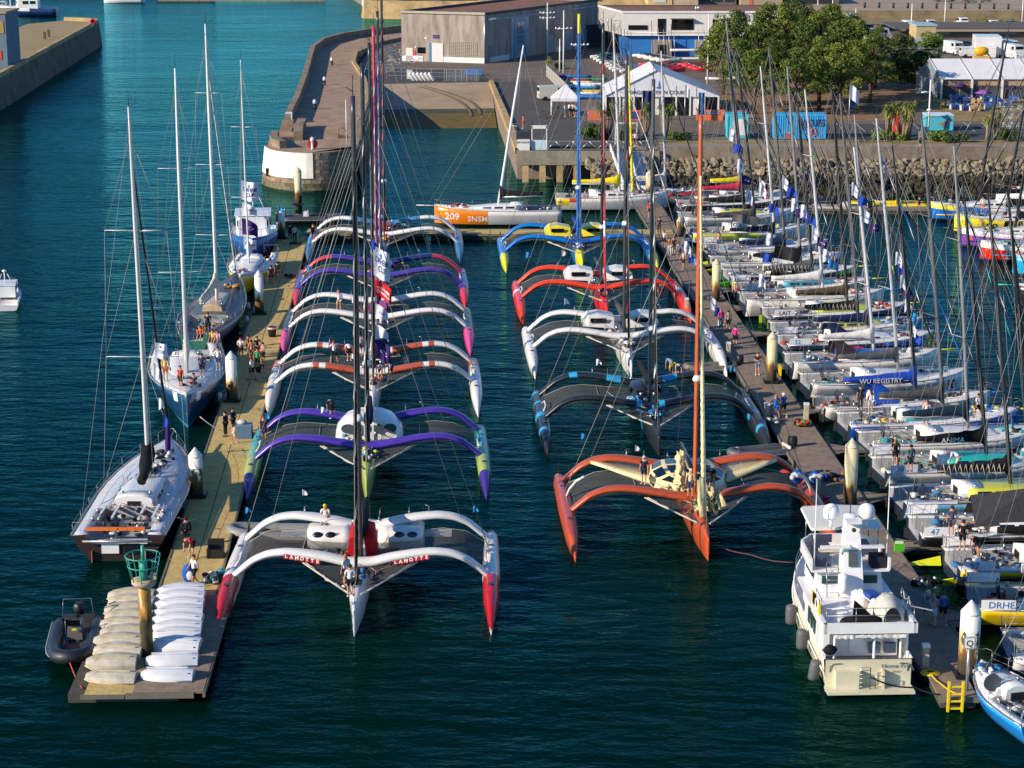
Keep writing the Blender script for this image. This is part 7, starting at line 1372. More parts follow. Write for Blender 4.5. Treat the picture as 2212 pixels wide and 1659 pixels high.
for li, (u0, v0, u1, v1, Y, n) in enumerate(lines_):
    for i in range(n):
        q = i / max(1, n - 1); c = [WB, '#2748a8', WB, PL, WB, LB][i % 6]; cn = {WB: 'white', '#2748a8': 'royal blue', PL: 'purple', LB: 'light blue'}[c]
        flag(u0 + (u1 - u0) * q, v0 + (v1 - v0) * q, 16 + 8 * (i % 2), 22 + 8 * ((i + 1) % 2), Y, c, '%s flag, %s in the string %s' % (cn, ['topmost', 'second', 'third', 'fourth', 'fifth', 'sixth', 'seventh', 'lowest'][i], nm_[li]), ('CUP' if c == WB else ('O' if c == PL else None)), '#2748a8' if c == WB else '#cfc6dc', droop=.5, rag=.3, seed=li * 9 + i)
for u, v, Y in ((1477, 425, 215),): pass
# shore flags and feather banners
def pole_flag(u, v, vt, c, label, w_=10, h=26, z=ZQ, feather=False, txt=None):
    p = G(u, v, z); top = hat(p.y, vt); t = thing('flagpole', label, 'flagpole', p); MB().tube([(0, 0, 0), (0, 0, top - z)], [.06, .04], 6).build('pole', M_ALU, t); s = F / (p.y / cos(TH)); W_, H_ = w_ / s, h / s
    n = 8; MB().loft([[(W_ * i / n + .05, .15 * sin(i), top - z - H_ * j / 4 - (.5 * H_ * (i / n) ** 1.5 if not feather else 0)) for j in range(5)] for i in range(n + 1)], 0, True, False, False).build('cloth', cloth(c), t); return t
pole_flag(1832, 300, 183, WB, 'flagpole with a drooping white flag between the container and the bicycles', 19, 30)
pole_flag(1478, 300, 184, WB, 'flagpole with a small white and blue flag in front of the marquee', 9, 22)
pole_flag(1387, 262, 196, '#1f2c5c', 'navy feather banner beside the marquee entrance', 18, 44, feather=True)
pole_flag(1508, 262, 200, '#4a6f9c', 'blue feather banner at the right of the marquee', 12, 46, feather=True)
# ------------------------------------------------------------ buildings ashore
def gz(u, v): return G(u, v, ZQ)
def siding():
    m = mat('weathered_siding', '#a89e92', .85, 0, .16, .5, dirt='#6f675f'); n = m.node_tree.nodes; l = m.node_tree.links; b = [q for q in n if q.type == 'BSDF_PRINCIPLED'][0]
    tc = n.new('ShaderNodeTexCoord'); q_ = [q for q in n if q.type == 'TEX_NOISE'][0]; mp = n.new('ShaderNodeMapping'); mp.inputs['Scale'].default_value = (1.6, 1.6, .3); l.new(tc.outputs['Object'], mp.inputs[0]); l.new(mp.outputs[0], q_.inputs[0]); wv = n.new('ShaderNodeTexWave'); wv.bands_direction = 'Z'; wv.inputs['Scale'].default_value = 2.2; wv.inputs['Distortion'].default_value = .3; l.new(tc.outputs['Object'], wv.inputs[0])
    r = n.new('ShaderNodeMapRange'); r.inputs[3].default_value = .78; r.inputs[4].default_value = 1.05; l.new(wv.outputs[0], r.inputs[0]); src = b.inputs['Base Color'].links[0].from_socket
    mx = n.new('ShaderNodeMix'); mx.data_type = 'RGBA'; mx.blend_type = 'MULTIPLY'; mx.inputs[0].default_value = 1; l.new(src, mx.inputs[6]); l.new(r.outputs[0], mx.inputs[7]); l.new(mx.outputs[2], b.inputs['Base Color']); return m
M_SID = siding(); M_TILE = mat('brown_roof', '#85593d', .9, 0, .14, .4, bump=.3, dirt='#5f4434'); M_DKROOF = mat('dark_roofing', '#57524e', .9, 0, .1, .4)
# boat hall
A = gz(868, 131); B_ = gz(1047, 137); C_ = gz(1286, 98); hA = hat(A.y, 25) - ZQ; hB = hat(B_.y, 31) - ZQ; C_ = B_ + (C_ - B_) * 1.02; D_ = A + (C_ - B_)
t = thing('boat_hall', 'large grey timber clad boat hall with a brown roof', 'building', (A.x, A.y, ZQ)); o0 = Vector((A.x, A.y, ZQ)); a, b_, c, d = (Vector((q.x - A.x, q.y - A.y, 0)) for q in (A, B_, C_, D_)); up = Vector((0, 0, hA))
wl = MB().add([a, b_, b_ + up, a + up], [(0, 1, 2, 3)]).add([b_, c, c + up, b_ + up], [(0, 1, 2, 3)]).add([c, d, d + up, c + up], [(0, 1, 2, 3)]).add([d, a, a + up, d + up], [(0, 1, 2, 3)]).build('wall', M_SID, t)
ex = (b_ - a).normalized(); ey = (c - b_).normalized(); nf = Vector((ex.y, -ex.x, 0)); ns = Vector((ey.y, -ey.x, 0))
MB().add([a + up * 1.0 - ex * .2 + nf * .2, b_ + up + ex * .2 + nf * .2, c + up + ex * .2, d + up - ex * .2], [(0, 1, 2, 3)]).build('roof', M_TILE, t).location.z = -.25
for p_, q_ in ((a, b_), (b_, c), (d, a)):
    m_ = (p_ + q_) / 2; dd = q_ - p_; MB().box((m_.x, m_.y, hA - .02), (dd.length + .2, .25, .4), 0, atan2(dd.y, dd.x)).build('roof_edge', M_DKROOF if p_ is not a else mat('pale_fascia', '#a89f92', .7), t)
def facade(par, base, dirv, nrm, items):
    for nm, x, z, w_, h, m_, *dep in items:
        q = base + dirv * x + nrm * (dep[0] if dep else .04); ob = MB().box((0, 0, 0), (w_, .12, h)).build(nm, m_, par, (q.x, q.y, z), atan2(dirv.y, dirv.x))
W0 = (b_ - a).length / 179.0
PX = lambda px: px * W0
facade(t, a, ex, nf, [('plinth', PX(24), .45, PX(46), .9, M_WHITE), ('plinth', PX(135), .45, PX(88), .9, M_WHITE), ('door', PX(17), 1.15, PX(15), 2.2, paint('#c9c7c1', .6)), ('window', PX(43), 1.9, PX(17), 1.0, M_GLASS), ('door', PX(78), 1.6, PX(24), 3.2, paint('#cdcbc6', .6)), ('recess', PX(63), 1.6, PX(5), 3.2, mat('door_blue', '#3f7390', .6)),
    ('sign', PX(75), 4.3, PX(13), .6, paint('#3a2560', .5)), ('extinguisher_box', PX(29), 1.5, PX(4), .8, paint('#b8302c', .5)), ('lamp', PX(31), 2.4, PX(2.5), .3, M_WHITE), ('plate', PX(53), 4.0, PX(5), .25, M_WHITE)])
lt = MB()
for i in range(15): lt.box((PX(102 + i * 4.3), 0, 2.35), (.07, .08, 2.5))
for i in range(11): lt.box((PX(132), 0, 1.15 + i * .24), (PX(62), .08, .05))
o = lt.build('lattice', mat('lattice', '#b9b3a6', .7), t, tuple(a + nf * .08), atan2(ex.y, ex.x)); stuff(o)
LS = (c - b_).length
facade(t, b_, ey, ns, [('door_frame', LS * .29, 3.5, LS * .15, 7.2, paint('#6f97b0', .6)), ('bay_door', LS * .29, 3.4, LS * .1, 6.6, paint('#5d8298', .5), .12), ('plinth', LS * .12, .45, LS * .16, .9, M_WHITE), ('garage_door', LS * .55, 1.6, LS * .06, 3.2, paint('#7a97a6', .6)), ('garage_door', LS * .72, 1.6, LS * .09, 3.2, paint('#7a97a6', .6)), ('garage_door', LS * .88, 1.6, LS * .09, 3.2, paint('#7a97a6', .6)), ('plinth', LS * .63, .45, LS * .05, .9, M_WHITE), ('plinth', LS * .8, .45, LS * .04, .9, M_WHITE), ('door', LS * .05, 1.4, LS * .03, 2.8, paint('#6d7f8c', .6)), ('gutter', LS * .5, hA - 1.1, LS * .94, .18, paint('#4f8aa8', .5), .2), ('sign', LS * .05, hA - 1.0, LS * .06, .4, M_WHITE, .3)])
for i in range(5):
    for j in range(2): facade(t, b_, ey, ns, [('pane', LS * (.275 + .03 * j), 2.9 + i * .75, LS * .024, .55, paint('#9fb4c0' if i == 4 else '#2f4f66', .3), .2)])
MB().tube([(b_.x, b_.y, 0), (b_.x, b_.y, hA)], .12, 6).build('downpipe', M_ALU, t)
# sailing centre
A = gz(1344, 122); Y = A.y; s = F / ((Y * cos(TH)) + (H - ZQ) * sin(TH)); X = lambda u: (u - 1344) / s
h1 = hat(Y, 76) - ZQ; h2 = hat(Y, 27) - ZQ; t = thing('sailing_centre', 'long white building with a bright blue ground floor and brown roof', 'building', (A.x, Y, ZQ))
MB().box((X(1344) / 2 + X(1700) / 2, 8, h1 / 2), (X(1700), 16, h1)).build('ground_floor', paint('#1f6fb8', .7), t)
MB().box(((X(1700)) / 2, 7.9, (h1 + h2) / 2), (X(1700) + .3, 16.4, h2 - h1)).build('upper_floor', mat('white_render', '#d6d3cb', .8, 0, .06, .5), t)
MB().add([(-.1, -.3, h1), (-3.6, 15, h1), (-3.6, 15, h2), (-.1, -.3, h2)], [(0, 1, 2, 3)][:1]).add([(-.1, -.3, h1), (-3.6, 15, h1), (-3.6, 15, h2), (-.1, -.3, h2)], [(3, 2, 1, 0)]).build('side_wall', M_WHITE, t)
MB().add([(-.1, -.15, h2 + .02), (X(1700), -.15, h2 + .02), (X(1700), 15.6, h2 + .02), (-3.6, 15.6, h2 + .02)], [(0, 1, 2, 3)]).build('roof', M_TILE, t)
for p_, q_ in (((-.1, -.3), (X(1700), -.3)), ((-.1, -.3), (-3.6, 15.7)), ((-3.6, 15.7), (X(1700), 15.7))): m_ = (Vector(p_) + Vector(q_)) / 2; dd = Vector(q_) - Vector(p_); MB().box((m_.x, m_.y, h2 + .1), (dd.length, .3, .35), 0, atan2(dd.y, dd.x)).build('parapet', M_WHITE if p_ == (-.1, -.3) else M_DKROOF, t)
fac = [(1356, 1397, 54, 64, 'window'), (1419, 1436, 40, 74, 'window'), (1449, 1496, 41, 64, 'window'), (1537, 1549, 42, 65, 'window')]
for u0, u1, v0, v1, nm in fac: MB().box(((X(u0) + X(u1)) / 2, -.36, (hat(Y, v0) + hat(Y, v1)) / 2 - ZQ), (X(u1) - X(u0), .1, hat(Y, v0) - hat(Y, v1))).build(nm, M_GLASS, t)
MB().box((X(1471), -.8, hat(Y, 40) - ZQ), (X(1497) - X(1448), 1.0, .12)).build('window_canopy', M_DKROOF, t)
for u0, u1 in ((1401, 1455), (1494, 1546)): e = MB().box(((X(u0) + X(u1)) / 2, -.9, 1.5), (X(u1) - X(u0) - 1, 1.6, 2.9)).build('porch', M_SID, t); MB().box(((X(u0) + X(u1)) / 2, -1.74, 1.1), (1.4, .1, 2.2)).build('door', M_GLASS, e)
for i in range(22): pass
MB().box((X(1700) / 2, -.5, h1 + .02), (X(1700), .5, .1)).build('ledge', M_WHITE, t); MB().tube([(0, -.5, h1 + .5), (X(1700), -.5, h1 + .5)], .04, 4).build('ledge_rail', M_ALU, t)
for x in (X(1500), X(1505)): MB().cyl((x + .5, 4, h2), .25, .9).build('roof_vent', M_ALU, t)
p = gz(1300, 100); tag(MB().box((0, 0, 2), (6, 2.5, 4)).build('dark_shed', mat('dark_shed', '#33383c', .8), None, p), 'dark shed between the boat hall and the sailing centre', 'shed')
# marquee
P0, P1 = gz(1308, 250), gz(1551, 250); Y = P0.y; s = F / (Y * cos(TH) + (H - ZQ) * sin(TH)); Wm = P1.x - P0.x; he = hat(Y, 207) - ZQ; hr = hat(Y, 152) - ZQ; D = 13
M_TENT = mat('tent_pvc', '#d4d6da', .5, 0, .05, .6); t = thing('marquee', 'big white gabled marquee with glass front and ORGANISATION COURSE lettering', 'marquee', (P0.x, Y, ZQ))
MB().add([(-.15, -.2, he), (Wm * .44, -.2, hr), (Wm * .44, D, hr), (-.15, D, he)], [(0, 1, 2, 3)]).add([(Wm + .15, -.2, he), (Wm * .44, -.2, hr), (Wm * .44, D, hr), (Wm + .15, D, he)], [(1, 0, 3, 2)]).build('roof', M_TENT, t)
MB().add([(0, 0, he - .15), (Wm, 0, he - .15), (Wm, 0, he), (Wm * .44, 0, hr), (0, 0, he)], [(0, 1, 2, 3, 4)]).build('gable', M_TENT, t)
MB().box((.05, D / 2, he / 2), (.1, D, he)).build('side_wall', M_TENT, t); MB().box((Wm - .05, D / 2, he / 2), (.1, D, he)).build('side_wall', M_TENT, t)
for i in range(9): MB().box((Wm * i / 8, -.06, he / 2), (.22, .14, he)).build('frame_post', M_WHITE, t)
for i in (0, 2, 4, 5, 7): MB().box((Wm * (i + .5) / 8, .05, he / 2), (Wm / 8 - .2, .05, he - .1)).build('glass_panel', M_GLASS, t)
for i in (1, 3, 6): MB().box((Wm * (i + .5) / 8, .05, he * .45), (Wm / 8 - .2, .05, he * .9)).build('glass_panel', mat('teal_glass', '#3c5e66', .2), t); MB().box((Wm * (i + .5) / 8, -.02, he * .45), (1.1, .08, he * .82)).build('door', M_WHITE, t)
for k in (.25, .62, .8): MB().box((Wm * k, -.03, he + .5), (.08, .05, 1.2 if k == .25 else 1.8)).build('seam', mat('tent_seam', '#b9bcc2', .6), t)
wall_text('ORGANISATION COURSE', .5, (Wm * .47, -.06, he + .22), 0, '#5a5f6c', t); MB().add([(Wm * .47 + x, -.06, he + 1.1 + z) for x, z in ((-.55, 0), (-.1, .1), (0, 1.1), (.15, .2), (.55, 0), (0, -.15))], [(0, 1, 2, 3, 4, 5)]).build('emblem', paint('#2f6fb0', .6), t)
# restaurant marquee
P0 = gz(2032, 214); Y = P0.y; he = hat(Y, 171) - ZQ; t = thing('restaurant_marquee', 'long white roofed restaurant tent with clear walls and dark lettering', 'marquee', (P0.x, Y, ZQ)); D = 8; hr = he + 2.5; Lr = 22
MB().add([(-.1, -.2, he), (Lr, -.2, he), (Lr, D / 2 + 1, hr), (-1.0, D / 2 + 1, hr)], [(0, 1, 2, 3)]).add([(-1.9, D + 1, he), (-.1 - .9, D / 2 + 1, hr), (Lr, D / 2 + 1, hr), (Lr, D + 1, he)], [(0, 3, 2, 1)]).build('roof', M_TENT, t)
MB().add([(-.1, -.2, he), (-1.0, D / 2 + 1, hr), (-1.9, D + 1, he), (-1.9, D + 1, 0), (-.1, -.2, 0)], [(0, 1, 2, 3, 4)]).build('end_wall', mat('clear_pvc', '#7d8f98', .3), t)
for i in range(6): MB().box((i * 4.4 - .0, -.15, he / 2), (.28, .28, he)).build('frame_post', M_WHITE, t)
for i in range(10): MB().box((1.1 + i * 2.2, .2, he / 2 + .1), (2.1, .05, he - .3)).build('clear_panel', mat('cafe_glass', '#4a4f5c', .15, 0, .2, 1), t); MB().box((1.1 + i * 2.2, .15, he - .5), (2.1, .06, .9)).build('tan_band', mat('tan_blind', '#a88d72', .8), t)
for i in range(5): MB().tube([(i * 4.4, -.24, he + .03), (i * 4.4 - .9, D / 2 + 1, hr + .03)], .09, 5).build('roof_seam', mat('tent_seam', '#7f9a96', .6), t)
wall_text('LE HUBLOT', .62, (2.4, -.02, he - .62), 0, '#41352c', t); wall_text('BAR RESTAURANT', .58, (3.6, -.02, he - 1.35), 0, '#41352c', t)
# terrace furniture
tb = 0; R_ = random.Random(21)
for i, (u, v) in enumerate([(2042, 236), (2064, 224), (2062, 240), (2090, 226), (2108, 232), (2128, 224), (2084, 242), (2150, 228), (2104, 244), (2170, 236), (2190, 226), (2136, 240)]):
    p = gz(u, v - 4); t = thing('terrace_table', 'blue clothed terrace table in front of the restaurant tent' if i % 2 else 'pale topped terrace table in front of the restaurant tent', 'table', p, R_.uniform(-.3, .3), 'terrace tables')
    t['label'] = ['pale topped table nearest the lamp post', 'blue clothed table nearest the tent', 'pale topped table in the front row left', 'blue clothed table under the purple parasol', 'pale topped table right of the parasol', 'blue clothed table close to the tent middle', 'pale topped table in the middle front row', 'blue clothed table at the right of the terrace', 'pale topped table in the front row right', 'blue clothed table beside the stacked cages', 'pale topped table farthest right', 'blue clothed table in front of the cages'][i]
    MB().box((0, 0, .74), (1.5, .8, .06)).build('table_top', paint('#7d9cae' if i % 3 else '#c9b48f', .5), t)
    for s in (-1, 1): MB().box((s * .6, 0, .36), (.08, .6, .72)).build('leg', M_WHITE, t)
    for s in (-1, 1):
        for q in (-.4, .4): ch = MB().box((q, s * .75, .45), (.45, .42, .06)).box((q, s * .95, .72), (.45, .05, .5)).box((q - .2, s * .75, .22), (.05, .4, .44)).box((q + .2, s * .75, .22), (.05, .4, .44)).build('chair', paint('#1f4f9c' if i % 4 else '#b8935c', .5), t)
for u, v, c, lb in ((2123, 232, '#8c4aa8', 'purple parasol on the terrace'), (2186, 222, '#2c2440', 'dark parasol at the right of the terrace'), (2072, 216, '#4a2f6c', 'deep purple parasol against the tent front')):
    p = gz(u, v); t = thing('parasol', lb, 'parasol', p); MB().tube([(0, 0, 0), (0, 0, 2.4)], .04).build('pole', M_ALU, t); MB().lathe([(1.3, 2.0), (.05, 2.5)], n=8).build('canopy', cloth(c), t)
# containers and kiosks
def container(u0, u1, v1, v0, c, label, D=2.4, ribs=True, name='container'):
    p = gz(u0, v1); q = gz(u1, v1); W_ = q.x - p.x; h = hat(p.y, v0) - ZQ - .1; t = thing(name, label, 'container', p); m_ = paint(c, .6)
    MB().box((W_ / 2, D / 2, h / 2 + .1), (W_, D, h)).build('body', m_, t); n = int(W_ / .28)
    if ribs:
        me = MB().box((0, 0, 0), (.13, .07, h - .3)).mesh('rib', m_)
        for i in range(n): put('rib', me, t, ((i + .5) * W_ / n, -.03, h / 2 + .1))
    for x in (0, W_): MB().box((x, -.02, h / 2 + .1), (.14, .14, h)).build('corner_post', m_, t)
    for z in (.15, h): MB().box((W_ / 2, -.02, z), (W_, .12, .14)).build('side_rail', m_, t)
    return t, W_, h
t, W_, h = container(1672, 1782, 301, 247, '#2aa3d8', 'bright blue shipping container painted with dark lettering and a ring')
wall_text('VAGUES', .85, (W_ * .72, -.12, h * .55), 0, '#1c2f6c', t, .04, sx=.8)
ang = [2 * pi * k / 14 for k in range(15)]; MB().tube([(W_ * .77 + cos(a) * .32, -.12, .9 + sin(a) * .5) for a in ang], .09, 5).build('painted_ring', paint('#c95a6c', .6), t)
MB().tube([(W_ * .5, -.12, h * .8), (W_ * .55, -.12, h * .45), (W_ * .66, -.12, h * .55)], .07, 4).build('painted_swirl', paint('#1c2f6c', .6), t); MB().add([(W_ * .2, -.1, .2), (W_ * .33, -.1, .2), (W_ * .26, -.1, .95)], [(0, 1, 2)]).build('painted_triangle', paint('#b5523c', .6), t)
t, W_, h = container(1571, 1614, 300, 248, '#3cc0d8', 'light blue open fronted container kiosk', 3.2, False); MB().box((W_ * .6, -.08, h * .5), (W_ * .65, .06, h * .7)).build('white_opening', M_WHITE, t)
t, W_, h = container(2000, 2057, 283, 249, '#48b4c4', 'small pale blue kiosk painted with a bird', 2.6, False, 'kiosk'); MB().box((W_ / 2, 1.3, h + .12), (W_ + .2, 2.8, .12)).build('roof', M_WHITE, t)
MB().add([(W_ * x, -.1, h * z) for x, z in ((.45, .55), (.7, .62), (.88, .95), (.84, .6), (.75, .35), (.7, .08), (.62, .35), (.5, .45))], [tuple(range(8))]).build('painted_bird', paint('#c4566c', .6), t); MB().add([(W_ * x, -.11, h * z) for x, z in ((.5, .5), (.66, .55), (.7, .3), (.68, .12), (.6, .35))], [tuple(range(5))]).build('painted_wing', paint('#5f8f5c', .6), t)
# orange banners and fences near the marquee
for u0, u1, v1, v0, c, tx, lb in ((1504, 1562, 260, 237, '#d9703c', 'LES SABLES', 'orange banner fence at the right of the marquee'), (1563, 1612, 258, 238, '#9c6a8c', None, 'purple and orange banner continuing behind the light blue container'), (1270, 1300, 260, 238, '#c9664a', None, 'orange banner beside the cordylines left of the marquee'), (1358, 1384, 260, 238, '#d46a3c', None, 'orange banner with a blue emblem in front of the marquee door')):
    p = gz(u0, v1); q = gz(u1, v1); W_ = q.x - p.x; h = hat(p.y, v0) - ZQ; t = thing('banner_fence', lb, 'banner', p); MB().box((W_ / 2, 0, h / 2), (W_, .06, h)).build('panel', paint(c, .6), t)
    for x in (0, W_): MB().tube([(x, .06, 0), (x, .06, h + .1)], .04, 4).build('post', M_ALU, t)
    if tx: MB().box((W_ * .5, -.05, h * .72), (W_ * .75, .03, h * .3)).build('plate', paint('#33408c', .6), t); wall_text(tx, .38, (W_ * .5, -.08, h * .62), 0, '#c9ccd8', t)
    if u0 == 1358: MB().box((.8, -.05, h * .5), (.9, .03, h * .7)).build('emblem', paint('#24408c', .6), t)
# kiosk tent
p = gz(1192, 250); t = thing('kiosk_tent', 'small white pointed tent with an open serving side', 'tent', p); w_ = 3.7
MB().add([(-.1, -.1, 2.3), (w_ + .1, -.1, 2.3), (w_ + .1, 3, 2.3), (-.1, 3, 2.3), (w_ / 2, 1.5, 4.1)], [(0, 1, 4), (1, 2, 4), (2, 3, 4), (3, 0, 4)]).build('canopy', M_TENT, t); MB().box((w_ / 2, -.1, 2.15), (w_ + .2, .05, .4)).build('valance', M_TENT, t); MB().box((-.08, 1.5, 1.15), (.06, 3, 2.3)).build('side_wall', M_TENT, t); MB().box((w_ / 2, .3, .5), (w_ - .4, .6, 1.0)).build('counter', mat('counter_dark', '#4a4a4c', .7), t)
for x in (0, w_): MB().tube([(x, 0, 0), (x, 0, 2.3)], .05).build('post', M_ALU, t)
# platform furniture: white frame, booth
p = gz(1149, 324); t = thing('portal', 'white gate frame standing at the platform edge', 'frame', p); MB().box((0, 0, 1.45), (.12, .12, 2.9)).box((1.75, 0, 1.45), (.12, .12, 2.9)).build('post', M_WHITE, t); MB().box((.87, 0, 2.75), (1.9, .12, .4)).build('lintel', M_WHITE, t); MB().box((.87, 0, .6), (1.7, .1, 1.2)).build('panel', paint('#bcd0dc', .6), t)
p = gz(1117, 324); t = thing('ticket_booth', 'dark topped booth with a white lettered front on the platform corner', 'booth', p); MB().box((.75, 0, .65), (1.5, .8, 1.3)).build('front_panel', M_WHITE, t); MB().box((.85, .8, 1.7), (1.9, 1.6, .9)).build('dark_cabinet', mat('dark_cab', '#272c33', .6), t); wall_text('BATEAUX', .24, (.75, -.42, .85), 0, '#4a4e52', t)
p = gz(1149, 290); tag(MB().cyl((0, 0, 0), .1, 1.5).build('black_post', M_BLACK, None, p), 'short black post beside the salmon red person', 'post')
# gangways
def gangway(a, b, label, ban=True):
    a, b = Vector(a), Vector(b); d = (b - a); L = d.length; t = thing('gangway', label, 'gangway', a, atan2(d.y, d.x)); pit = math.asin(d.z / L)
    mb = [MB().box((L / 2, 0, 0), (L, 1.4, .12)), MB().box((L / 2, -.7, .9), (L, .06, .08)), MB().box((L / 2, .7, .9), (L, .06, .08))]
    for m_, n_ in zip(mb, ('deck', 'handrail', 'handrail')): m_.build(n_, M_ALU, t).rotation_euler = (0, -pit, 0)
    if ban: MB().box((L / 2, -.76, .5), (L, .03, .75)).build('banner_cloth', cloth('#cfd3dc'), t).rotation_euler = (0, -pit, 0)
gangway(gz(1330, 322) + Vector((0, -1, 0)), G(1368, 428, .7), 'white bannered gangway sloping from the promenade to the pontoon head')
gangway(gz(1362, 326) + Vector((.5, -1, 0)), G(1398, 435, .7), 'second gangway with pale banners beside the first', True)
p = gz(1352, 312); t = thing('gate', 'white access gate at the head of the gangways', 'gate', p)
for x in (-1.3, 1.3): MB().box((x, 0, 1.3), (.14, .14, 2.6)).build('post', M_WHITE, t)
MB().box((0, 0, 2.6), (2.8, .14, .14)).build('beam', M_WHITE, t)
# fences
def fence(a, b, h, label, m_=M_ALU, step=2.4, bars=3, cat='fence'):
    a, b = Vector(a), Vector(b); d = b - a; L = d.length; t = thing('fence', label, cat, a, atan2(d.y, d.x)); n = max(1, int(L / step))
    me = MB().box((0, 0, h / 2), (.07, .07, h)).mesh('post', m_)
    for i in range(n + 1): put('post', me, t, (L * i / n, 0, 0))
    for k in range(bars): MB().box((L / 2, 0, h * (k + 1) / bars - .04), (L, .03, .04)).build('rail', m_, t)
    return t
fence(gz(835, 170), gz(1030, 175), 1.8, 'thin mesh fence in front of the boat hall'); fence(gz(1030, 175), gz(1170, 172), 1.7, 'mesh fence continuing towards the bush')
t = fence(gz(960, 176), gz(1008, 177), 2.0, 'paler double gate in the mesh fence', M_ALU, 1.2, 2, 'gate')
for i in range(24): MB().box((.4 + i * .22, 0, 1), (.04, .03, 1.9)).build('bar', M_ALU, t)
t = fence(gz(1180, 165), gz(1228, 213), 1.9, 'pale solid panel fence running down to the kiosk tent'); MB().box(((gz(1228, 213) - gz(1180, 165)).length / 2, .05, .95), ((gz(1228, 213) - gz(1180, 165)).length, .04, 1.8)).build('panel', mat('fence_panel', '#aaa69c', .7), t)
fence(gz(1850, 128), gz(2200, 130), 2.0, 'mesh fence behind the pines and the trucks', M_ALU, 3.2, 2)
for i, (u, v) in enumerate([(640, 0)][:0]): pass
tag(MB().box((0, 0, .5), (3.0, .12, 1.0)).build('site_board', paint('#2f6fae', .6), None, gz(1022, 162)), 'small blue and white board on the mesh fence', 'sign')
for i in range(6):
    p = gz(895 + i * 8.5, 174); tag(MB().lathe([(.25, 0), (.28, .1), (.28, 1.3), (.2, 1.5)], n=10).build('white_float', M_WHITE, None, p), 'white float number %s from the left leaning on the yard fence' % ['one', 'two', 'three', 'four', 'five', 'six'][i], 'float', 'white floats by the yard fence').rotation_euler = (.2, -.6, 0)
tag(MB().box((0, 0, .7), (.9, .6, 1.4)).build('white_cabinet', M_WHITE, None, gz(885, 170)), 'white cabinet standing by the yard fence', 'cabinet')
# yard of masts, trolleys and silver frames beside the hall
yd = thing('boat_yard_gear', 'heap of silver frames, trolleys and nets in the yard left of the boat hall', 'yard gear', gz(840, 140)); R_ = random.Random(31); fr = MB(); bl = MB()
for i in range(70):
    p = Vector((R_.uniform(-2.5, 5), R_.uniform(-16, 24), R_.uniform(.2, 1.6))); q = p + Vector((R_.uniform(-1.6, 1.6), R_.uniform(-1.6, 1.6), R_.uniform(-.6, .8))); (fr if i % 3 else bl).tube([p, q], .05, 4)
stuff(fr.build('frames', mat('pale_frames', '#9fa8ac', .6), yd)); stuff(bl.build('blue_frames', mat('blue_frames', '#3f7fa8', .6), yd))
bunch(5, (3.0, 14, .6), (2.2, 5, 1.2), 40, [cloth('#c9cdd0'), cloth('#8f9698')], 'folded_covers', yd, 2)
# signal style masts with crossbars
for u, v, vt, bars, lb in ((1182, 126, 5, (39, 28), 'tall white mast with a crossbar beside the boat hall'), (1217, 172, 22, (62,), 'white mast with a crossbar in front of the hall doors'), (1252, 205, 52, (97,), 'white mast with a crossbar behind the kiosk tent'), (1209, 155, 84, (), 'short pale pole beside the hall'), (1528, 182, 30, (), 'tall white pole at the right end of the marquee yard'), (1320, 122, 40, (44,), 'black light mast beside the sailing centre'), (1847, 72, 18, (), 'tall white street lamp behind the pines'), (1967, 85, 8, (), 'grey street lamp behind the hangar with the light end wall'), (2040, 56, 0, (), 'white lighting mast in the upper car park'), (2207, 56, -5, (), 'white lighting mast at the right edge of the upper car park'), (1766, 27, -3, (), 'short white mast on the upper road'), (1798, 30, -6, (), 'thin lamp post on the upper road')):
    p = gz(u, v); hgt = hat(p.y, vt) - ZQ; t = thing('mast_pole', lb, 'mast', p, 0, 'masts and lamp posts ashore'); MB().tube([(0, 0, 0), (0, 0, hgt)], [.14, .08], 6).build('pole', M_WHITE if 'black' not in lb else M_BLACK, t)
    for b in bars: z = hat(p.y, b) - ZQ; MB().tube([(-1.3, 0, z), (1.3, 0, z)], .07, 5).build('crossbar', M_WHITE, t); [MB().ball((x, 0, z + .1), .16, 6).build('lamp_head', M_WHITE, t) for x in (-1.2, -.6, .6, 1.2)]
    for s_ in (-1, 1):
        if bars: MB().tube([(0, 0, hgt), (s_ * .8, 0, hat(p.y, bars[0]) - ZQ), (0, 0, hgt * .45)], .02, 3).build('stay', M_WIRE, t)
p = gz(2005, 286); t = thing('street_lamp', 'white street lamp with two arms in front of the pale blue kiosk', 'street lamp', p); hgt = hat(p.y, 172) - ZQ
MB().tube([(0, 0, 0), (0, 0, hgt)], [.13, .09]).build('pole', M_WHITE, t); MB().tube([(0, 0, hgt - 1.6), (-.8, 0, hgt - 1.5)], .05).ball((-.85, 0, hgt - 1.6), .3, 8, 0, (1.1, .8, .35)).build('lamp_head', M_WHITE, t); MB().lathe([(.35, 0), (.3, .15), (.1, .2)], (0, 0, 2.8)).build('lower_lamp', M_WHITE, t)
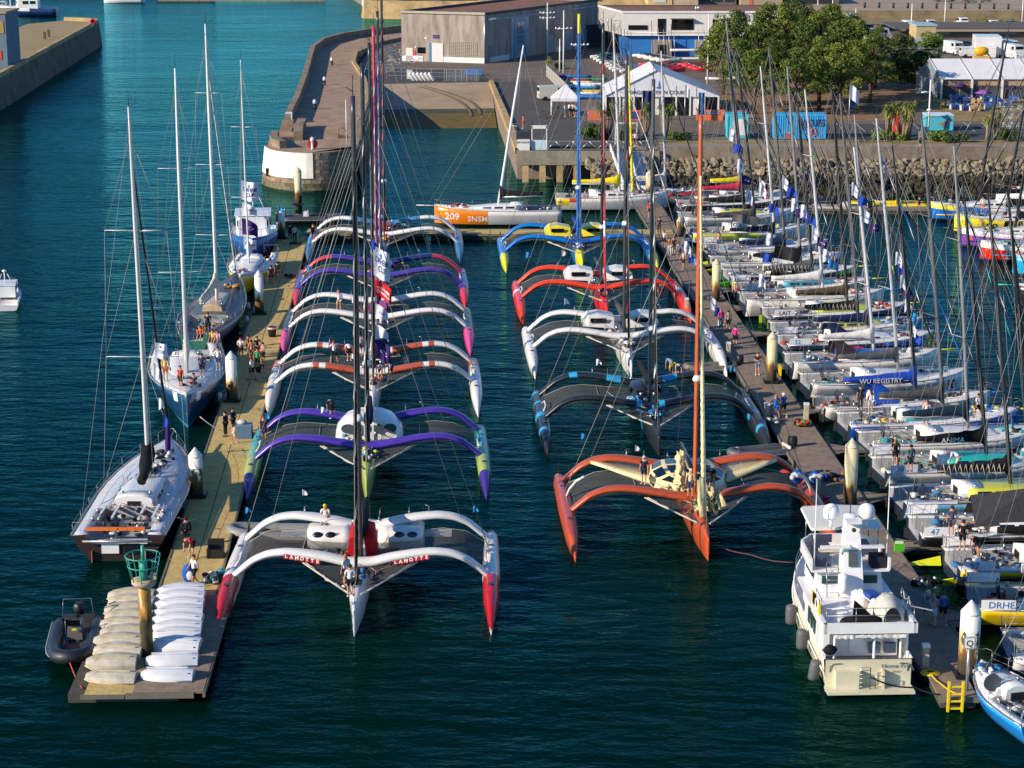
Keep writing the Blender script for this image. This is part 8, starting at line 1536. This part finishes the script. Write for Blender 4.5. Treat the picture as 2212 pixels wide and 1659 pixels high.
# far buildings on the upper road and the service hangar
ZU = 5.5
def gu(u, v): return G(u, v, ZU)
def block(u0, u1, v1, v0, D, c, label, z=ZU, roofc='#6f655a', wins=(), name='building', wc='#2a2f33'):
    p = G(u0, v1, z); q = G(u1, v1, z); W_ = q.x - p.x; h = max(2, hat(p.y, v0) - z); t = thing(name, label, 'building', (p.x, p.y, z)); MB().box((W_ / 2, D / 2, h / 2), (W_, D, h)).build('wall', mat('bw' + c, c, .85, 0, .1, .4), t); MB().box((W_ / 2, D / 2, h + .1), (W_ + .4, D + .4, .25)).build('roof', mat('rf' + roofc, roofc, .9, 0, .12, .4), t)
    for x0, x1, z0, z1 in wins: MB().box((W_ * (x0 + x1) / 2, -.05, h * (z0 + z1) / 2), (W_ * (x1 - x0), .14, h * (z1 - z0))).build('window', mat('bg' + wc, wc, .3), t)
    return t, W_, h
block(1400, 1452, 12, -10, 12, '#c9b078', 'cream yellow building at the top of the picture', wins=[(.25, .75, .3, .7)], wc='#c9c7c4'); block(1455, 1508, 12, -8, 12, '#b3a286', 'sandy wall block beside the cream yellow building')
block(1508, 1590, 10, -12, 14, '#5c5a5a', 'grey glazed building at the top centre', wins=[(.05, .3, .3, .9), (.36, .62, .3, .9), (.7, .95, .3, .9)]); block(1600, 1690, 12, -14, 14, '#a08f78', 'stone building with an orange red door', wins=[(.2, .28, 0, .6)], wc='#c96a4a'); block(1692, 1812, 9, -12, 18, '#6a5642', 'dark brown building along the upper road', wins=[(.1, .9, .1, .5)])  # the last block takes one brown for its walls
P0 = gz(1985, 82); t = thing('service_hangar', 'long low hangar with a dark flat roof and grey shutters', 'building', P0); W_ = 70; h = hat(P0.y, 62) - ZQ
MB().box((W_ / 2, 7, h / 2), (W_, 14, h)).build('wall', mat('hangar_wall', '#7d7263', .85, 0, .15, .5), t); MB().box((W_ / 2 - 2, 6.6, h + .12), (W_ + 6, 16, .24)).build('roof', M_DKROOF, t); MB().box((W_ / 2, -.9, h - .2), (W_, 1.0, .5)).build('fascia', mat('fascia', '#9c917e', .8), t)
for i in range(9): MB().box((3.5 + i * 6.4, -.06, h * .62), (5.2, .12, h * .4)).build('shutter', mat('shutter_a', '#8f9c9a', .6) if i % 2 == 0 else mat('shutter_b', '#6a635c', .6), t)
MB().box((W_ * .36, -1.4, h - .3), (2.4, .2, 1.4)).build('yellow_sign', paint('#c9b43c', .6), t)
block(1978, 2020, 100, 56, 7, '#b3a078', 'pale gabled shed end with a light blue skylight at the end of the hangar', z=ZQ, roofc='#8fb3bc')
# ------------------------------------------------------------ vehicles
def car(u, v, hd, c, label, L=4.3, Wd=1.8, h=1.45, kind='car', z=ZQ):
    p = G(u, v, z); t = thing('parked_car' if kind == 'car' else 'parked_van', label, kind, p, hd, 'parked vehicles'); m_ = paint(c, .3); x = L / 2; hb = h * .55
    rings = [[(a, y * Wd / 2 * w2, zz) for a, zz in ((-x, .35), (-x, hb * .95), (x * .92, hb * .85), (x, hb * .6), (x, .35))] for y, w2 in ((-1, .96), (-.94, 1.0), (.94, 1.0), (1, .96))]
    MB().loft(rings, 0, False).build('body', m_, t)
    r0, r1 = (-x * .98, x * .82) if kind != 'car' else (-x * .9, x * .35)
    cab = MB().loft([[(a, y * Wd / 2 * .9, zz) for a, zz in ((r0, hb * .9), (r0 + .15 * L * (kind == 'car'), h), (r1 - .28 * L * (kind == 'car') - .1 * L * (kind != 'car'), h), (r1, hb * .88))] for y in (-1, 1)], 0, False).build('cabin', m_, t)
    for s in (-1, 1): MB().box((0 if kind == 'car' else r1 * .45, s * Wd / 2 * .905, (hb + h) / 2), ((r1 - r0) * (.62 if kind == 'car' else .2), .04, (h - hb) * .5)).build('side_window', M_GLASS, t)
    MB().box((r0 + (.07 * L if kind == 'car' else -.01), 0, (hb + h) / 2), (.06, Wd * .72, (h - hb) * .55)).build('rear_window', M_GLASS, t); MB().box((r1 - (.13 * L if kind == 'car' else .05 * L), 0, (hb + h) / 2), (.08, Wd * .75, (h - hb) * .6)).build('windscreen', M_GLASS, t)
    for a in (-x * .62, x * .62):
        for s in (-1, 1): MB().tube([(a, s * Wd * .42, .32), (a, s * Wd * .5, .32)], .32, 12).build('wheel', M_BLACK, t)
    for s in (-1, 1): MB().box((-x - .01, s * Wd * .4, hb * .75), (.05, .25, .18)).build('tail_light', paint('#8c1a1a', .4), t); MB().box((x + .0, s * Wd * .38, hb * .62), (.05, .3, .15)).build('headlight', M_GLASS, t)
    return t
Dn = pi / 2 + .15
for u, v, hd, c, lb, kw in [(1836, 56, Dn, '#2f4250', 'white van half hidden behind the pines', dict(kind='van', h=2.6, L=6)), (1873, 67, Dn, '#26344c', 'dark blue car, left one of two below the upper wall', {}), (1905, 66, Dn, '#1f2c48', 'dark blue car, right one of two below the upper wall', {}), (1934, 62, Dn, '#d2d3d4', 'white hatchback next to the small white van', {}), (1960, 64, Dn, '#d4d5d6', 'small white van next to the white hatchback', dict(kind='van', h=1.9, L=4.4)), (2006, 57, Dn, '#d0d0d0', 'white car parked left of the white minivan', {}), (2076, 57, Dn, '#d8d7d4', 'white minivan in the middle of the upper row', dict(h=1.9, L=4.8)), (2141, 58, Dn, '#cfd0d0', 'white saloon right of the minivan', {}), (2190, 57, .1, '#2a3c3c', 'dark green car farthest right in the upper row', dict(h=1.2)),
        (1312, 138, -1.2, '#2a5563', 'dark teal people carrier beside the boat hall', dict(h=1.8, L=4.6)), (1428, 14, 0, '#2c4f7c', 'blue car in front of the cream yellow building', {}), (1895, 88, .3, '#cfd2d4', 'white van behind the tops of the pines', dict(kind='van', h=2.4, L=6)), (1985, 108, .2, '#c9cccd', 'white van behind the mesh fence beside the palm', dict(kind='van', h=2.2, L=5)), (1998, 120, .1, '#c4c6c7', 'white car roof behind the fence', {}), (2060, 118, -1.3, '#c9d0d3', 'white cab van left of the box truck', dict(kind='van', h=2.4, L=5.2)), (2080, 112, .2, '#3a5a66', 'teal grey car between the white vans', {}), (2100, 124, .0, '#cfd2d2', 'short white van in front of the box truck', dict(kind='van', h=1.9, L=4.4)), (2178, 118, -1.3, '#c3cbd0', 'white van at the right of the box truck', dict(kind='van', h=2.6, L=5.4)), (2190, 128, -1.35, '#cdd0d2', 'large white van beside the metal cage', dict(kind='van', h=2.6, L=5.4)), (1196, 216, .2, '#c9c4b8', 'white van beside the kiosk tent', dict(kind='van', h=2.1, L=4.6))]:
    if lb.startswith('white van half'): c = '#cfd2d4'
    car(u, v, hd, c, lb, **kw)
p = gz(2130, 122); t = thing('box_truck', 'white box truck in front of the service hangar', 'truck', p, -.1); MB().box((0, 0, 2.1), (4.4, 6, 3.2)).build('cargo_box', paint('#cfd2d3', .5), t); MB().box((0, -3.9, 1.2), (2.2, 1.7, 2.0)).build('cab', M_WHITE, t)
for x in (-1.8, 1.8):
    for y in (-3.8, 2): MB().tube([(x - .15, y, .45), (x + .15, y, .45)], .45, 12).build('wheel', M_BLACK, t)
p = gz(2122, 140); t = thing('boom_lift', 'yellow articulated boom lift folded beside the box truck', 'boom lift', p); YM = paint('#d9a80c', .5)
MB().box((-.4, 0, 1.0), (2.4, 1.6, .8)).build('chassis', YM, t); MB().ball((-.3, 0, 2.3), .95, 10, 0, (1.4, .8, .85)).build('turret', YM, t); MB().tube([(.5, 0, 2.2), (1.3, 0, 1.2), (1.4, 0, .2)], .18, 6).build('arm', YM, t); MB().box((2.2, 0, .6), (1.2, .8, .9)).build('basket', mat('orange_frame', '#c9862c', .6), t)
for x in (-1.3, .6):
    for s in (-1, 1): MB().tube([(x, s * .8, .5), (x, s * 1.05, .5)], .5, 12).build('wheel', M_BLACK, t)
p = gz(2016, 142); t = thing('tractor', 'green tractor at the corner of the restaurant tent', 'tractor', p, .2); MB().box((0, 0, 1.3), (1.6, 1.5, 1.3), 0, top=.8).build('cab', paint('#2f9c4a', .5), t); MB().box((1.5, 0, .9), (1.6, 1.0, .8)).build('bonnet', paint('#2f9c4a', .5), t)
for x, r in ((-.4, .7), (1.9, .45)):
    for s in (-1, 1): MB().tube([(x, s * .8, r), (x, s * 1.1, r)], r, 12).build('wheel', M_BLACK, t)
# bicycles
def bike(p, rz, label, c='#1d1f22'):
    t = thing('bicycle', label, 'bicycle', p, rz, 'bicycles parked ashore'); rg = [2 * pi * k / 14 for k in range(15)]
    for x in (-.5, .5): MB().tube([(x + cos(a) * .33, 0, .34 + sin(a) * .33) for a in rg], .025, 4).build('wheel', M_BLACK, t)
    MB().tube([(-.5, 0, .34), (-.1, 0, .35), (.35, 0, .8), (-.2, 0, .82), (-.5, 0, .34)], .025, 4).tube([(.35, 0, .85), (.5, 0, .34)], .025, 4).build('frame', paint(c), t); MB().tube([(.33, -.25, .98), (.35, 0, .95), (.33, .25, .98)], .02, 4).build('handlebar', M_BLACK, t); MB().box((-.22, 0, .9), (.25, .12, .05)).build('saddle', M_BLACK, t)
for u, v, lb in ((1836, 306, 'bicycle at the foot of the flagpole'), (1847, 307, 'second bicycle beside the flagpole'), (1862, 306, 'third bicycle from the flagpole'), (1875, 308, 'fourth bicycle from the flagpole'), (1898, 307, 'bicycle beside the big palms'), (1176, 254, 'bicycle left of the kiosk tent'), (1190, 256, 'second bicycle at the corner of the kiosk tent'), (1225, 258, 'bicycle in front of the kiosk counter'), (1048, 172, 'bicycle leaning on the fence by the boat hall')): bike(gz(u, v), .1, lb)
# dinghy park: small catamarans and canoe racks
def beachcat(p, rz, c, label):
    t = thing('beach_catamaran', label, 'catamaran', p, rz, 'small catamarans stored ashore')
    for s in (-1, 1): MB().loft([[(s * .95 + x * w_, y, .3 + z * hh) for x, z in ((-1, 1), (1, 1), (.7, 0), (-.7, 0))] for y, w_, hh in ((-2.4, .16, .4), (0, .22, .45), (1.8, .16, .5), (2.5, .02, .55))], 0, True).build('hull', paint(c), t)
    MB().box((0, 0, .8), (2.0, 2.2, .05)).build('trampoline', M_BLACK, t)
    for y in (-1.1, 1.1): MB().tube([(-1, y, .78), (1, y, .78)], .05, 5).build('crossbeam', M_ALU, t)
    MB().tube([(0, 1.1, .8), (0, .7, 6.5)], .05, 5).build('mast', M_ALU if c != WHITE else M_BLACK, t)
ol = ['first', 'second', 'third', 'fourth', 'fifth', 'sixth', 'seventh', 'eighth']
for i in range(8): beachcat(gz(1306 + i * 7, 128 + i * 4.2), -.9, WHITE, 'white catamaran hull pair, %s in the diagonal row beside the teal car' % ol[i])
for i in range(4): beachcat(gz(1398 + i * 14, 126 + i * 3), -1.2, WHITE, 'white catamaran, %s in the row before the blue wall' % ol[i])
for i in range(4): beachcat(gz(1412 + i * 11, 146 + i * 3), -1.3, '#d01f30', 'red catamaran, %s in the row behind the marquee ridge' % ol[i])
for i in range(3): beachcat(gz(1498 + i * 12, 146 + i * 4), -1.3, '#d01f30', 'red catamaran, %s near the pines' % ol[i])
def rackboat(p, rz, c, L, label): 
    return tag(MB().loft([[(x * w_, y * L / 2, z) for x, z in ((-1, .3), (-.6, .45), (0, .5), (.6, .45), (1, .3), (.6, .08), (-.6, .08))] for y, w_ in ((-1, .03), (-.6, .28), (0, .36), (.6, .28), (1, .03))], 0, True).build('canoe', paint(c), None, p, rz), label, 'canoe', 'canoes on the racks')
for i, (u, v, z, c, cn) in enumerate([(1242, 172, .2, '#2f5fa8', 'blue'), (1242, 180, .2, '#a8242c', 'dark red'), (1250, 186, .3, '#d6cfa0', 'cream'), (1256, 192, .2, '#c9d2da', 'pale'), (1258, 199, .4, '#2f86b8', 'sky blue'), (1270, 204, .2, '#d0b82c', 'yellow'), (1262, 210, .3, '#d2d4d2', 'white'), (1275, 178, .2, '#3f8f5c', 'green'), (1275, 190, .3, '#d9dcdc', 'very pale'), (1282, 222, .6, '#1f6fb8', 'bright blue'), (1610, 176, .3, '#c9a82c', 'mustard'), (1560, 178, .3, '#d6d8da', 'chalk white')]):
    rackboat(G(u, v, ZQ + z) + Vector((0, 0, z)), pi / 2 - .1, c, 5.2, cn + ' canoe lying in the rack yard ' + ('behind the kiosk tent' if i < 10 else 'between the marquee and the pines'))
rackboat(G(1487, 124, ZQ) + Vector((0, 0, 1.0)), pi / 2, '#dcdad6', 6.5, 'white rowing hull, top of the stack by the blue wall'); rackboat(G(1492, 130, ZQ), pi / 2, '#d4d2ce', 6.5, 'white rowing hull, bottom of the stack by the blue wall')
# far marina boats over the hall roof and dark quay at top left
for i, (u, v, c, lb) in enumerate([(1195, 4, '#3f8f4a', 'green trimmed white boat far behind the hall roof'), (1255, 6, '#c9ccca', 'white boat far behind the hall roof'), (985, 4, '#2a5f9c', 'blue covered boat on the far mole'), (900, 4, '#8c9196', 'grey boat on the far mole'), (840, 3, '#c99a8c', 'pinkish hulled boat on the far mole')]):
    p = G(u, v, 5.7); t = thing('stored_boat', lb, 'boat', p, pi / 2 + .05 * i, 'boats stored far behind the hall'); MB().loft([[(x * w_, y, z) for x, z in ((-1, 1.4), (1, 1.4), (.6, .3), (-.6, .3))] for y, w_ in ((-5, .9), (0, 1.4), (3.5, 1.0), (5, .05))], 0, True).build('hull', paint(c), t); MB().box((0, -.5, 1.8), (1.4, 3.5, .8), top=.8).build('cabin', M_WHITE, t); MB().tube([(0, .5, 1.4), (0, .2, 12)], .09, 5).build('mast', M_ALU, t)
struct(MB().box((-118, 606, .6), (64, 8, 2.4)).build('north_quay', mat('north_quay_stone', '#4a443a', .9, 0, .2, .3)))
# ------------------------------------------------------------ vegetation
def leafmat(key, c1, c2, c3):
    m = bpy.data.materials.new(key); m.use_nodes = True; n = m.node_tree.nodes; l = m.node_tree.links; b = n['Principled BSDF']; b.inputs['Roughness'].default_value = .75; b.inputs['Specular IOR Level'].default_value = .25
    g = n.new('ShaderNodeNewGeometry'); cr = n.new('ShaderNodeValToRGB'); e = cr.color_ramp.elements; e[0].color = (*hx(c1), 1); e[1].color = (*hx(c3), 1); x = e.new(.5); x.color = (*hx(c2), 1)
    oi = n.new('ShaderNodeObjectInfo'); ad = n.new('ShaderNodeMath'); ad.operation = 'MULTIPLY_ADD'; ad.inputs[1].default_value = .35; l.new(oi.outputs['Random'], ad.inputs[0]); mu = n.new('ShaderNodeMath'); mu.operation = 'MULTIPLY'; mu.inputs[1].default_value = .65
    l.new(g.outputs['Random Per Island'], mu.inputs[0]); l.new(mu.outputs[0], ad.inputs[2]); l.new(ad.outputs[0], cr.inputs[0]); l.new(cr.outputs[0], b.inputs['Base Color']); b.inputs['Subsurface Weight'].default_value = 0
    return m
M_PINE = leafmat('pine_needles', '#28391a', '#4b6027', '#8b9039'); M_CORD = leafmat('cordyline_leaf', '#3f4f24', '#6f7d3a', '#a3a054'); M_BUSH = leafmat('bush_leaf', '#2f4a22', '#4f6f2e', '#86923e'); M_DARK = leafmat('dark_leaf', '#22351c', '#3a4c24', '#566230')
M_BARK = mat('pine_bark', '#5a4433', .95, 0, .25, 2, bump=.5)
def crown(seed, clumps, leaves, ls, flat=.75, droop=0):
    R = random.Random(seed); V = []; Fc = []
    for cx, cy, cz, r in clumps:
        for _ in range(int(leaves * r * r)):
            d = Vector((R.gauss(0, 1), R.gauss(0, 1), R.gauss(0, 1))).normalized(); k = R.uniform(.55, 1.0) ** .6
            p = Vector((cx, cy, cz)) + Vector((d.x * r * k, d.y * r * k, d.z * r * k * flat)); n_ = (d + Vector((R.gauss(0, .5), R.gauss(0, .5), R.gauss(0, .5) + .4))).normalized()
            a = n_.orthogonal().normalized(); a = Matrix.Rotation(R.uniform(0, 6.3), 3, n_) @ a; b = n_.cross(a); s = ls * R.uniform(.6, 1.4); o = len(V)
            V += [p + a * s, p + b * s * .5 + n_ * s * .3, p - a * s * .9, p - b * s * .5 + n_ * s * .25]; Fc += [(o, o + 1, o + 2), (o, o + 2, o + 3)]
    return V, Fc
def lm(V, Fc, name, m): me = bpy.data.meshes.new(name); me.from_pydata(V, [], Fc); me.materials.append(m); me.update(); return me
PT = []
for s in range(5):
    R = random.Random(60 + s); cl = []; hgt = 9.6
    for i in range(64):
        a = R.uniform(0, 6.28); z = R.uniform(.36, 1.0); rr = (3.45 * (sin(min(1, (1.04 - z) / .62) * pi / 2) ** .7)) * R.uniform(.35, 1.0); cl.append((cos(a) * rr, sin(a) * rr, z * hgt - .3, R.uniform(.5, .95)))
    cm = lm(*crown(s, cl, 175, .15, .62), 'crown', M_PINE); tr = MB().tube([(0, 0, -.2), (.15, .1, 3), (R.uniform(-.5, .5), R.uniform(-.4, .4), 6.5), (R.uniform(-.6, .6), 0, 9.3)], [.3, .24, .17, .06], 7)
    for cx, cy, cz, r in cl[::4]: tr.tube([(cx * .05, cy * .05, max(2.5, cz - 2.2)), (cx * .55, cy * .55, cz - .6), (cx, cy, cz)], [.1, .07, .03], 4)
    PT.append((cm, tr.mesh('trunk', M_BARK)))
pin = [(1562, 205, 1.15), (1590, 180, 1.1), (1602, 232, 1.0), (1640, 205, 1.2), (1628, 246, .92), (1668, 232, 1.0), (1690, 196, 1.2), (1660, 165, 1.15), (1715, 250, .95), (1735, 222, 1.1), (1726, 175, 1.2), (1770, 238, 1.05), (1768, 192, 1.15), (1800, 246, 1.0), (1812, 214, 1.12), (1842, 236, 1.0), (1850, 200, 1.05), (1880, 222, .95), (1890, 190, .9), (1790, 160, 1.1), (1835, 165, 1.0), (1548, 176, .9), (1700, 158, 1.15)]
wh = ['at the left end of the grove beside the marquee', 'second along the left back edge of the grove', 'in front of the left end of the grove', 'in the left middle of the grove', 'nearest the light blue container', 'behind the bright blue container', 'tall one in the centre of the grove', 'in the back row left of centre', 'just behind the bright blue container', 'in the middle row right of the container', 'in the centre back row of the grove', 'beside the yellow bin', 'in the right centre of the grove', 'in front by the flagpole', 'behind the flagpole', 'at the front right of the grove', 'towards the right back of the grove', 'at the right end of the grove by the path', 'farthest right at the back', 'in the back row right of centre', 'in the back row towards the right', 'short one left behind the marquee corner', 'in the back row in the middle']
for i, (u, v, s) in enumerate(pin):
    t = thing('pine_tree', 'bushy green pine %s' % wh[i], 'tree', gz(u, v), i * 1.3, 'pines in the grove'); cm, tm = PT[i % 5]; put('crown', cm, t); put('trunk', tm, t); t.scale = (s, s, s * (1.0 if v > 225 else 1.06))
def bushy(u, v, r, h, label, m=M_BUSH, seed=0, z=ZQ, n=9, dens=70, leaf=.16, name='shrub', cat='shrub'):
    R = random.Random(seed + u); cl = [(R.uniform(-r, r) * .7, R.uniform(-r, r) * .5, h * R.uniform(.25, .75), R.uniform(.35, .5) * min(r, h)) for _ in range(n)]; t = thing(name, label, cat, G(u, v, z)); put('foliage', lm(*crown(seed, cl, dens * 4, leaf), 'foliage', m), t); MB().tube([(0, 0, 0), (0, 0, h * .5)], .08, 5).build('stem', M_BARK, t); return t
def cordy(u, v, h, label, heads=3, seed=0, sp=.8):
    R = random.Random(seed + u); t = thing('cordyline', label, 'palm', gz(u, v), 0, 'spiky palms along the promenade'); V = []; Fc = []
    for i in range(heads):
        q = Vector((R.uniform(-sp, sp), R.uniform(-sp, sp) * .5, h * R.uniform(.6, 1))); MB().tube([(q.x * .2, q.y * .2, 0), (q.x * .7, q.y * .7, q.z * .5), q], [.13, .1, .08], 5).build('stem', mat('cordyline_stem', '#8a775a', .9), t)
        for k in range(70):
            a = R.uniform(0, 6.28); e = R.uniform(-.9, 1.3); L = R.uniform(.6, 1.0); d = Vector((cos(a) * cos(e), sin(a) * cos(e), sin(e))); m_ = q + d * L * .6 + Vector((0, 0, .05)); p2 = q + d * L + Vector((0, 0, -.22 * cos(e) - .05)); sd_ = d.cross(Vector((0, 0, 1))).normalized() * .045; o = len(V)
            V += [q + sd_ * .6, q - sd_ * .6, m_ - sd_, m_ + sd_, p2]; Fc += [(o, o + 1, o + 2, o + 3), (o + 3, o + 2, o + 4)]
    put('fronds', lm(V, Fc, 'fronds', M_CORD), t); return t
cordy(1312, 300, 4.4, 'dense spiky palm with its top just left of the black mast', 6, 1, 1.3); cordy(1336, 298, 4.6, 'spiky palm clump right beside the black mast', 6, 2, 1.4); cordy(1392, 300, 4.2, 'slender spiky palm in front of the orange banner with an emblem', 4, 3, .9); cordy(1438, 302, 4.6, 'spiky palm in front of the marquee doors', 5, 4, 1.1)
cordy(1918, 304, 4.4, 'spiky palm hiding the red and yellow figure', 6, 5, 1.2); cordy(1948, 304, 4.5, 'spiky palm right of the red and yellow figure', 6, 6, 1.1); cordy(1962, 300, 4.2, 'spiky palm at the right of the palm clump', 4, 7, .8); cordy(2130, 304, 3.6, 'double headed spiky palm near the stacked cages', 3, 8, .9); cordy(2150, 302, 3.2, 'lower spiky palm beside the stacked cages', 3, 9, .7)
cordy(1898, 100, 3.6, 'fan palm behind the pines near the shed end', 2, 10, .4); cordy(1183, 150, 2.0, 'flax tuft at the end of the pale panel fence', 2, 11, .7)
bushy(1262, 302, 1.2, 1.7, 'yellow green bush at the left end of the promenade planting', M_BUSH, 1); bushy(1290, 302, 1.6, 2.2, 'olive green bush beside the leftmost palms', M_DARK, 2); bushy(1355, 303, 1.5, 1.5, 'low dark bush under the palms right of the black mast', M_DARK, 3); bushy(1462, 303, 1.3, 1.1, 'spiky low bush right of the palm before the marquee', M_BUSH, 4); bushy(1484, 303, .9, .9, 'small dark bush by the flagpole before the marquee', M_DARK, 5)
bushy(2025, 306, 1.5, 1.5, 'bright green bush below the pale blue kiosk, left of two', M_BUSH, 6); bushy(2066, 308, 1.7, 1.2, 'olive bush below the pale blue kiosk, right of two', M_DARK, 7); bushy(1908, 302, 1.4, 1.3, 'bush at the foot of the palm clump', M_BUSH, 8); bushy(2175, 305, 1.4, 2.0, 'bush beside the stacked cages at the right', M_DARK, 9); bushy(1945, 303, 1.0, 1.0, 'small bush between the palm stems', M_BUSH, 10)
bushy(1970, 190, 3.6, 6.2, 'rounded dark tree between the grove and the restaurant tent', M_DARK, 11, n=26, dens=32, leaf=.26, name='holm_oak', cat='tree'); bushy(2000, 178, 2.6, 5.6, 'smaller rounded tree against the end of the restaurant tent', M_DARK, 12, n=16, dens=34, leaf=.24, name='holm_oak', cat='tree'); bushy(1945, 120, 2.5, 4.8, 'olive tree behind the grove beside the fan palm', M_DARK, 13, n=14, dens=34, leaf=.24, name='small_tree', cat='tree')
bushy(2008, 112, 2.8, 3.6, 'pair of leafy trees growing in front of the service hangar', M_BUSH, 14, n=14, dens=40, leaf=.2, name='small_tree', cat='tree'); bushy(1986, 130, 1.8, 1.2, 'clipped hedge behind the mesh fence', M_BUSH, 15, n=8); bushy(2155, 50, 6, 1.0, 'scrub on the bank below the upper wall at the right', M_BUSH, 16, n=12, dens=40); bushy(2078, 6, 9, 1.4, 'long low hedge on the upper road', M_DARK, 17, n=16, z=5.5, dens=30); bushy(1210, 148, 1.0, 1.2, 'small bush at the head of the panel fence', M_BUSH, 18)
# painted figure between the palms
t = thing('inflatable_figure', 'red and white inflatable standing between the spiky palms with a yellow ball on top', 'inflatable', gz(1932, 296)); MB().lathe([(.7, 0), (.95, .8), (.8, 1.9), (.5, 2.6)], n=12).build('body', paint('#d03430', .6), t); MB().ball((.1, -.1, 3.1), .5, 10).build('yellow_ball', paint('#d9b41c', .6), t); MB().box((-.6, -.6, 1.4), (.5, .2, 1.6)).build('white_stripe', M_WHITE, t)
for u, v, c, lb in ((1838, 236, '#1f4f9c', 'blue bin under the pines'), (1850, 235, '#c9a81c', 'yellow bin under the pines')): tag(MB().box((0, 0, .6), (.7, .6, 1.2), top=1.08).build('bin', paint(c, .5), None, gz(u, v)), lb, 'bin')
tag(MB().box((0, 0, .8), (1.2, .1, 1.4)).build('information_board', paint('#8fa09a', .6), None, gz(1994, 300)), 'small grey information board by the promenade', 'sign')
cg = thing('cage_stack', 'stack of silver wire cages beside the restaurant terrace', 'cages', gz(2165, 284)); me = MB(); 
for x in (0, 1, 2):
    for z in (0, 1.1, 2.2):
        e = MB()
        for a in (0, .95):
            for b in (0, .9): e.tube([(a, b, 0), (a, b, 1.0)], .03, 4).tube([(a, 0, b + .05), (a, .9, b + .05)], .03, 4).tube([(0, a, b + .05), (.95, a, b + .05)], .03, 4)
        for k in range(4): e.tube([(.2 * k + .1, 0, .05), (.2 * k + .1, 0, 1.0)], .015, 3)
        stuff(e.build('cage', M_ALU, cg, (x * 1.05, 0, z)))
# bollards and posts on the upper road
for i in range(11): tag(MB().cyl((0, 0, 0), .25, 1.2, 8).build('black_bollard', M_BLACK, None, G(1868 + i * 31, 17 + i * .3, 5.5)), 'black post %s along the upper road' % ['one', 'two', 'three', 'four', 'five', 'six', 'seven', 'eight', 'nine', 'ten', 'eleven'][i] + ' from the left', 'bollard', 'posts along the upper road')
